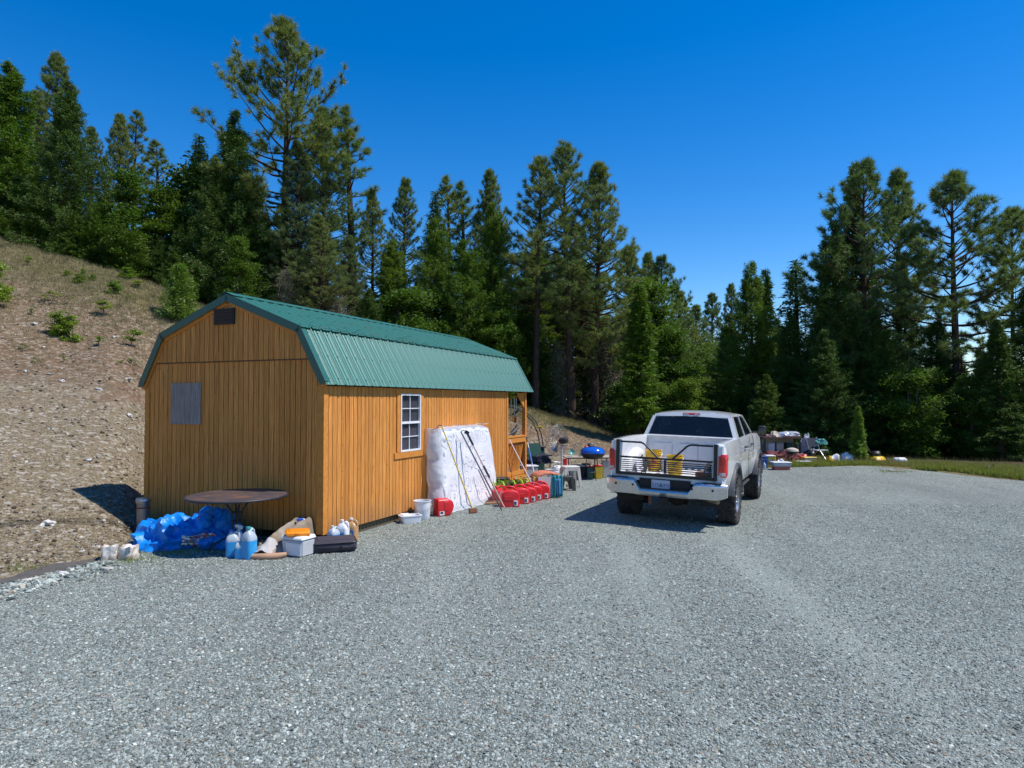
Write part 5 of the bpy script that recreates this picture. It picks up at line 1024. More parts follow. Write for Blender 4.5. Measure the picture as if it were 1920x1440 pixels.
# crumpled white heap in the left of the bed, a brown box at the right
def crumple(name, loc, r, amp, freq, seed, mat, label=None, cat=None, sub=4, pointy=1.0, parent=None, rz=0, flat=0., group=None, smooth=40, squash=None):
    """a heap of cloth or film: displaced half dome with folded creases"""
    vs, fs = ico(sub); q = MB(); out = []
    for v in vs:
        n1 = noise.noise(v*freq+Vector((seed, seed*.7, 0))); n2 = noise.noise(v*freq*2.7+Vector((0, seed, seed))); n3 = abs(noise.noise(v*freq*1.5+Vector((seed*2, 3, 1))))
        k = 1+amp*(n1+.5*n2-1.1*n3*pointy+.28*abs(noise.noise(v*freq*6+Vector((seed, 1, 9)))))
        z = v.z*k*r[2]; x, y = v.x*k*r[0], v.y*k*r[1]
        if z < flat: sprd = min(1.0, (flat-z)/r[2]); z = flat-.0-.01*sprd; x *= 1+.12*sprd*(v.z < 0)*0; 
        if squash: z = squash(x, y, z)
        out.append((x, y, z))
    q.add(out, fs); me = q.mesh(name, mat, smooth)
    o = link(name, me, parent, loc, (0, 0, rz))
    return tag(o, label, cat, group) if label else o
FILM = paint('glossy_white', (.72, .72, .76), .3, vary=.1, **{'Coat Weight': .5})
crumple('white_heap', tw(-.66, 1.05, .86), (.12, .40, .22), .5, 1.5, 3.3, FILM, 'small crumpled white heap in the left of the truck bed', 'sheet', rz=-TA)
t = thing('cardboard_box', 'flat brown box lying on the right of the truck bed', 'box', tw(.60, .62, .868), -TA); q = MB(); q.box((0, 0, .05), (.34, .26, .10)); q.build('carton', RUST, t); q = MB(); q.box((0, 0, .1012), (.05, .262, .002)); q.build('tape', BEDG, t)
t = bucket('white_tub', tw(-.26, 1.30, .868), .62, FILM, 'small white tub between the two yellow buckets', None, None, FILM, .37)
# ---------------------------------------------------------------- the clutter around the shed
def P(px, py, d=None):
    if d is None: return Vector(on_ray(px, py, 4))
    x = (px-960)/F*d; return Vector((x, d, hfun(x, d)))
RX = Matrix.Rotation; GX = lambda a: Matrix.Rotation(a, 4, 'X'); GY = lambda a: Matrix.Rotation(a, 4, 'Y'); GZ = lambda a: Matrix.Rotation(a, 4, 'Z')
GALV = paint('galvanised_steel', (.36, .37, .39), .35, .75, vary=.25); IRON = paint('dark_iron', (.035, .036, .042), .5, .3)
TARP = NT('blue_tarp_film'); _f = TARP.noise(TARP.coord('Object'), 7, 5, .7); TARP.set(TARP.ramp(_f, [(.3, (.002, .13, .50)), (.6, (.006, .25, .74)), (.8, (.04, .38, .84))]), .36, 0, .4); TARP.bump(TARP.noise(TARP.coord('Object'), 22, 4), .5, .02); TARP = TARP.m
# stove pipe canister
t = thing('metal_canister', 'galvanised stove pipe canister with bright cap at the left corner of the shed', 'canister', SW(3.12, -.46, .0))
q = MB(); q.lathe([(.095, 0), (.095, .47), (.098, .475), (.098, .485), (.093, .49)], 28); q.build('pipe', GALV, t, smooth=50)
q = MB(); q.lathe([(.106, .485), (.11, .49), (.11, .55), (.103, .56), (0, .563)], 28); q.build('cap', CHR, t, smooth=50)
q = MB(); q.lathe([(.0965, .40), (.0985, .405), (.0985, .42), (.0965, .425)], 28); q.build('band', RUST, t)
# blue tarp heap: three folded lobes of one sheet
vs, fs = ico(5); q = MB()
for (cx, cy, r, seed, a) in ((-4.98, 9.74, (.40, .34, .39), 1.7, .55), (-4.66, 9.98, (.40, .32, .40), 5.2, .5), (-4.42, 10.02, (.33, .30, .43), 8.8, .45), (-4.55, 9.74, (.46, .20, .26), 3.9, .5)):
    out = []
    for v in vs:
        n1 = noise.noise(v*1.5+Vector((seed, 0, 2))); rd = 1-abs(noise.noise(v*2.6+Vector((0, seed, 1))))*2.0; rd2 = 1-abs(noise.noise(v*5.5+Vector((seed, 2, 1))))*2; k = 1+a*n1+.26*rd+.05*rd2
        x, y, z = v.x*k*r[0], v.y*k*r[1], v.z*k*r[2]*.93
        out.append((cx+4.7+x*math.cos(.4)+y*math.sin(.4), cy-9.9-x*math.sin(.4)+y*math.cos(.4), max(z, -.02+.01*n1)))
    q.add(out, fs)
tag(q.build('blue_tarp', TARP, None, smooth=34, loc=(-4.7, 9.9, 0)), 'crumpled bright blue tarp heaped against the gable wall under the table', 'tarp')
PRNT = NT('printed_bag_film'); _v = PRNT.n('ShaderNodeSeparateColor'); PRNT.l(PRNT.vor(PRNT.coord('Object', (1, 1, 1.6)), 26), _v.inputs[0]); PRNT.set(PRNT.ramp(_v.outputs[0], [(0, (.08, .05, .05)), (.3, (.45, .05, .06)), (.45, (.10, .14, .4)), (.6, (.7, .66, .62)), (.85, (.55, .42, .32))], 'CONSTANT'), .3, 0, .5); PRNT = PRNT.m
t = tag(MB().grid(lambda s, u: ((s-.5)*.44, -.015*math.sin(s*9)-.02*u, .16*u+.02*math.sin(s*7+u*3)), 16, 6).build('printed_bag', PRNT, None, smooth=60, loc=(-4.38, 9.42, .06), rot=(-.35, 0, .34)), 'printed plastic bag lying on the front of the blue tarp', 'bag')
md = t.modifiers.new('t', 'SOLIDIFY'); md.thickness = .015
# dirt stained block of white foam
STAIN = NT('stained_white_foam'); _f = STAIN.noise(STAIN.coord('Object'), 9, 5, .7); STAIN.set(STAIN.ramp(_f, [(.42, (.66, .63, .58)), (.55, (.46, .38, .31)), (.7, (.20, .14, .10))]), .8); STAIN.bump(_f, .5, .03); STAIN = STAIN.m
def lump(name, loc, d, mat, label, cat, rz=0, seed=1, amp=.12, parent=None):
    import bmesh
    bm = bmesh.new(); bmesh.ops.create_cube(bm, size=1); bmesh.ops.subdivide_edges(bm, edges=bm.edges, cuts=6, use_grid_fill=True)
    for v in bm.verts: p = v.co; k = 1+amp*noise.noise(p*3+Vector((seed, 0, 0)))*2; l = p.length; rr = .86+.14*(.5/max(l, .5)); v.co = Vector((p.x*d[0]*k*rr, p.y*d[1]*k*rr, (p.z+.5)*d[2]*(k if p.z > 0 else 1)))
    me = bpy.data.meshes.new(name); bm.to_mesh(me); bm.free(); me.materials.append(mat); me.polygons.foreach_set('use_smooth', [True]*len(me.polygons)); me.set_sharp_from_angle(angle=.6)
    o = link(name, me, parent, loc, (0, 0, rz)); return tag(o, label, cat) if label else o
t = thing('broken_foam_block', 'dirt stained broken white block lying left of the blue tarp', 'block', P(226, 1050), .2)
lump('chunk', (-.10, 0, 0), (.17, .17, .19), STAIN, None, None, .2, 2, parent=t); lump('chunk', (.11, .05, 0), (.17, .18, .17), STAIN, None, None, -.3, 5, parent=t)
# round rusty table
RT = NT('rusty_table_top'); _c = RT.coord('Object'); _f = RT.noise(_c, 4.5, 6, .7, .6); RT.set(RT.ramp(_f, [(.44, (.070, .058, .066)), (.56, (.11, .078, .07)), (.62, (.25, .10, .05)), (.67, (.13, .09, .075)), (.8, (.20, .17, .17))]), .45, .1); RT.bump(RT.noise(_c, 30, 4), .3, .004); RT = RT.m
TB = Vector((-3.88, 9.50, 0)); TB.z = 0
t = thing('round_table', 'round black iron table with rusty top standing against the gable wall', 'table', TB)
q = MB(); q.lathe([(0, .735), (.655, .735), (.668, .742), (.668, .757), (.655, .7605), (0, .7605)], 56); q.build('table_top', RT, t, smooth=40)
q = MB(); q.tube([(.674*math.cos(a*math.pi/28), .674*math.sin(a*math.pi/28), .748) for a in range(57)], .017, 8, caps=False); q.build('rim', IRON, t, smooth=60)
for k in range(4):
    a = k*math.pi/2+3.72; c_, s_ = math.cos(a), math.sin(a); pr = [(.28, .73), (.22, .69), (.12, .62), (.07, .52), (.055, .40), (.07, .28), (.14, .18), (.26, .12), (.33, .09), (.36, .03), (.365, 0)]
    q = MB(); q.tube([(r*c_, r*s_, z) for r, z in pr], .013, 7); q.build('leg', IRON, t, smooth=60)
q = MB(); q.tube([(.06*math.cos(a*.5236), .06*math.sin(a*.5236), .40) for a in range(13)], .008, 6); q.tube([(.06*math.cos(a*.5236), .06*math.sin(a*.5236), .52) for a in range(13)], .008, 6); q.build('ring', IRON, t)
# jugs and bottles
HD = paint('white_hdpe', (.74, .75, .77), .35, vary=.05); TRN = paint('milky_plastic', (.62, .70, .76), .3, vary=.08, **{'Transmission Weight': .35}); BLQ = paint('blue_liquid', (.02, .32, .68), .15, vary=.05, **{'Coat Weight': .4}); BRQ = paint('amber_plastic', (.48, .27, .12), .3, vary=.06); LBB = paint('label_blue', (.02, .10, .42), .4); LBT = paint('label_teal', (.22, .60, .58), .4); BCAP = paint('blue_cap', (.03, .12, .55), .3); RCAP = paint('red_cap', (.6, .03, .02), .3); TCAP = paint('teal_cap', (.03, .35, .33), .3); WCAP = paint('white_cap', (.8, .8, .8), .3); PINKL = paint('label_pink', (.62, .05, .16), .4); ORG = paint('orange_plastic', (.85, .26, .012), .35, vary=.05); LBC = NT('label_colours'); _n = LBC.noise(LBC.coord('Object'), 30, 2); LBC.set(LBC.ramp(_n, [(.35, (.8, .75, .2)), (.45, (.1, .45, .3)), (.55, (.75, .1, .1)), (.65, (.85, .85, .9))], 'CONSTANT'), .4); LBC = LBC.m
def rrect(w, d, r, n=4):
    pts = []
    for (sx, sy, a0) in ((1, 1, 0), (-1, 1, 1), (-1, -1, 2), (1, -1, 3)):
        for k in range(n+1): a = (a0+k/n)*math.pi/2; pts.append((sx*(w/2-r)+r*math.cos(a), sy*(d/2-r)+r*math.sin(a)))
    return pts
def jug(loc, rz, label, w=.15, d=.15, h=.30, body=HD, cap=BCAP, liquid=None, lab=None, lab2=None, trigger=None, handle=True, group=None, name='jug', tilt=None):
    t = thing(name, label, 'bottle' if name != 'jug' else 'jug', loc, rz, group, rot=tilt)
    def ring(z, k, sh=0): return [(x*k+sh, y*k, z) for x, y in rrect(w, d, min(w, d)*.3)]
    hb = h*.62; rings = [ring(0, .88), ring(.008, .97), ring(.02, 1), ring(hb*.5, .985), ring(hb, 1), ring(hb+.04*h, .97), ring(h*.76, .80, -w*.02), ring(h*.84, .52, -w*.06), ring(h*.88, .27, -w*.1), ring(h*.93, .24, -w*.1)]
    q = MB(); q.loft(rings); q.build('body', body, t, smooth=50)
    if liquid: q = MB(); q.loft([[(x*1.012, y*1.012, z) for x, y, z in r] for r in (rings[0], rings[1], rings[2], rings[3], ring(hb*.93, .995))]); q.build('liquid_part', liquid, t, smooth=50)
    if handle: q = MB(); q.tube([(w*.08, 0, h*.86), (w*.30, 0, h*.92), (w*.46, 0, h*.86), (w*.49, 0, h*.72), (w*.43, 0, h*.60)], .014*h/.3, 8, flat=.8); q.build('handle', body, t, smooth=60)
    q = MB()
    if trigger: 
        q.lathe([(.02, h*.93), (.02, h*.98), (.013, h*1.0), (.012, h*1.05)], 12, (-w*.1, 0, 0)); q.box((-w*.1-.015, 0, h*1.09), (.10, .032, .04), bev=.008); q.box((-w*.1+.035, 0, h*1.05), (.05, .03, .05), GY(.5), bev=.006); q.tube([(-w*.1-.035, 0, h*1.07), (-w*.1-.05, 0, h*.98)], .006, 6); q.build('trigger_head', trigger, t)
    else: q.lathe([(.022*h/.3, h*.92), (.024*h/.3, h*.93), (.022*h/.3, h), (0, h)], 16, (-w*.1, 0, 0)); q.build('cap', cap, t, smooth=40)
    if lab: q = MB(); q.box((0, -d*.5-.001, h*.32), (w*.66, .004, h*.38)); q.box((0, d*.5+.001, h*.32), (w*.66, .004, h*.38)); q.build('label_patch', lab, t)
    if lab2: q = MB(); q.box((0, -d*.5-.0035, h*.33), (w*.4, .004, h*.2)); q.build('label_badge', lab2, t)
    return t
jug(P(438, 1044)+V3(0, .02, 0), .3, 'milky jug with blue cap, leftmost of the bottles in front of the table', .17, .15, .36, TRN, BCAP, BLQ)
jug(P(469, 1047)+V3(0, .02, 0), 1.2, 'clear jug half full of blue liquid beside the tan canvas', .17, .17, .42, TRN, TCAP, BLQ)
jug(P(452, 1036), -.4, 'white spray bottle behind the two blue jugs', .12, .09, .34, HD, None, None, LBT, None, HD, False, name='spray_bottle')
jug(P(455, 1048)+V3(-.02, -.0, 0), .1, 'small blue and white bottle between the two blue jugs', .11, .10, .25, TRN, WCAP, BLQ)
# tan canvas garment: two long crumpled legs and a folded hem
CANV = NT('tan_canvas'); _f = CANV.noise(CANV.coord('Object'), 5, 5); CANV.set(CANV.ramp(_f, [(.3, (.17, .125, .085)), (.55, (.27, .215, .155)), (.75, (.40, .36, .33))]), .9); CANV.bump(CANV.noise(CANV.coord('Object'), 60, 3), .4, .006); CANV = CANV.m; LEA = paint('tan_leather', (.42, .24, .14), .7, vary=.2)
t = thing('canvas_waders', 'tan canvas garment crumpled on the gravel beside the white cooler', 'garment', (-3.2, 9.22, 0), .0)
def canvas(s, u):
    cx_ = -.16+.30*u; hw = .25-.04*u; a = (s-.5)*2; fold = abs(math.sin(math.pi*(s*1.95+.12+.12*math.sin(u*3))))**.55; n1 = noise.noise(Vector((s*4, u*4, 1.3)))
    z = (.05+.36*u**1.15)*(.35+.65*fold)*(1-abs(a)**5)+.035*n1+.015*noise.noise(Vector((s*12, u*12, 3))); return (cx_+a*hw*(1-.15*n1)+.03*math.sin(u*7), -.34+.92*u+.03*n1, max(z, .0)+.004)
q = MB(); q.grid(canvas, 44, 40); q.build('canvas_sheet', CANV, t, smooth=60)
q = MB(); q.tube([(-.27, -.34, .035), (-.1, -.37, .04), (.1, -.33, .04), (.2, -.26, .05)], [.035, .045, .045, .03], 10); q.build('rolled_hem', LEA, t, smooth=60)
q = MB(); q.grid(lambda s, u: (-.25+s*.26+.04*u, -.33+u*.26, .06+.13*math.sin(s*3.0)*(.4+u)+.01*math.sin(s*14+u*9)), 12, 12); q.build('pale_patch', paint('pale_canvas', (.42, .39, .38), .85, vary=.15), t, smooth=60)
# cooler with an orange case on top
GREYP = paint('light_grey_plastic', (.50, .51, .52), .45, vary=.08)
cl = P(556, 1044)+V3(0, .13, 0); t = thing('cooler', 'small white and grey cooler under the orange case', 'cooler', cl, -.42)
q = MB(); q.box((0, 0, .115), (.34, .25, .23), taper=1.06, bev=.022); q.build('body', GREYP, t, smooth=40); q = MB(); q.box((0, 0, .25), (.385, .285, .05), taper=.96, bev=.014); q.build('lid', HD, t, smooth=40)
q = MB(); q.box((.03, -.134, .105), (.25, .006, .17), GX(.03), bev=.003); q.build('front_panel', HD, t); q = MB(); q.tube([(-.18, -.09, .19), (-.20, -.09, .21), (-.20, .09, .21), (-.18, .09, .19)], .010, 6); q.build('handle', HD, t)
t = thing('orange_case', 'flat orange plastic case lying on the cooler', 'case', cl+V3(-.01, 0, .279), rot=(.04, .02, .35)); q = MB(); q.box((0, 0, .028), (.31, .28, .054), bev=.012); q.build('shell', ORG, t, smooth=40); q = MB(); q.box((0, 0, .0575), (.22, .18, .005), bev=.002); q.build('raised_lid', ORG, t); q = MB(); q.box((0, -.137, .04), (.08, .018, .018), bev=.004); q.build('latch', ORG, t)
# suitcase
CASE = paint('dark_suitcase_fabric', (.035, .03, .045), .8, vary=.2); t = thing('suitcase', 'black fabric suitcase lying flat at the corner of the shed', 'suitcase', (-2.50, 9.44, hfun(-2.5, 9.4)), .33)
q = MB(); q.box((0, 0, .085), (.60, .44, .165), bev=.035); q.build('shell', CASE, t, smooth=50); q = MB(); q.tube([(x*1.005, y*1.01, .14) for x, y in rrect(.60, .44, .05)+[rrect(.60, .44, .05)[0]]], .008, 6); q.build('piping', BLK, t); q = MB(); q.box((0, .0, .170), (.44, .30, .01), bev=.004); q.build('front_pocket', CASE, t)
q = MB(); q.tube([(.08, -.22, .09), (.10, -.255, .085), (.24, -.255, .085), (.26, -.22, .09)], .012, 6); q.build('handle', BLK, t)
# bottles at the right end of the gable and at the corner
jug(SW(.40, -.20, 0), -.5, 'white bottle with red cap leaning among the cleaners at the end of the gable', .11, .09, .30, HD, RCAP, None, PINKL, name='cleaner_bottle')
jug(SW(.24, -.16, 0), .2, 'spray bottle with blue trigger, tallest by the end of the gable', .10, .08, .34, HD, None, None, PINKL, None, BCAP, False, name='spray_bottle')
jug(SW(.16, -.30, 0), .1, 'squat white jug in front of the blue trigger spray bottle', .16, .12, .27, HD, WCAP, None, None)
t = thing('white_carton', 'small white carton beside the spray bottle at the gable corner', 'carton', SW(.07, -.20, 0), -.3); q = MB(); q.box((0, 0, .09), (.13, .09, .18), bev=.006); q.build('box_body', HD, t); q = MB(); q.box((0, -.047, .11), (.08, .003, .05)); q.build('label_patch', LBT, t)
jug(P(627, 0, 9.72), 1.0, 'clear jug of blue liquid, leftmost of three at the shed corner', .16, .15, .29, TRN, WCAP, BLQ)
jug(P(645, 0, 9.86), -.25, 'white jug with teal label, middle of three at the shed corner', .17, .13, .35, HD, WCAP, None, LBT, LBB)
jug(P(662, 0, 10.0), -.3, 'amber jug with blue label, rightmost of three at the shed corner', .17, .13, .35, BRQ, WCAP, None, LBB, LBC)
# tray, bucket, fallen red can
t = thing('litter_tray', 'white plastic tray on the gravel in front of the white bucket', 'tray', P(768, 982)+V3(0, .1, 0), .45)
q = MB(); o_, i_ = rrect(.36, .26, .04), rrect(.33, .23, .035); q.loft([[(x*.86, y*.86, 0) for x, y in o_], [(x, y, .12) for x, y in o_], [(x*1.04, y*1.05, .122) for x, y in o_], [(x*1.04, y*1.05, .13) for x, y in o_], [(x, y, .13) for x, y in i_], [(x*.86, y*.86, .01) for x, y in i_]]); q.build('tray_body', HD, t, smooth=40); q = MB(); q.box((-.07, .02, .13), (.16, .24, .03), bev=.006); q.build('scoop_tray', HD, t)
t = bucket('white_bucket', P(791, 976)+V3(0, .12, 0), 1.0, HD, 'white bucket standing between the tray and the red can', None, None, None, .33, rings=False); 
REDC = paint('red_can_plastic', (.62, .010, .018), .38, vary=.06); 
t = thing('scrap_lump', 'small brown thing on the ground behind the white tray', 'scrap', P(752, 975), .4); q = MB(); q.lathe([(.06, 0), (.065, .02), (.03, .06), (0, .07)], 12); q.build('lump', RUST, t)
def gascan(loc, rz, label, s=1.0, rot=None, spout=True):
    t = thing('fuel_can', label, 'fuel can', loc, rz, 'red fuel cans', s, rot)
    q = MB(); rings = []
    for z, k, sh in ((0, .93, 0), (.01, .99, 0), (.03, 1, 0), (.19, 1.0, 0), (.215, .97, 0), (.235, .88, 0), (.255, .72, 0), (.268, .5, .0), (.272, .3, .0)): rings.append([(x*(k if z > .17 else 1*k), y*(.92+.08*k), z) for x, y in rrect(.31, .24, .045)])
    q.loft(rings); q.build('body', REDC, t, smooth=50)
    q = MB(); q.tube([(-.10, 0, .245), (-.075, 0, .305), (-.02, 0, .325), (.06, 0, .310), (.115, 0, .265), (.13, 0, .215)], [.026, .022, .020, .020, .022, .026], 10, flat=.8); q.build('handle', REDC, t, smooth=60)
    q = MB(); q.lathe([(.030, .26), (.032, .31), (.026, .325), (0, .33)], 12, (-.075, .06, 0)); q.build('cap', REDC, t)
    if spout: q = MB(); q.tube([(-.075, .06, .33), (-.09, .085, .385), (-.12, .10, .40)], [.014, .012, .008], 8); q.build('spout', SPOUT, t)
    q = MB(); q.box((.085, -.1235, .070), (.066, .004, .085)); q.build('label_patch', HD, t); q = MB(); q.box((.076, -.1265, .066), (.034, .003, .050)); q.build('label_print', BLKR, t)
    q = MB(); q.box((-.03, -.122, .15), (.15, .010, .07), bev=.002); q.build('embossed_panel', REDC, t)
    return t
SPOUT = paint('yellow_green_spout', (.42, .62, .02), .4)
for i, (px, py, z_) in enumerate([(955, 951, 1.22), (975, 946, 1.17), (989, 943, 1.14), (1000, 939.5, 1.12), (1014, 937, 1.15)]):
    gascan(P(px, py)+V3(.0, .16, 0), .18+.05*(i % 2), ['nearest red fuel can of the row beside the mattress', 'second red fuel can of the row, counting from the mattress', 'middle red fuel can of the row', 'fourth red fuel can of the row, next to the last', 'last red fuel can of the row, beside the orange covered seat'][i], z_)
gascan(P(938, 0, 13.9), .9, 'red fuel can half hidden behind the row and the mattress', 1.05)
gascan(P(818, 969)+V3(-.02, .12, .15), 0, 'red fuel can lying on its side by the white bucket', 1.05, rot=(0, math.pi/2, .5), spout=False)
# mattress in plastic
MATT = NT('patterned_mattress_cover'); _c = MATT.coord('Object'); _d = MATT.n('ShaderNodeTexNoise'); _d.inputs['Scale'].default_value = 2.2; MATT.l(_c, _d.inputs[0]); _vv = MATT.n('ShaderNodeVectorMath', operation='MULTIPLY_ADD'); _vv.inputs[1].default_value = (.5, .5, .5); MATT.l(_d.outputs['Color'], _vv.inputs[0]); MATT.l(_c, _vv.inputs[2])
_v = MATT.vor(_vv.outputs[0], 2.6, 'F1', 'Distance'); _w = MATT.math('FRACT', MATT.math('MULTIPLY', _v, 5.0)); _l = MATT.ramp(_w, [(.0, (.26, .28, .36)), (.10, (.36, .38, .45)), (.20, (.76, .76, .80)), (1, (.80, .80, .83))]); _m = MATT.noise(_c, 3.2, 2)
MATT.set(MATT.mix(MATT.ramp(_m, [(.44, (0,)*3), (.54, (1,)*3)]), (.78, .78, .82), _l), .38, 0, .5, **{'Coat Weight': .55, 'Coat Roughness': .12}); MATT.bump(MATT.noise(MATT.coord('Object', (3, 3, 1.5)), 2.6, 5), .55, .05); MATT = MATT.m
PLF = NT('clear_plastic_wrap'); PLF.set((.75, .77, .80), .10, 0, .7); _t = PLF.n('ShaderNodeBsdfTransparent'); _x = PLF.n('ShaderNodeMixShader'); _x.inputs[0].default_value = .45; PLF.l(PLF.b.outputs[0], _x.inputs[1]); PLF.l(_t.outputs[0], _x.inputs[2]); PLF.l(_x.outputs[0], PLF.o.inputs[0]); PLF.bump(PLF.noise(PLF.coord('Object'), 14, 4), .6, .03); PLF = PLF.m
mt = thing('mattress', 'white swirl patterned mattress in clear plastic leaning on the side wall', 'mattress', (CX, CY, 0), -YAW)
def face(u0, off, bulge=1):
    # s: along v, t: up
    def fn(s, t):
        v = 3.02+s*2.22+.10*t*(1-s); z = .015+t*1.57; base = .36+.16*s; x = base*(1-t)+.255*t+off
        ed = min(s, 1-s, t, 1-t); x -= .06*max(0, 1-ed/.05)**2*bulge; x += .018*noise.noise(Vector((s*5, t*6, 2)))*bulge
        if t > .93: z -= .07*(abs(s-.5)*2)**6
        return (x, v, z+.01*noise.noise(Vector((s*8, 1, 1))))
    return fn
q = MB(); q.grid(face(0, 0), 40, 30); n_ = len(q.v); q.grid(lambda s, t: Vector(face(0, -.21, 0)(s, t)), 40, 30)
bd = [i for i in range(40)]+[39+40*j for j in range(1, 30)]+[40*29+i for i in range(38, -1, -1)]+[40*j for j in range(28, 0, -1)]
q.f += [(bd[i], bd[(i+1) % len(bd)], bd[(i+1) % len(bd)]+n_, bd[i]+n_) for i in range(len(bd))]; q.m += [0]*len(bd); q.build('mattress_body', MATT, mt, smooth=60)
q = MB()
def roll(s, t):
    a = s*2*math.pi; v, z = 2.93, .03+t*1.55; fat = .07+.055*abs(math.sin(t*9.4+.4)); xb = (.36*(1-t)+.255*t)-.11
    return (xb+(.13+.3*fat)*math.cos(a)+.012*noise.noise(Vector((a, t*14, 1))), v+fat*math.sin(a)+.01*noise.noise(Vector((a*2, t*20, 5))), z)
q.grid(roll, 18, 60, wrapu=True); q.build('plastic_wrap', PLF, mt, smooth=60)
q = MB(); q.grid(lambda s, t: (.30+.02*math.sin(s*40)-.18*t, 3.0+s*2.2, 1.595+.035*abs(math.sin(s*13+1))*(1-t)+.015*noise.noise(Vector((s*20, t*3, 0)))), 60, 5); q.build('plastic_fold', PLF, mt, smooth=60)
q = MB(); q.grid(lambda s, t: (.34+.16*s+.02+.10*t+.03*noise.noise(Vector((s*14, t*3, 4))), 3.0+s*2.25, .10*(1-t)**2+.012+.02*abs(noise.noise(Vector((s*20, t*4, 7))))), 50, 6); q.build('plastic_skirt', PLF, mt, smooth=60)
# long handled tools leaning on it: foot and top given in the shed frame (out from the wall, along, up)
def SO(o, v, z): return SW(-o, v, z)
YP = paint('yellow_handle', (.66, .47, .03), .4); ASH = paint('pale_wood_handle', (.50, .36, .30), .6); DKW = paint('dark_handle', (.06, .055, .06), .5); WHT = paint('white_handle', (.70, .60, .62), .4); BLP = paint('blue_handle', (.02, .14, .45), .35)
def frame_from(a, b):
    d = (b-a).normalized(); return d, d.cross(Vector((0, 0, 1))).normalized()
def tool(name, label, cat, a, b, rad, mat, parts=()):
    t = thing(name, label, cat, a); L = b-a; q = MB(); q.tube([(0, 0, 0), tuple(L*.5+Vector((0, 0, -.004))), tuple(L)], [rad, rad, rad*.92], 8); q.build('handle', mat, t, smooth=60); return t, L
def px_at(px, py, d):  # point on a sight line at depth d
    return Vector(((px-960)/F*d, d, CAMH+(753.4-py)/F*d))
a = P(887, 962); b_ = px_at(829, 800, 12.45); t, L = tool('yellow_broom', 'yellow handled scraper broom leaning on the left of the mattress', 'broom', a+V3(0, 0, .06), b_, .013, YP)
q = MB(); q.box((0, 0, -.01), (.16, .05, .09), GZ(.4) @ GX(-.2), bev=.01); q.build('head', RUST, t)
q = MB(); q.tube([tuple(L*1.0+V3(-.10, 0, -.02)), tuple(L+V3(-.06, 0, .03)), tuple(L+V3(0, 0, .02))], .008, 6); q.build('hook', BLKR, t)
a = P(941, 957); b_ = px_at(864, 809, 13.0); t, L = tool('dark_hoe', 'dark handled hoe leaning across the mattress', 'hoe', a+V3(0, 0, .01), b_, .014, DKW); q = MB(); q.tube([tuple(L), tuple(L+V3(.05, .0, .03)), tuple(L+V3(.10, 0, .0))], .009, 6); q.box(tuple(L+V3(.12, -.01, -.02)), (.09, .01, .07), GY(.5)); q.build('blade', IRON, t)
a = P(943, 955)+V3(.03, .05, 0); b_ = px_at(876, 812, 13.15); t, L = tool('shovel', 'pale handled shovel with black grips right of the hoe', 'shovel', a+V3(0, 0, .02), b_, .015, ASH)
q = MB(); q.tube([tuple(L*.84), tuple(L*1.01)], .022, 8); q.tube([tuple(L*.40), tuple(L*.56)], .021, 8); q.build('grip', BLK, t)
a = P(925, 946); b_ = px_at(897, 880, 13.5); t, L = tool('push_broom', 'short brown push broom at the foot of the mattress', 'broom', a+V3(0, 0, .06), b_, .011, DKW); q = MB(); q.box((0, 0, -.025), (.34, .07, .05), GZ(.25), bev=.01); q.build('head', ORG if 0 else LEA, t); q = MB(); q.box((0, 0, .008), (.30, .05, .03), GZ(.25)); q.build('bristles', RUST, t)
a = P(1003, 0, 15.4)+V3(0, 0, .06); b_ = px_at(955, 824, 15.7); t, L = tool('mop', 'white handled mop leaning on the porch rail', 'mop', a, b_, .014, WHT); q = MB(); q.box((0, 0, -.02), (.20, .08, .06), bev=.01); q.build('head', HD, t)
a = P(1006, 0, 15.9)+V3(0, 0, .1); b_ = px_at(987, 820, 16.4); t, L = tool('blue_pole', 'blue and white telescoping pole leaning on the porch post', 'pole', a, b_, .015, WHT); q = MB(); q.tube([tuple(L*.45), tuple(L*.78)], .020, 8); q.build('blue_sleeve', BLP, t); q = MB(); q.tube([tuple(L*.9), tuple(L*1.01)], .018, 8); q.build('grip', BLK, t)
# bin, pots, plants behind the cans
BRN = paint('brown_bin_plastic', (.12, .085, .07), .5, vary=.2); t = thing('brown_bin', 'brown lidded bin between the mattress and the porch', 'bin', P(940, 0, 15.1), .2); q = MB(); q.box((0, 0, .17), (.30, .26, .34), taper=1.08, bev=.02); q.build('bin_body', BRN, t, smooth=40); q = MB(); q.box((0, 0, .36), (.35, .31, .04), bev=.012); q.build('lid', BLKR, t)
t = thing('plant_pot', 'dark plastic pot right of the brown bin', 'pot', P(962, 0, 15.3)); q = MB(); q.lathe([(.13, 0), (.16, .24), (.18, .25), (.18, .28), (.15, .28), (.13, .2), (0, .19)], 18); q.build('pot', paint('maroon_pot', (.06, .02, .025), .5), t, smooth=40)
for i, (px, d, h_) in enumerate([(934, 14.35, .34), (975, 14.9, .3)]):
    t = thing('potted_plant', ['leafy potted plant behind the nearest fuel can', 'leafy potted plant behind the middle fuel cans'][i], 'plant', P(px, 0, d)); q = MB(); q.lathe([(.09, 0), (.12, .16), (.13, .17), (.11, .17), (0, .15)], 16); q.build('pot', BLKR, t)
    tr_ = Tree(90+i); c = np.array([0, 0, h_*.85])+tr_.R.normal(0, 1, (160, 3))*[.11, .11, .07]; tr_.leaves(c, .07, .3); v_, f_ = tr_.join(tr_.l); link('leaves', np_mesh('leaves', v_, f_, SHRUB), t)
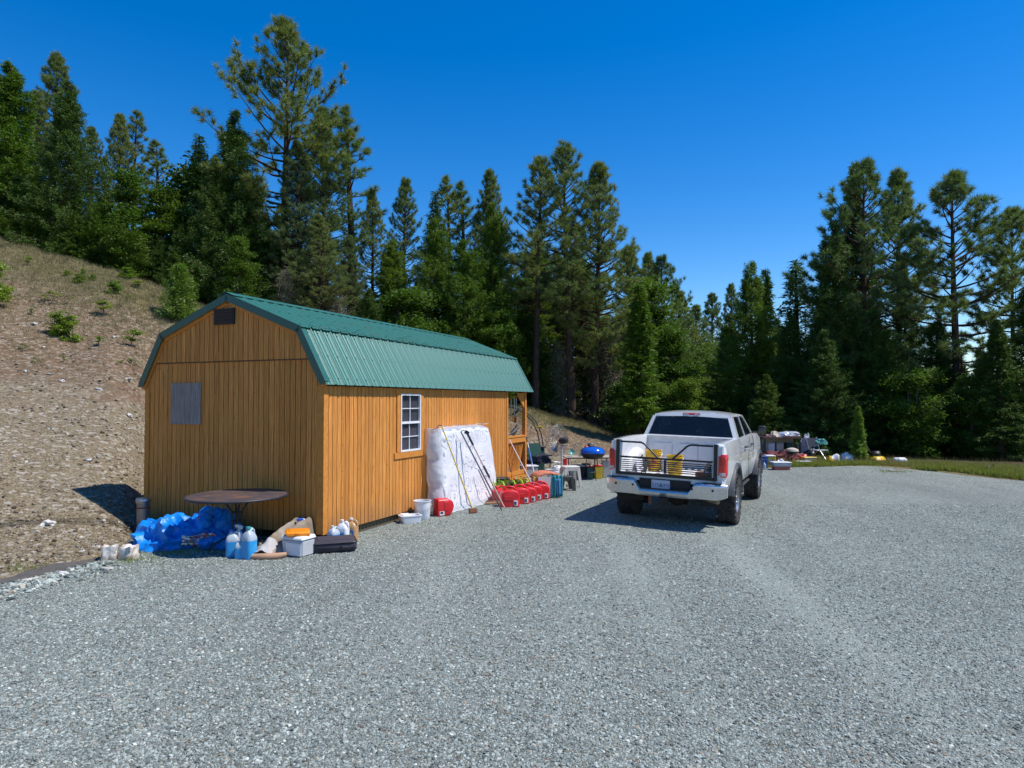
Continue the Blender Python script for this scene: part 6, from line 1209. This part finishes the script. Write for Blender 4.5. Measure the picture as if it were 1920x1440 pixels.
for i, (px, d, z_, s_) in enumerate([(975, 15.9, .07, 0), (990, 16.2, .2, .4), (968, 16.3, .15, -.3)]):
    o = tag(MB().box((0, 0, 0), (.75, .12, .05)).build('timber_scrap', TRIM, None, loc=P(px, 0, d)+V3(0, 0, z_), rot=(0, .08, s_)), ['timber offcut lying in front of the porch', 'upper timber offcut beside the porch post', 'timber offcut behind the brown bin'][i], 'timber')
# seat draped with an orange mat and a teal towel
MAT1 = paint('orange_pink_mat', (.52, .17, .10), .9, vary=.3); TEAL = paint('teal_towel', (.02, .24, .27), .85, vary=.2); TEAL2 = paint('blue_towel', (.03, .17, .36), .85, vary=.2)
t = thing('draped_stand', 'low stand draped with orange mat and teal towel beside the fuel cans', 'stand', P(1024, 934)+V3(.0, .26, 0), .30)
q = MB(); [q.bar((x, y, 0), (x, y, .46), .03) for x in (-.25, .22) for y in (-.18, .18)]; q.build('frame', GREYP, t)
q = MB(); q.grid(lambda s, u: (-.30+s*.58, -.22+u*.44-.03*math.sin(s*3), .50+.06*math.sin(s*math.pi)+.02*noise.noise(Vector((s*6, u*6, 0)))-.25*max(0, .12-s)*8*.3-.3*max(0, .1-u)), 20, 14); me_ = q.build('mat', MAT1, t, smooth=60); md = me_.modifiers.new('s', 'SOLIDIFY'); md.thickness = .02
q = MB(); q.grid(lambda s, u: (.29+.03*math.sin(u*14)+.05*u*s, -.24+.46*u, .50-.47*s+.02*math.sin(u*9)), 14, 24); me_ = q.build('towel', TEAL, t, smooth=60); md = me_.modifiers.new('s', 'SOLIDIFY'); md.thickness = .015
q = MB(); q.grid(lambda s, u: (.05+.24*u, -.25+.02*math.sin(u*18)-.03*s, .49-.46*s), 10, 20); me_ = q.build('towel', TEAL, t, smooth=60); md = me_.modifiers.new('s', 'SOLIDIFY'); md.thickness = .015
q = MB(); q.grid(lambda s, u: (.15+.10*u, -.275+.012*math.sin(u*9)-.035*s, .42-.36*s), 8, 10); me_ = q.build('towel', TEAL2, t, smooth=60); md = me_.modifiers.new('s', 'SOLIDIFY'); md.thickness = .012
q = MB(); q.grid(lambda s, u: (-.26+.30*u, -.245, .46-.43*s), 6, 10); me_ = q.build('towel', GREYP, t); md = me_.modifiers.new('s', 'SOLIDIFY'); md.thickness = .012
# stools
def stool(loc, w, h, mat, label, rz, leg=.05):
    t = thing('plastic_stool', label, 'stool', loc, rz)
    q = MB(); q.box((0, 0, h-.02), (w, w*.9, .04), bev=.015); q.build('seat', mat, t, smooth=40)
    q = MB(); q.box((0, -w*.44, h-.07), (w*.92, .015, .07)); q.box((0, w*.44, h-.07), (w*.92, .015, .07)); q.box((-w*.46, 0, h-.07), (.015, w*.8, .07)); q.box((w*.46, 0, h-.07), (.015, w*.8, .07)); q.build('apron', mat, t)
    for sx in (-1, 1):
        for sy in (-1, 1): q = MB(); q.loft([[(sx*(w*.52)+a*leg*.5, sy*w*.48+b*leg*.5, 0) for a, b in ((-1, -1), (1, -1), (1, 1), (-1, 1))], [(sx*(w*.40)+a*leg*.8, sy*w*.36+b*leg*.8, h-.05) for a, b in ((-1, -1), (1, -1), (1, 1), (-1, 1))]]); q.build('leg', mat, t)
    return t
stool(P(1062, 920)+V3(0, .15, 0), .30, .33, paint('charcoal_plastic', (.045, .047, .05), .5), 'low charcoal plastic stool in front of the white stool', .2, .07)
stool(P(1070, 914)+V3(0, .25, 0), .40, .50, paint('offwhite_plastic', (.60, .58, .54), .5, vary=.15), 'taller off white plastic stool behind the charcoal one', .25, .05)
# white propane cylinder, bucket, red cup
t = thing('propane_cylinder', 'white propane cylinder behind the off white stool', 'gas cylinder', P(1046, 0, 17.3)); q = MB(); q.lathe([(.13, 0), (.13, .05), (.155, .09), (.155, .33), (.14, .39), (.09, .43), (.03, .44), (0, .44)], 22); q.build('tank', HD, t, smooth=50); q = MB(); q.tube([(.11*math.cos(a*.3), .11*math.sin(a*.3), .52) for a in range(18)], .012, 6); [q.bar((.11*math.cos(a), .11*math.sin(a), .41), (.11*math.cos(a), .11*math.sin(a), .52), .04, .006) for a in (0, 1.7, 3.4)]; q.build('collar', HD, t); q = MB(); q.tube([(0, 0, .44), (0, 0, .50)], .02, 8); q.build('valve', CHR, t)
bucket('white_bucket', P(1036, 0, 16.9), 1.05, HD, 'white ribbed bucket beside the propane cylinder', h=.36)
# fan
t = thing('pedestal_fan', 'large wire pedestal fan on a grey pole', 'fan', P(1053, 0, 17.6), .75)
FW = paint('fan_wire', (.30, .29, .28), .4, .6); q = MB(); q.lathe([(.26, 0), (.26, .03), (.05, .06), (0, .06)], 24); q.build('base', IRON, t); q = MB(); q.tube([(0, 0, .05), (0, 0, 1.00)], .026, 10); q.build('pole', GREYP, t, smooth=60)
q = MB(); q.tube([(0, .03, 1.06), (0, -.09, 1.06), (0, -.20, 1.06)], [.085, .085, .05], 14); q.build('motor', IRON, t, smooth=50)
HY = .0; cg = link('fan_cage', None, t, (0, .16, 1.06), (math.pi/2, 0, 0))
q = MB()
for rr, zz in ((.42, 0), (.37, .05), (.28, .075), (.18, .085), (.08, .09), (.37, -.05), (.28, -.075), (.18, -.085), (.08, -.09)): q.tube([(rr*math.cos(k*math.pi/18), rr*math.sin(k*math.pi/18), zz) for k in range(37)], .003 if rr < .4 else .007, 4, caps=False)
for k in range(48):
    a = k*math.pi/24
    for s_ in (1, -1): q.tube([(r_*math.cos(a), r_*math.sin(a), z_*s_) for r_, z_ in ((.08, .09), (.18, .085), (.28, .075), (.37, .05), (.42, 0))], .0018, 3, caps=False)
q.build('guard_wire', FW, cg)
for k in range(3):
    q = MB(); q.grid(lambda s, u: ((.05+s*.27)*math.cos((u-.5)*.7), (.05+s*.27)*math.sin((u-.5)*.7), (u-.5)*.09), 6, 5); o = q.build('blade', FW, cg); o.rotation_euler = (0, 0, k*2.094)
t = thing('red_cup', 'red plastic cup hanging beside the fan pole', 'cup', px_at(1059, 872, 17.5)); q = MB(); q.lathe([(.045, 0), (.06, .16), (.063, .165), (.055, .165), (.04, .01), (0, .01)], 16); q.build('cup', REDC, t)
t2 = thing('camp_chair', 'dark folding camp chair piled with dark clothes by the porch', 'chair', P(1008, 0, 18.3), .5)
DKG = paint('dark_green_fabric', (.012, .07, .055), .9, vary=.3); NAVY = paint('navy_cloth', (.02, .028, .05), .9, vary=.4)
q = MB(); [q.bar((x, y, 0), (x, y, .42), .022) for x in (-.26, .26) for y in (-.22, .24)]; [q.bar((x, .24, .42), (x, .34, .95), .022) for x in (-.26, .26)]; q.build('frame', IRON, t2); q = MB(); q.box((0, 0, .42), (.54, .48, .03)); q.build('seat', NAVY, t2); q = MB(); q.box((0, .31, .72), (.56, .05, .42), GX(-.2)); q.build('backrest', DKG, t2)
q = MB(); q.box((.30, 0, .62), (.05, .46, .03)); q.box((-.30, 0, .62), (.05, .46, .03)); q.build('armrest', BLK, t2)
crumple('clothes_pile', P(1013, 0, 18.05)+V3(0, 0, .44), (.32, .26, .24), .5, 1.7, 6.1, NAVY, 'dark clothes heaped on the camp chair', 'clothes', flat=0, smooth=60)
t = thing('green_tote', 'dark green lidded tote behind the camp chair', 'tote', P(998, 0, 19.3), .3); q = MB(); q.box((0, 0, .38), (.62, .42, .76), bev=.03); q.build('tote_body', DKG, t); q = MB(); q.box((0, 0, .79), (.68, .48, .06), bev=.015); q.build('lid', BLK, t)
t = thing('grey_tote', 'grey tote standing by the porch post', 'tote', P(992, 0, 17.5), .2); q = MB(); q.box((0, 0, .20), (.36, .32, .40), taper=1.06, bev=.02); q.build('tote_body', GREYP, t); q = MB(); q.box((0, 0, .415), (.42, .37, .035), bev=.01); q.build('lid', HD, t)
# curved plant hoop with a lantern
a = P(1012, 0, 19.6); t = thing('curved_hook_pole', 'tall dark curved garden hoop rising behind the camp chair', 'hoop', a)
for o_ in (0, .10):
    q = MB(); pts = [(0+o_, 0, .0), (.0+o_, 0, .8), (-.06+o_, 0, 1.15), (-.20+o_, 0, 1.48), (-.42+o_, 0, 1.72), (-.72+o_, 0, 1.88), (-1.05+o_, 0, 1.95)]; q.tube(pts, .017, 7); q.build('hoop_tube', IRON, t, smooth=60)
q = MB(); q.lathe([(.03, 1.28), (.10, 1.36), (.02, 1.37)], 12, (.0, 0, .0)); q.build('lantern', ORG if 0 else YP, t)
# kettle grill
BLE = paint('blue_enamel', (.004, .10, .55), .12, 0, .6, vary=.05, **{'Coat Weight': .8}); t = thing('kettle_grill', 'kettle barbecue with glossy blue lid on black legs', 'barbecue', P(1113, 901)+V3(0, .25, 0), .3)
q = MB(); q.lathe([(.33, .70), (.335, .715), (.325, .77), (.28, .83), (.18, .87), (.06, .885), (0, .887)], 32); q.build('lid', BLE, t, smooth=60); q = MB(); q.lathe([(.0, .54), (.14, .55), (.25, .59), (.31, .65), (.332, .70), (.34, .705)], 32); q.build('bowl', BLK, t, smooth=60)
for k in range(3): q = MB(); a = k*2.094+.4; q.tube([(.16*math.cos(a), .16*math.sin(a), .55), (.29*math.cos(a), .29*math.sin(a), 0)], .013, 7); q.build('leg', IRON, t)
q = MB(); q.box((-.02, 0, .905), (.12, .025, .03), bev=.008); q.build('lid_handle', BLK, t); q = MB(); q.lathe([(.15, .20), (.16, .22), (0, .21)], 20); q.build('ash_pan', CHR, t)
# low work table behind it with its load
GRN = paint('green_glass', (.12, .30, .24), .15); TP = paint('table_laminate', (.42, .35, .28), .6, vary=.2)
tb = P(1102, 0, 18.7); t = thing('folding_table', 'long low folding table behind the blue barbecue', 'table', tb, .05)
q = MB(); q.box((0, 0, .56), (1.35, .62, .035), bev=.008); q.build('table_top', TP, t)
for sx in (-1, 1):
    for sy in (-1, 1): q = MB(); q.bar((sx*.55, sy*.24, 0), (sx*.58, sy*.24, .545), .026); q.build('leg', IRON, t)
q = MB(); q.box((0, -.26, .535), (1.25, .02, .02)); q.build('side_rail', IRON, t)
t = thing('green_bowl', 'green glass bowl on the left end of the folding table', 'bowl', tb+V3(-.48, -.12, .578), rot=(1.1, 0, .3)); q = MB(); q.lathe([(.0, 0), (.05, .01), (.09, .05), (.095, .055), (.05, .02), (0, .015)], 20); q.build('bowl', GRN, t, smooth=50); t.location.z += .10
t = thing('glass_bottle', 'clear water bottle lying on the folding table', 'bottle', tb+V3(-.18, -.1, .578)); q = MB(); q.lathe([(.06, 0), (.065, .01), (.065, .12), (.03, .17), (.02, .20), (0, .2)], 16); q.build('bottle', TRN, t, smooth=50)
t = thing('red_canister', 'red canister on the folding table left of the barbecue', 'canister', tb+V3(-.03, .1, .578)); q = MB(); q.lathe([(.06, 0), (.06, .24), (.03, .28), (0, .28)], 14); q.build('can', REDC, t); q = MB(); q.box((0, -.061, .12), (.06, .004, .08)); q.build('label_patch', HD, t)
t = thing('cowboy_hat', 'brown hat behind the lid of the barbecue', 'hat', tb+V3(.10, .18, .60+.20)); q = MB(); q.lathe([(.20, .02), (.205, .03), (.10, .02), (.095, .10), (.07, .125), (0, .11)], 22, sy=.8); q.build('hat', BRN, t, smooth=50); q = MB(); q.lathe([(.16, -.21), (.17, .02)], 12, sy=.8); q.build('hat_box', BRN, t)
t = thing('wire_rack', 'grey wire rack leaning on the folding table', 'rack', tb+V3(-.22, .2, .58), rot=(.25, -.35, .1)); [MB().bar((x, 0, 0), (x, 0, .36), .008).build('rack_wire', FW, t) for x in (-.12, -.08, -.04, 0, .04, .08, .12)]; MB().bar((-.13, 0, .36), (.13, 0, .36), .012).build('rack_rail', FW, t); MB().bar((-.13, 0, .0), (.13, 0, .0), .012).build('rack_rail', FW, t)
def crate(loc, d, mat, label, rz=0, lid=None, cat='box', name='carton_box', labm=None, taper=1.04):
    t = thing(name, label, cat, loc, rz); q = MB(); q.box((0, 0, d[2]/2), d, taper=taper, bev=min(d)*.06); q.build('box_body', mat, t, smooth=40)
    q = MB(); q.box((0, 0, d[2]+.014), (d[0]*1.08, d[1]*1.08, .028), bev=.008); q.build('lid', lid or mat, t)
    if labm: q = MB(); q.box((0, -d[1]*.52-.004, d[2]*.5), (d[0]*.6, .006, d[2]*.5)); q.build('label_patch', labm, t)
    return t
YBX = paint('yellow_box', (.62, .42, .015), .5, vary=.15); GBX = paint('green_box', (.07, .22, .20), .5, vary=.15); BBX = paint('blue_box', (.012, .06, .22), .5, vary=.1)
crate(tb+V3(.22, -.42, 0), (.20, .20, .34), YBX, 'yellow box under the blue barbecue', .1, REDC); crate(tb+V3(.02, -.35, 0), (.16, .2, .30), GBX, 'green box left of the yellow one under the table', 0, REDP)
crate(tb+V3(.56, -.1, 0), (.36, .3, .42), GREYP, 'grey tote under the right end of the folding table', 0, HD, 'tote', 'storage_tote'); crate(tb+V3(-.35, -.1, 0), (.3, .26, .22), HD, 'white box under the left end of the folding table', .2, BBX, labm=PINKL); crate(tb+V3(-.05, .05, 0), (.22, .2, .34), PRNT, 'colourful printed carton under the middle of the folding table', .1)
t = thing('white_board', 'white board lying on a low shelf under the folding table', 'board', tb+V3(-.25, -.15, .33), .1); q = MB(); q.box((0, 0, 0), (.46, .34, .03)); q.build('board', HD, t); q = MB(); q.box((0, 0, -.17), (.40, .28, .30)); q.build('stand', BLKR, t)

# ---------------------------------------------------------------- clutter at the far edge of the lot (right of the truck)
TZ = P(1461, 0, 23.6); t = thing('work_table', 'dark work table piled with bags and boards beyond the truck', 'table', TZ, -.05)
WD = paint('brown_table_boards', (.16, .08, .05), .7, vary=.25); q = MB(); q.box((0, 0, .83), (1.30, .62, .05)); q.build('table_top', WD, t)
for sx in (-1, 1):
    for sy in (-1, 1): q = MB(); q.bar((sx*.60, sy*.26, 0), (sx*.60, sy*.26, .805), .05); q.build('leg', BLKR, t)
q = MB(); q.box((0, .29, .52), (1.15, .02, .5)); q.build('back_panel', TP, t); q = MB(); q.box((0, 0, .30), (1.15, .5, .03)); q.build('shelf', WD, t)
for i, (x, w_, m_, lb) in enumerate([(-.35, .22, GREYP, 'grey box on the shelf of the work table'), (-.05, .24, TP, 'tan box on the shelf of the work table'), (.28, .2, DKG, 'dark green box on the shelf of the work table')]): crate(TZ+V3(x, -.05, .315), (w_, .24, .3), m_, lb)
SIL = paint('silver_film', (.55, .56, .60), .25, .35, vary=.2); MAR = paint('maroon_tarp', (.22, .055, .05), .8, vary=.25); BEI = paint('beige_cloth', (.48, .40, .32), .9, vary=.2)
crumple('silver_bag', TZ+V3(.32, 0, .855), (.40, .26, .20), .4, 1.6, 2.2, SIL, 'shiny silver plastic bag on the work table', 'bag', 3); crumple('beige_bag', TZ+V3(-.22, -.05, .855), (.17, .2, .19), .35, 1.6, 7.2, BEI, 'beige cloth bag left of the silver one', 'bag', 3); crumple('grey_bag', TZ+V3(-.48, 0, .855), (.20, .22, .10), .5, 2, 4.2, PRNT, 'flat colourful bag at the left end of the work table', 'bag', 3)
t = thing('brown_board', 'brown board under the silver bag', 'board', TZ+V3(.32, -.27, .875)); q = MB(); q.box((0, 0, 0), (.62, .10, .035)); q.build('board', RUST, t)
crumple('maroon_tarp', TZ+V3(-.25, -.85, 0), (.80, .42, .44), .4, 1.7, 5.5, MAR, 'maroon tarp heaped in front of the work table', 'tarp', 4); crumple('grey_sack', TZ+V3(.88, -.05, 0), (.26, .28, .95), .35, 1.2, 3.5, GREYP, 'tall grey plastic sack at the right end of the work table', 'sack', 4)
crumple('red_bag', P(1504, 0, 22.6), (.24, .2, .34), .4, 1.6, 9.5, REDC, 'red bag beside the small grill', 'bag', 3); crumple('black_bag', P(1517, 0, 23.2), (.32, .25, .40), .5, 1.7, 1.5, NAVY, 'dark bag right of the red bag', 'bag', 3)
t = thing('small_grill', 'small round charcoal grill in front of the maroon tarp', 'barbecue', P(1484, 0, 22.0)); q = MB(); q.lathe([(.0, .34), (.14, .36), (.2, .44), (.21, .46)], 20); q.build('bowl', IRON, t); q = MB(); q.lathe([(.21, .465), (.18, .53), (.08, .57), (0, .58)], 20); q.build('lid', BEI, t); [MB().tube([(.1*math.cos(k*2.1), .1*math.sin(k*2.1), .36), (.2*math.cos(k*2.1), .2*math.sin(k*2.1), 0)], .01, 6).build('leg', IRON, t) for k in range(3)]
crate(P(1430, 879)+V3(0, .2, 0), (.32, .30, .36), BBX, 'dark blue bin beside the yellow one beyond the truck', .05, BBX, 'bin', 'storage_bin'); crate(P(1447, 877)+V3(0, .2, 0), (.26, .30, .35), YBX, 'yellow bin between the blue bin and the clear tub', -.1, HD, 'bin', 'storage_bin', PRNT)
jug(P(1431, 880)+V3(0, -.05, 0), 0, 'clear bottle standing before the dark blue bin', .08, .08, .22, TRN, WCAP, handle=False, name='water_bottle')
CLR = paint('clear_tub_plastic', (.55, .58, .62), .2, **{'Transmission Weight': .4}); t = thing('clear_tub', 'clear plastic tub with red contents nearest on the gravel beyond the truck', 'tub', P(1467, 882)+V3(0, .18, 0), -.05)
q = MB(); q.box((0, 0, .055), (.46, .30, .10), bev=.01); q.build('red_contents', paint('red_fabric', (.45, .10, .08), .8), t); q = MB(); q.box((0, 0, .165), (.50, .33, .115), taper=1.03, bev=.01); q.build('tub_wall', CLR, t); q = MB(); q.box((0, 0, .232), (.54, .37, .02), bev=.006); q.build('lid', HD, t)
crate(P(1466, 0, 21.4), (.34, .26, .10), MAR, 'flat maroon case behind the clear tub', .1, HD); crumple('white_bag', P(1463, 0, 21.5)+V3(0, 0, .12), (.13, .12, .13), .4, 2, 3.1, HD, 'small white bag on the flat maroon case', 'bag', 3)
crate(P(1505, 0, 21.9), (.42, .28, .12), GREYP, 'flat grey tote with white lid at the edge of the grass', -.1, HD, 'tote', 'storage_tote'); crate(P(1515, 0, 22.3), (.40, .24, .22), BEI, 'pale box behind the flat grey tote', .1, YP)
t = thing('garden_chair', 'grey folding garden chair with teal cloth at the forest edge', 'chair', P(1533, 0, 23.0), .3); q = MB(); [q.bar((x, -.2, 0), (x, .2, .42), .025) for x in (-.22, .22)]; [q.bar((x, .2, 0), (x, -.2, .42), .025) for x in (-.22, .22)]; [q.bar((x, .2, .42), (x, .34, .85), .025) for x in (-.22, .22)]; q.build('frame', CHR, t); q = MB(); q.box((0, 0, .43), (.46, .42, .03)); q.build('seat', GREYP, t); q = MB(); q.box((0, .28, .65), (.46, .03, .36), GX(-.32)); q.build('backrest', NAVY, t)
crumple('teal_cloth', P(1538, 0, 23.1)+V3(0, 0, .62), (.22, .15, .20), .4, 2, 8.1, paint('teal_cloth_mat', (.06, .24, .22), .8), 'teal cloth hung over the garden chair', 'cloth', 3)
crumple('yellow_sack', P(1554, 0, 22.0), (.15, .15, .30), .35, 1.6, 5.9, YEL, 'yellow sack in the grass left of the white sacks', 'sack', 3); crumple('pale_sack', P(1563, 0, 22.4), (.20, .18, .34), .35, 1.6, 2.9, FILM, 'pale sack just behind the yellow one', 'sack', 3)
crumple('white_sack', P(1586, 0, 22.4), (.28, .2, .34), .35, 1.5, 6.6, FILM, 'large white sack on the grass left of the young conifer', 'sack', 4)
t = thing('beige_board', 'beige board lying in the grass at the foot of the young conifer', 'board', P(1615, 0, 22.6)+V3(0, 0, .16), .05); MB().box((0, 0, 0), (.30, .05, .05)).build('board', LEA, t)
t = thing('lawn_mower', 'yellow push mower with black engine standing in the grass', 'lawn mower', P(1640, 0, 22.2), .35)
q = MB(); q.box((0, 0, .20), (.46, .50, .16), taper=.85, bev=.04); q.build('deck', YEL, t, smooth=40); q = MB(); q.lathe([(.14, .28), (.15, .38), (.10, .44), (0, .45)], 16); q.box((.08, 0, .40), (.12, .14, .1), bev=.02); q.build('engine', BLK, t)
for sx in (-1, 1):
    for sy in (-1, 1): q = MB(); q.lathe([(.0, -.03), (.10, -.03), (.11, 0), (.10, .03), (0, .03)], 16, rot=GY(math.pi/2)); q.build('wheel', BLK, t, loc=(sx*.26, sy*.2, .11))
q = MB(); q.tube([(-.2, .25, .2), (-.2, .55, .62), (-.2, .62, .70), (.2, .62, .70), (.2, .55, .62), (.2, .25, .2)], .012, 6); q.build('handlebar', IRON, t); q = MB(); q.bar((.26, -.25, .15), (.42, -.4, .0), .03); q.build('side_chute', YP, t)
t = thing('white_tank', 'white rounded tank lying in the grass', 'tank', P(1685, 0, 21.7)+V3(0, 0, .17), -.1); q = MB(); q.lathe([(0, -.21), (.07, -.20), (.10, -.15), (.105, 0), (.10, .15), (.07, .20), (0, .21)], 20, rot=GY(math.pi/2)); q.build('tank', HD, t, smooth=60); q = MB(); q.tube([(.2, 0, 0), (.24, 0, 0)], .02, 8); q.build('valve', REDC, t); q = MB(); q.box((-.08, 0, -.12), (.03, .16, .10)); q.box((.08, 0, -.12), (.03, .16, .10)); q.build('foot', GREYP, t)
t = thing('pink_board', 'pinkish board lying flat on the gravel before the white tank', 'board', P(1680, 884)+V3(0, 0, .01), .1); q = MB(); q.box((0, 0, .01), (.50, .10, .02)); q.box((.16, .16, .04), (.3, .04, .02), GY(.1)); q.build('board', BEI, t)
t = thing('red_white_sign', 'small red and white folded board among weeds at the far right', 'board', P(1859, 884)+V3(0, .1, 0), .1); q = MB(); q.prism([(-.14, 0), (.02, 0), (-.04, .20)], 'y', -.01, .01); q.build('white_panel', HD, t); q = MB(); q.prism([(.04, 0), (.14, 0), (.13, .20), (.10, .22)], 'y', -.01, .01); q.build('red_panel', RUST, t)
# twigs and small litter on the gravel
for i, (px, py) in enumerate([(207, 1068), (160, 1037), (120, 1075), (60, 1090)]):
    p = P(px, py); s = [.05, .035, .06, .045][i]; o = link('stone', RM[i], None, (p.x, p.y, p.z+s*.4), (0, 0, i*1.3), (s*1.4, s, s*.8)); tag(o, ['flat pale stone in front of the stained block', 'rusty brown stone on the dark strip left of the stained block', 'pale angular stone on the edge of the gravel at the left', 'pale stone nearest the left edge of the picture'][i], 'stone')

FAB = paint('dark_ground_fabric', (.085, .078, .07), .95, vary=.35)
q = MB(); n_s = 90
def strip(s, t):
    th = TH(-260+s*(266+260)); ge = float(np.interp(th, _th, _ge)); r = ge-.04+(.30+.10*math.sin(s*21))*t*(1-.5*max(0, (s-.8)/.2)); x, y = r*math.sin(th), r*math.cos(th); return (x, y, hfun(x, y)+.026+.012*noise.noise(Vector((x*5, y*5, 0))))
q.grid(strip, n_s, 6); tag(q.build('ground_fabric', FAB, None, smooth=60, fix=False), 'dark weed fabric strip between the gravel and the foot of the slope', 'ground fabric')
# ---------------------------------------------------------------- small wear and detail
# nail heads on the trim, fallen needles on the roof and gravel, a hanging wire on the gable
NEED = paint('fallen_needles', (.16, .085, .035), .9, vary=.3)
t = Tree(901); n = 1500; u = t.R.uniform(0, 1, n)**2.2; v = t.R.uniform(LR0+.2, LR1-.1, n); a = Vector(RP[1]); c = Vector(RP[2]); dd = c-a
pts = np.array([[a.x+dd.x*k, vv, a.y+dd.y*k+.028] for k, vv in zip(u, v)]); dirs = t.R.normal(size=(n, 3))*[1, 1, .05]; t.blades(pts, dirs, t.R.uniform(.05, .14, n), .006)
v_, f_ = t.join(t.l); o = link('fallen_needles', np_mesh('fallen_needles', v_, f_, NEED), None, (CX, CY, 0), (0, 0, -YAW)); tag(o, 'brown pine needles fallen on the roof', kind='stuff')
t = Tree(902); n = 5200; px = t.R.uniform(-150, 1950, n); d = t.R.uniform(3.8, 21, n); xx = (px-960)/F*d; P3 = []
for x, y in zip(xx, d):
    if math.hypot(x, y) < np.interp(math.atan2(x, y), _th, _ge)-.2 and noise.noise(Vector((x*.4, y*.4, 5)))+.25 > 0: P3.append((x, y, hz(x, y)+.012))
P3 = np.array(P3); n = len(P3); t.blades(P3, t.R.normal(size=(n, 3))*[1, 1, .12], t.R.uniform(.04, .13, n), .005)
v_, f_ = t.join(t.l); o = link('litter', np_mesh('litter', v_, f_, NEED)); tag(o, 'dry needles and twigs strewn over the gravel', kind='stuff')
q = MB(); q.tube([(-3.10, -.03, 2.70), (-3.16, -.045, 2.55), (-3.24, -.05, 2.40), (-3.18, -.045, 2.28), (-3.08, -.03, 2.24)], .004, 5); q.build('loose_wire', paint('tan_wire', (.45, .30, .12), .6), shed, smooth=60)
q = MB()
for i in range(0, 36, 4):
    for z in (.22, .62, 1.02, 1.42, 1.82, 2.22, 2.62): q.box((-(i+.5)*W/36-.03, -.0135, z), (.011, .005, .011))
for i in range(0, ns, 4):
    for z in (.22, .62, 1.02, 1.42, 1.82, 2.2):
        v0 = (i+.3)*LW/ns
        if not (WV0-.2 < v0 < WV1+.2): q.box((.0135, v0, z), (.005, .011, .011))
o = q.build('nail_head', paint('nail_stain', (.08, .045, .02), .7), shed); o['kind'] = 'stuff'
# weeds growing through the gravel by the far edge and the mounds, taller grass heads
P = []
for i in range(900):
    px = R.uniform(1440, 1980); ge = float(np.interp(TH(px), _th, _ge)); r = ge+abs(R.gauss(.5, .9)); P.append((r*math.sin(TH(px)), r*math.cos(TH(px))))
grass('tall_grass', P, DRYG, .16, .42, 'taller dry grass stalks in the strip before the forest', 5, .010)
# emblem and badge on the truck's side, dust line, fuel door
q = MB(); q.box((.992, 1.86, 1.22), (.006, .17, .17), bev=.0); q.build('fuel_door', PAINTW, TR)
q = MB(); q.box((.0, 2.13, .98), (.02, .004, .02)); q.build('bed_bolt', UNDER, TR)
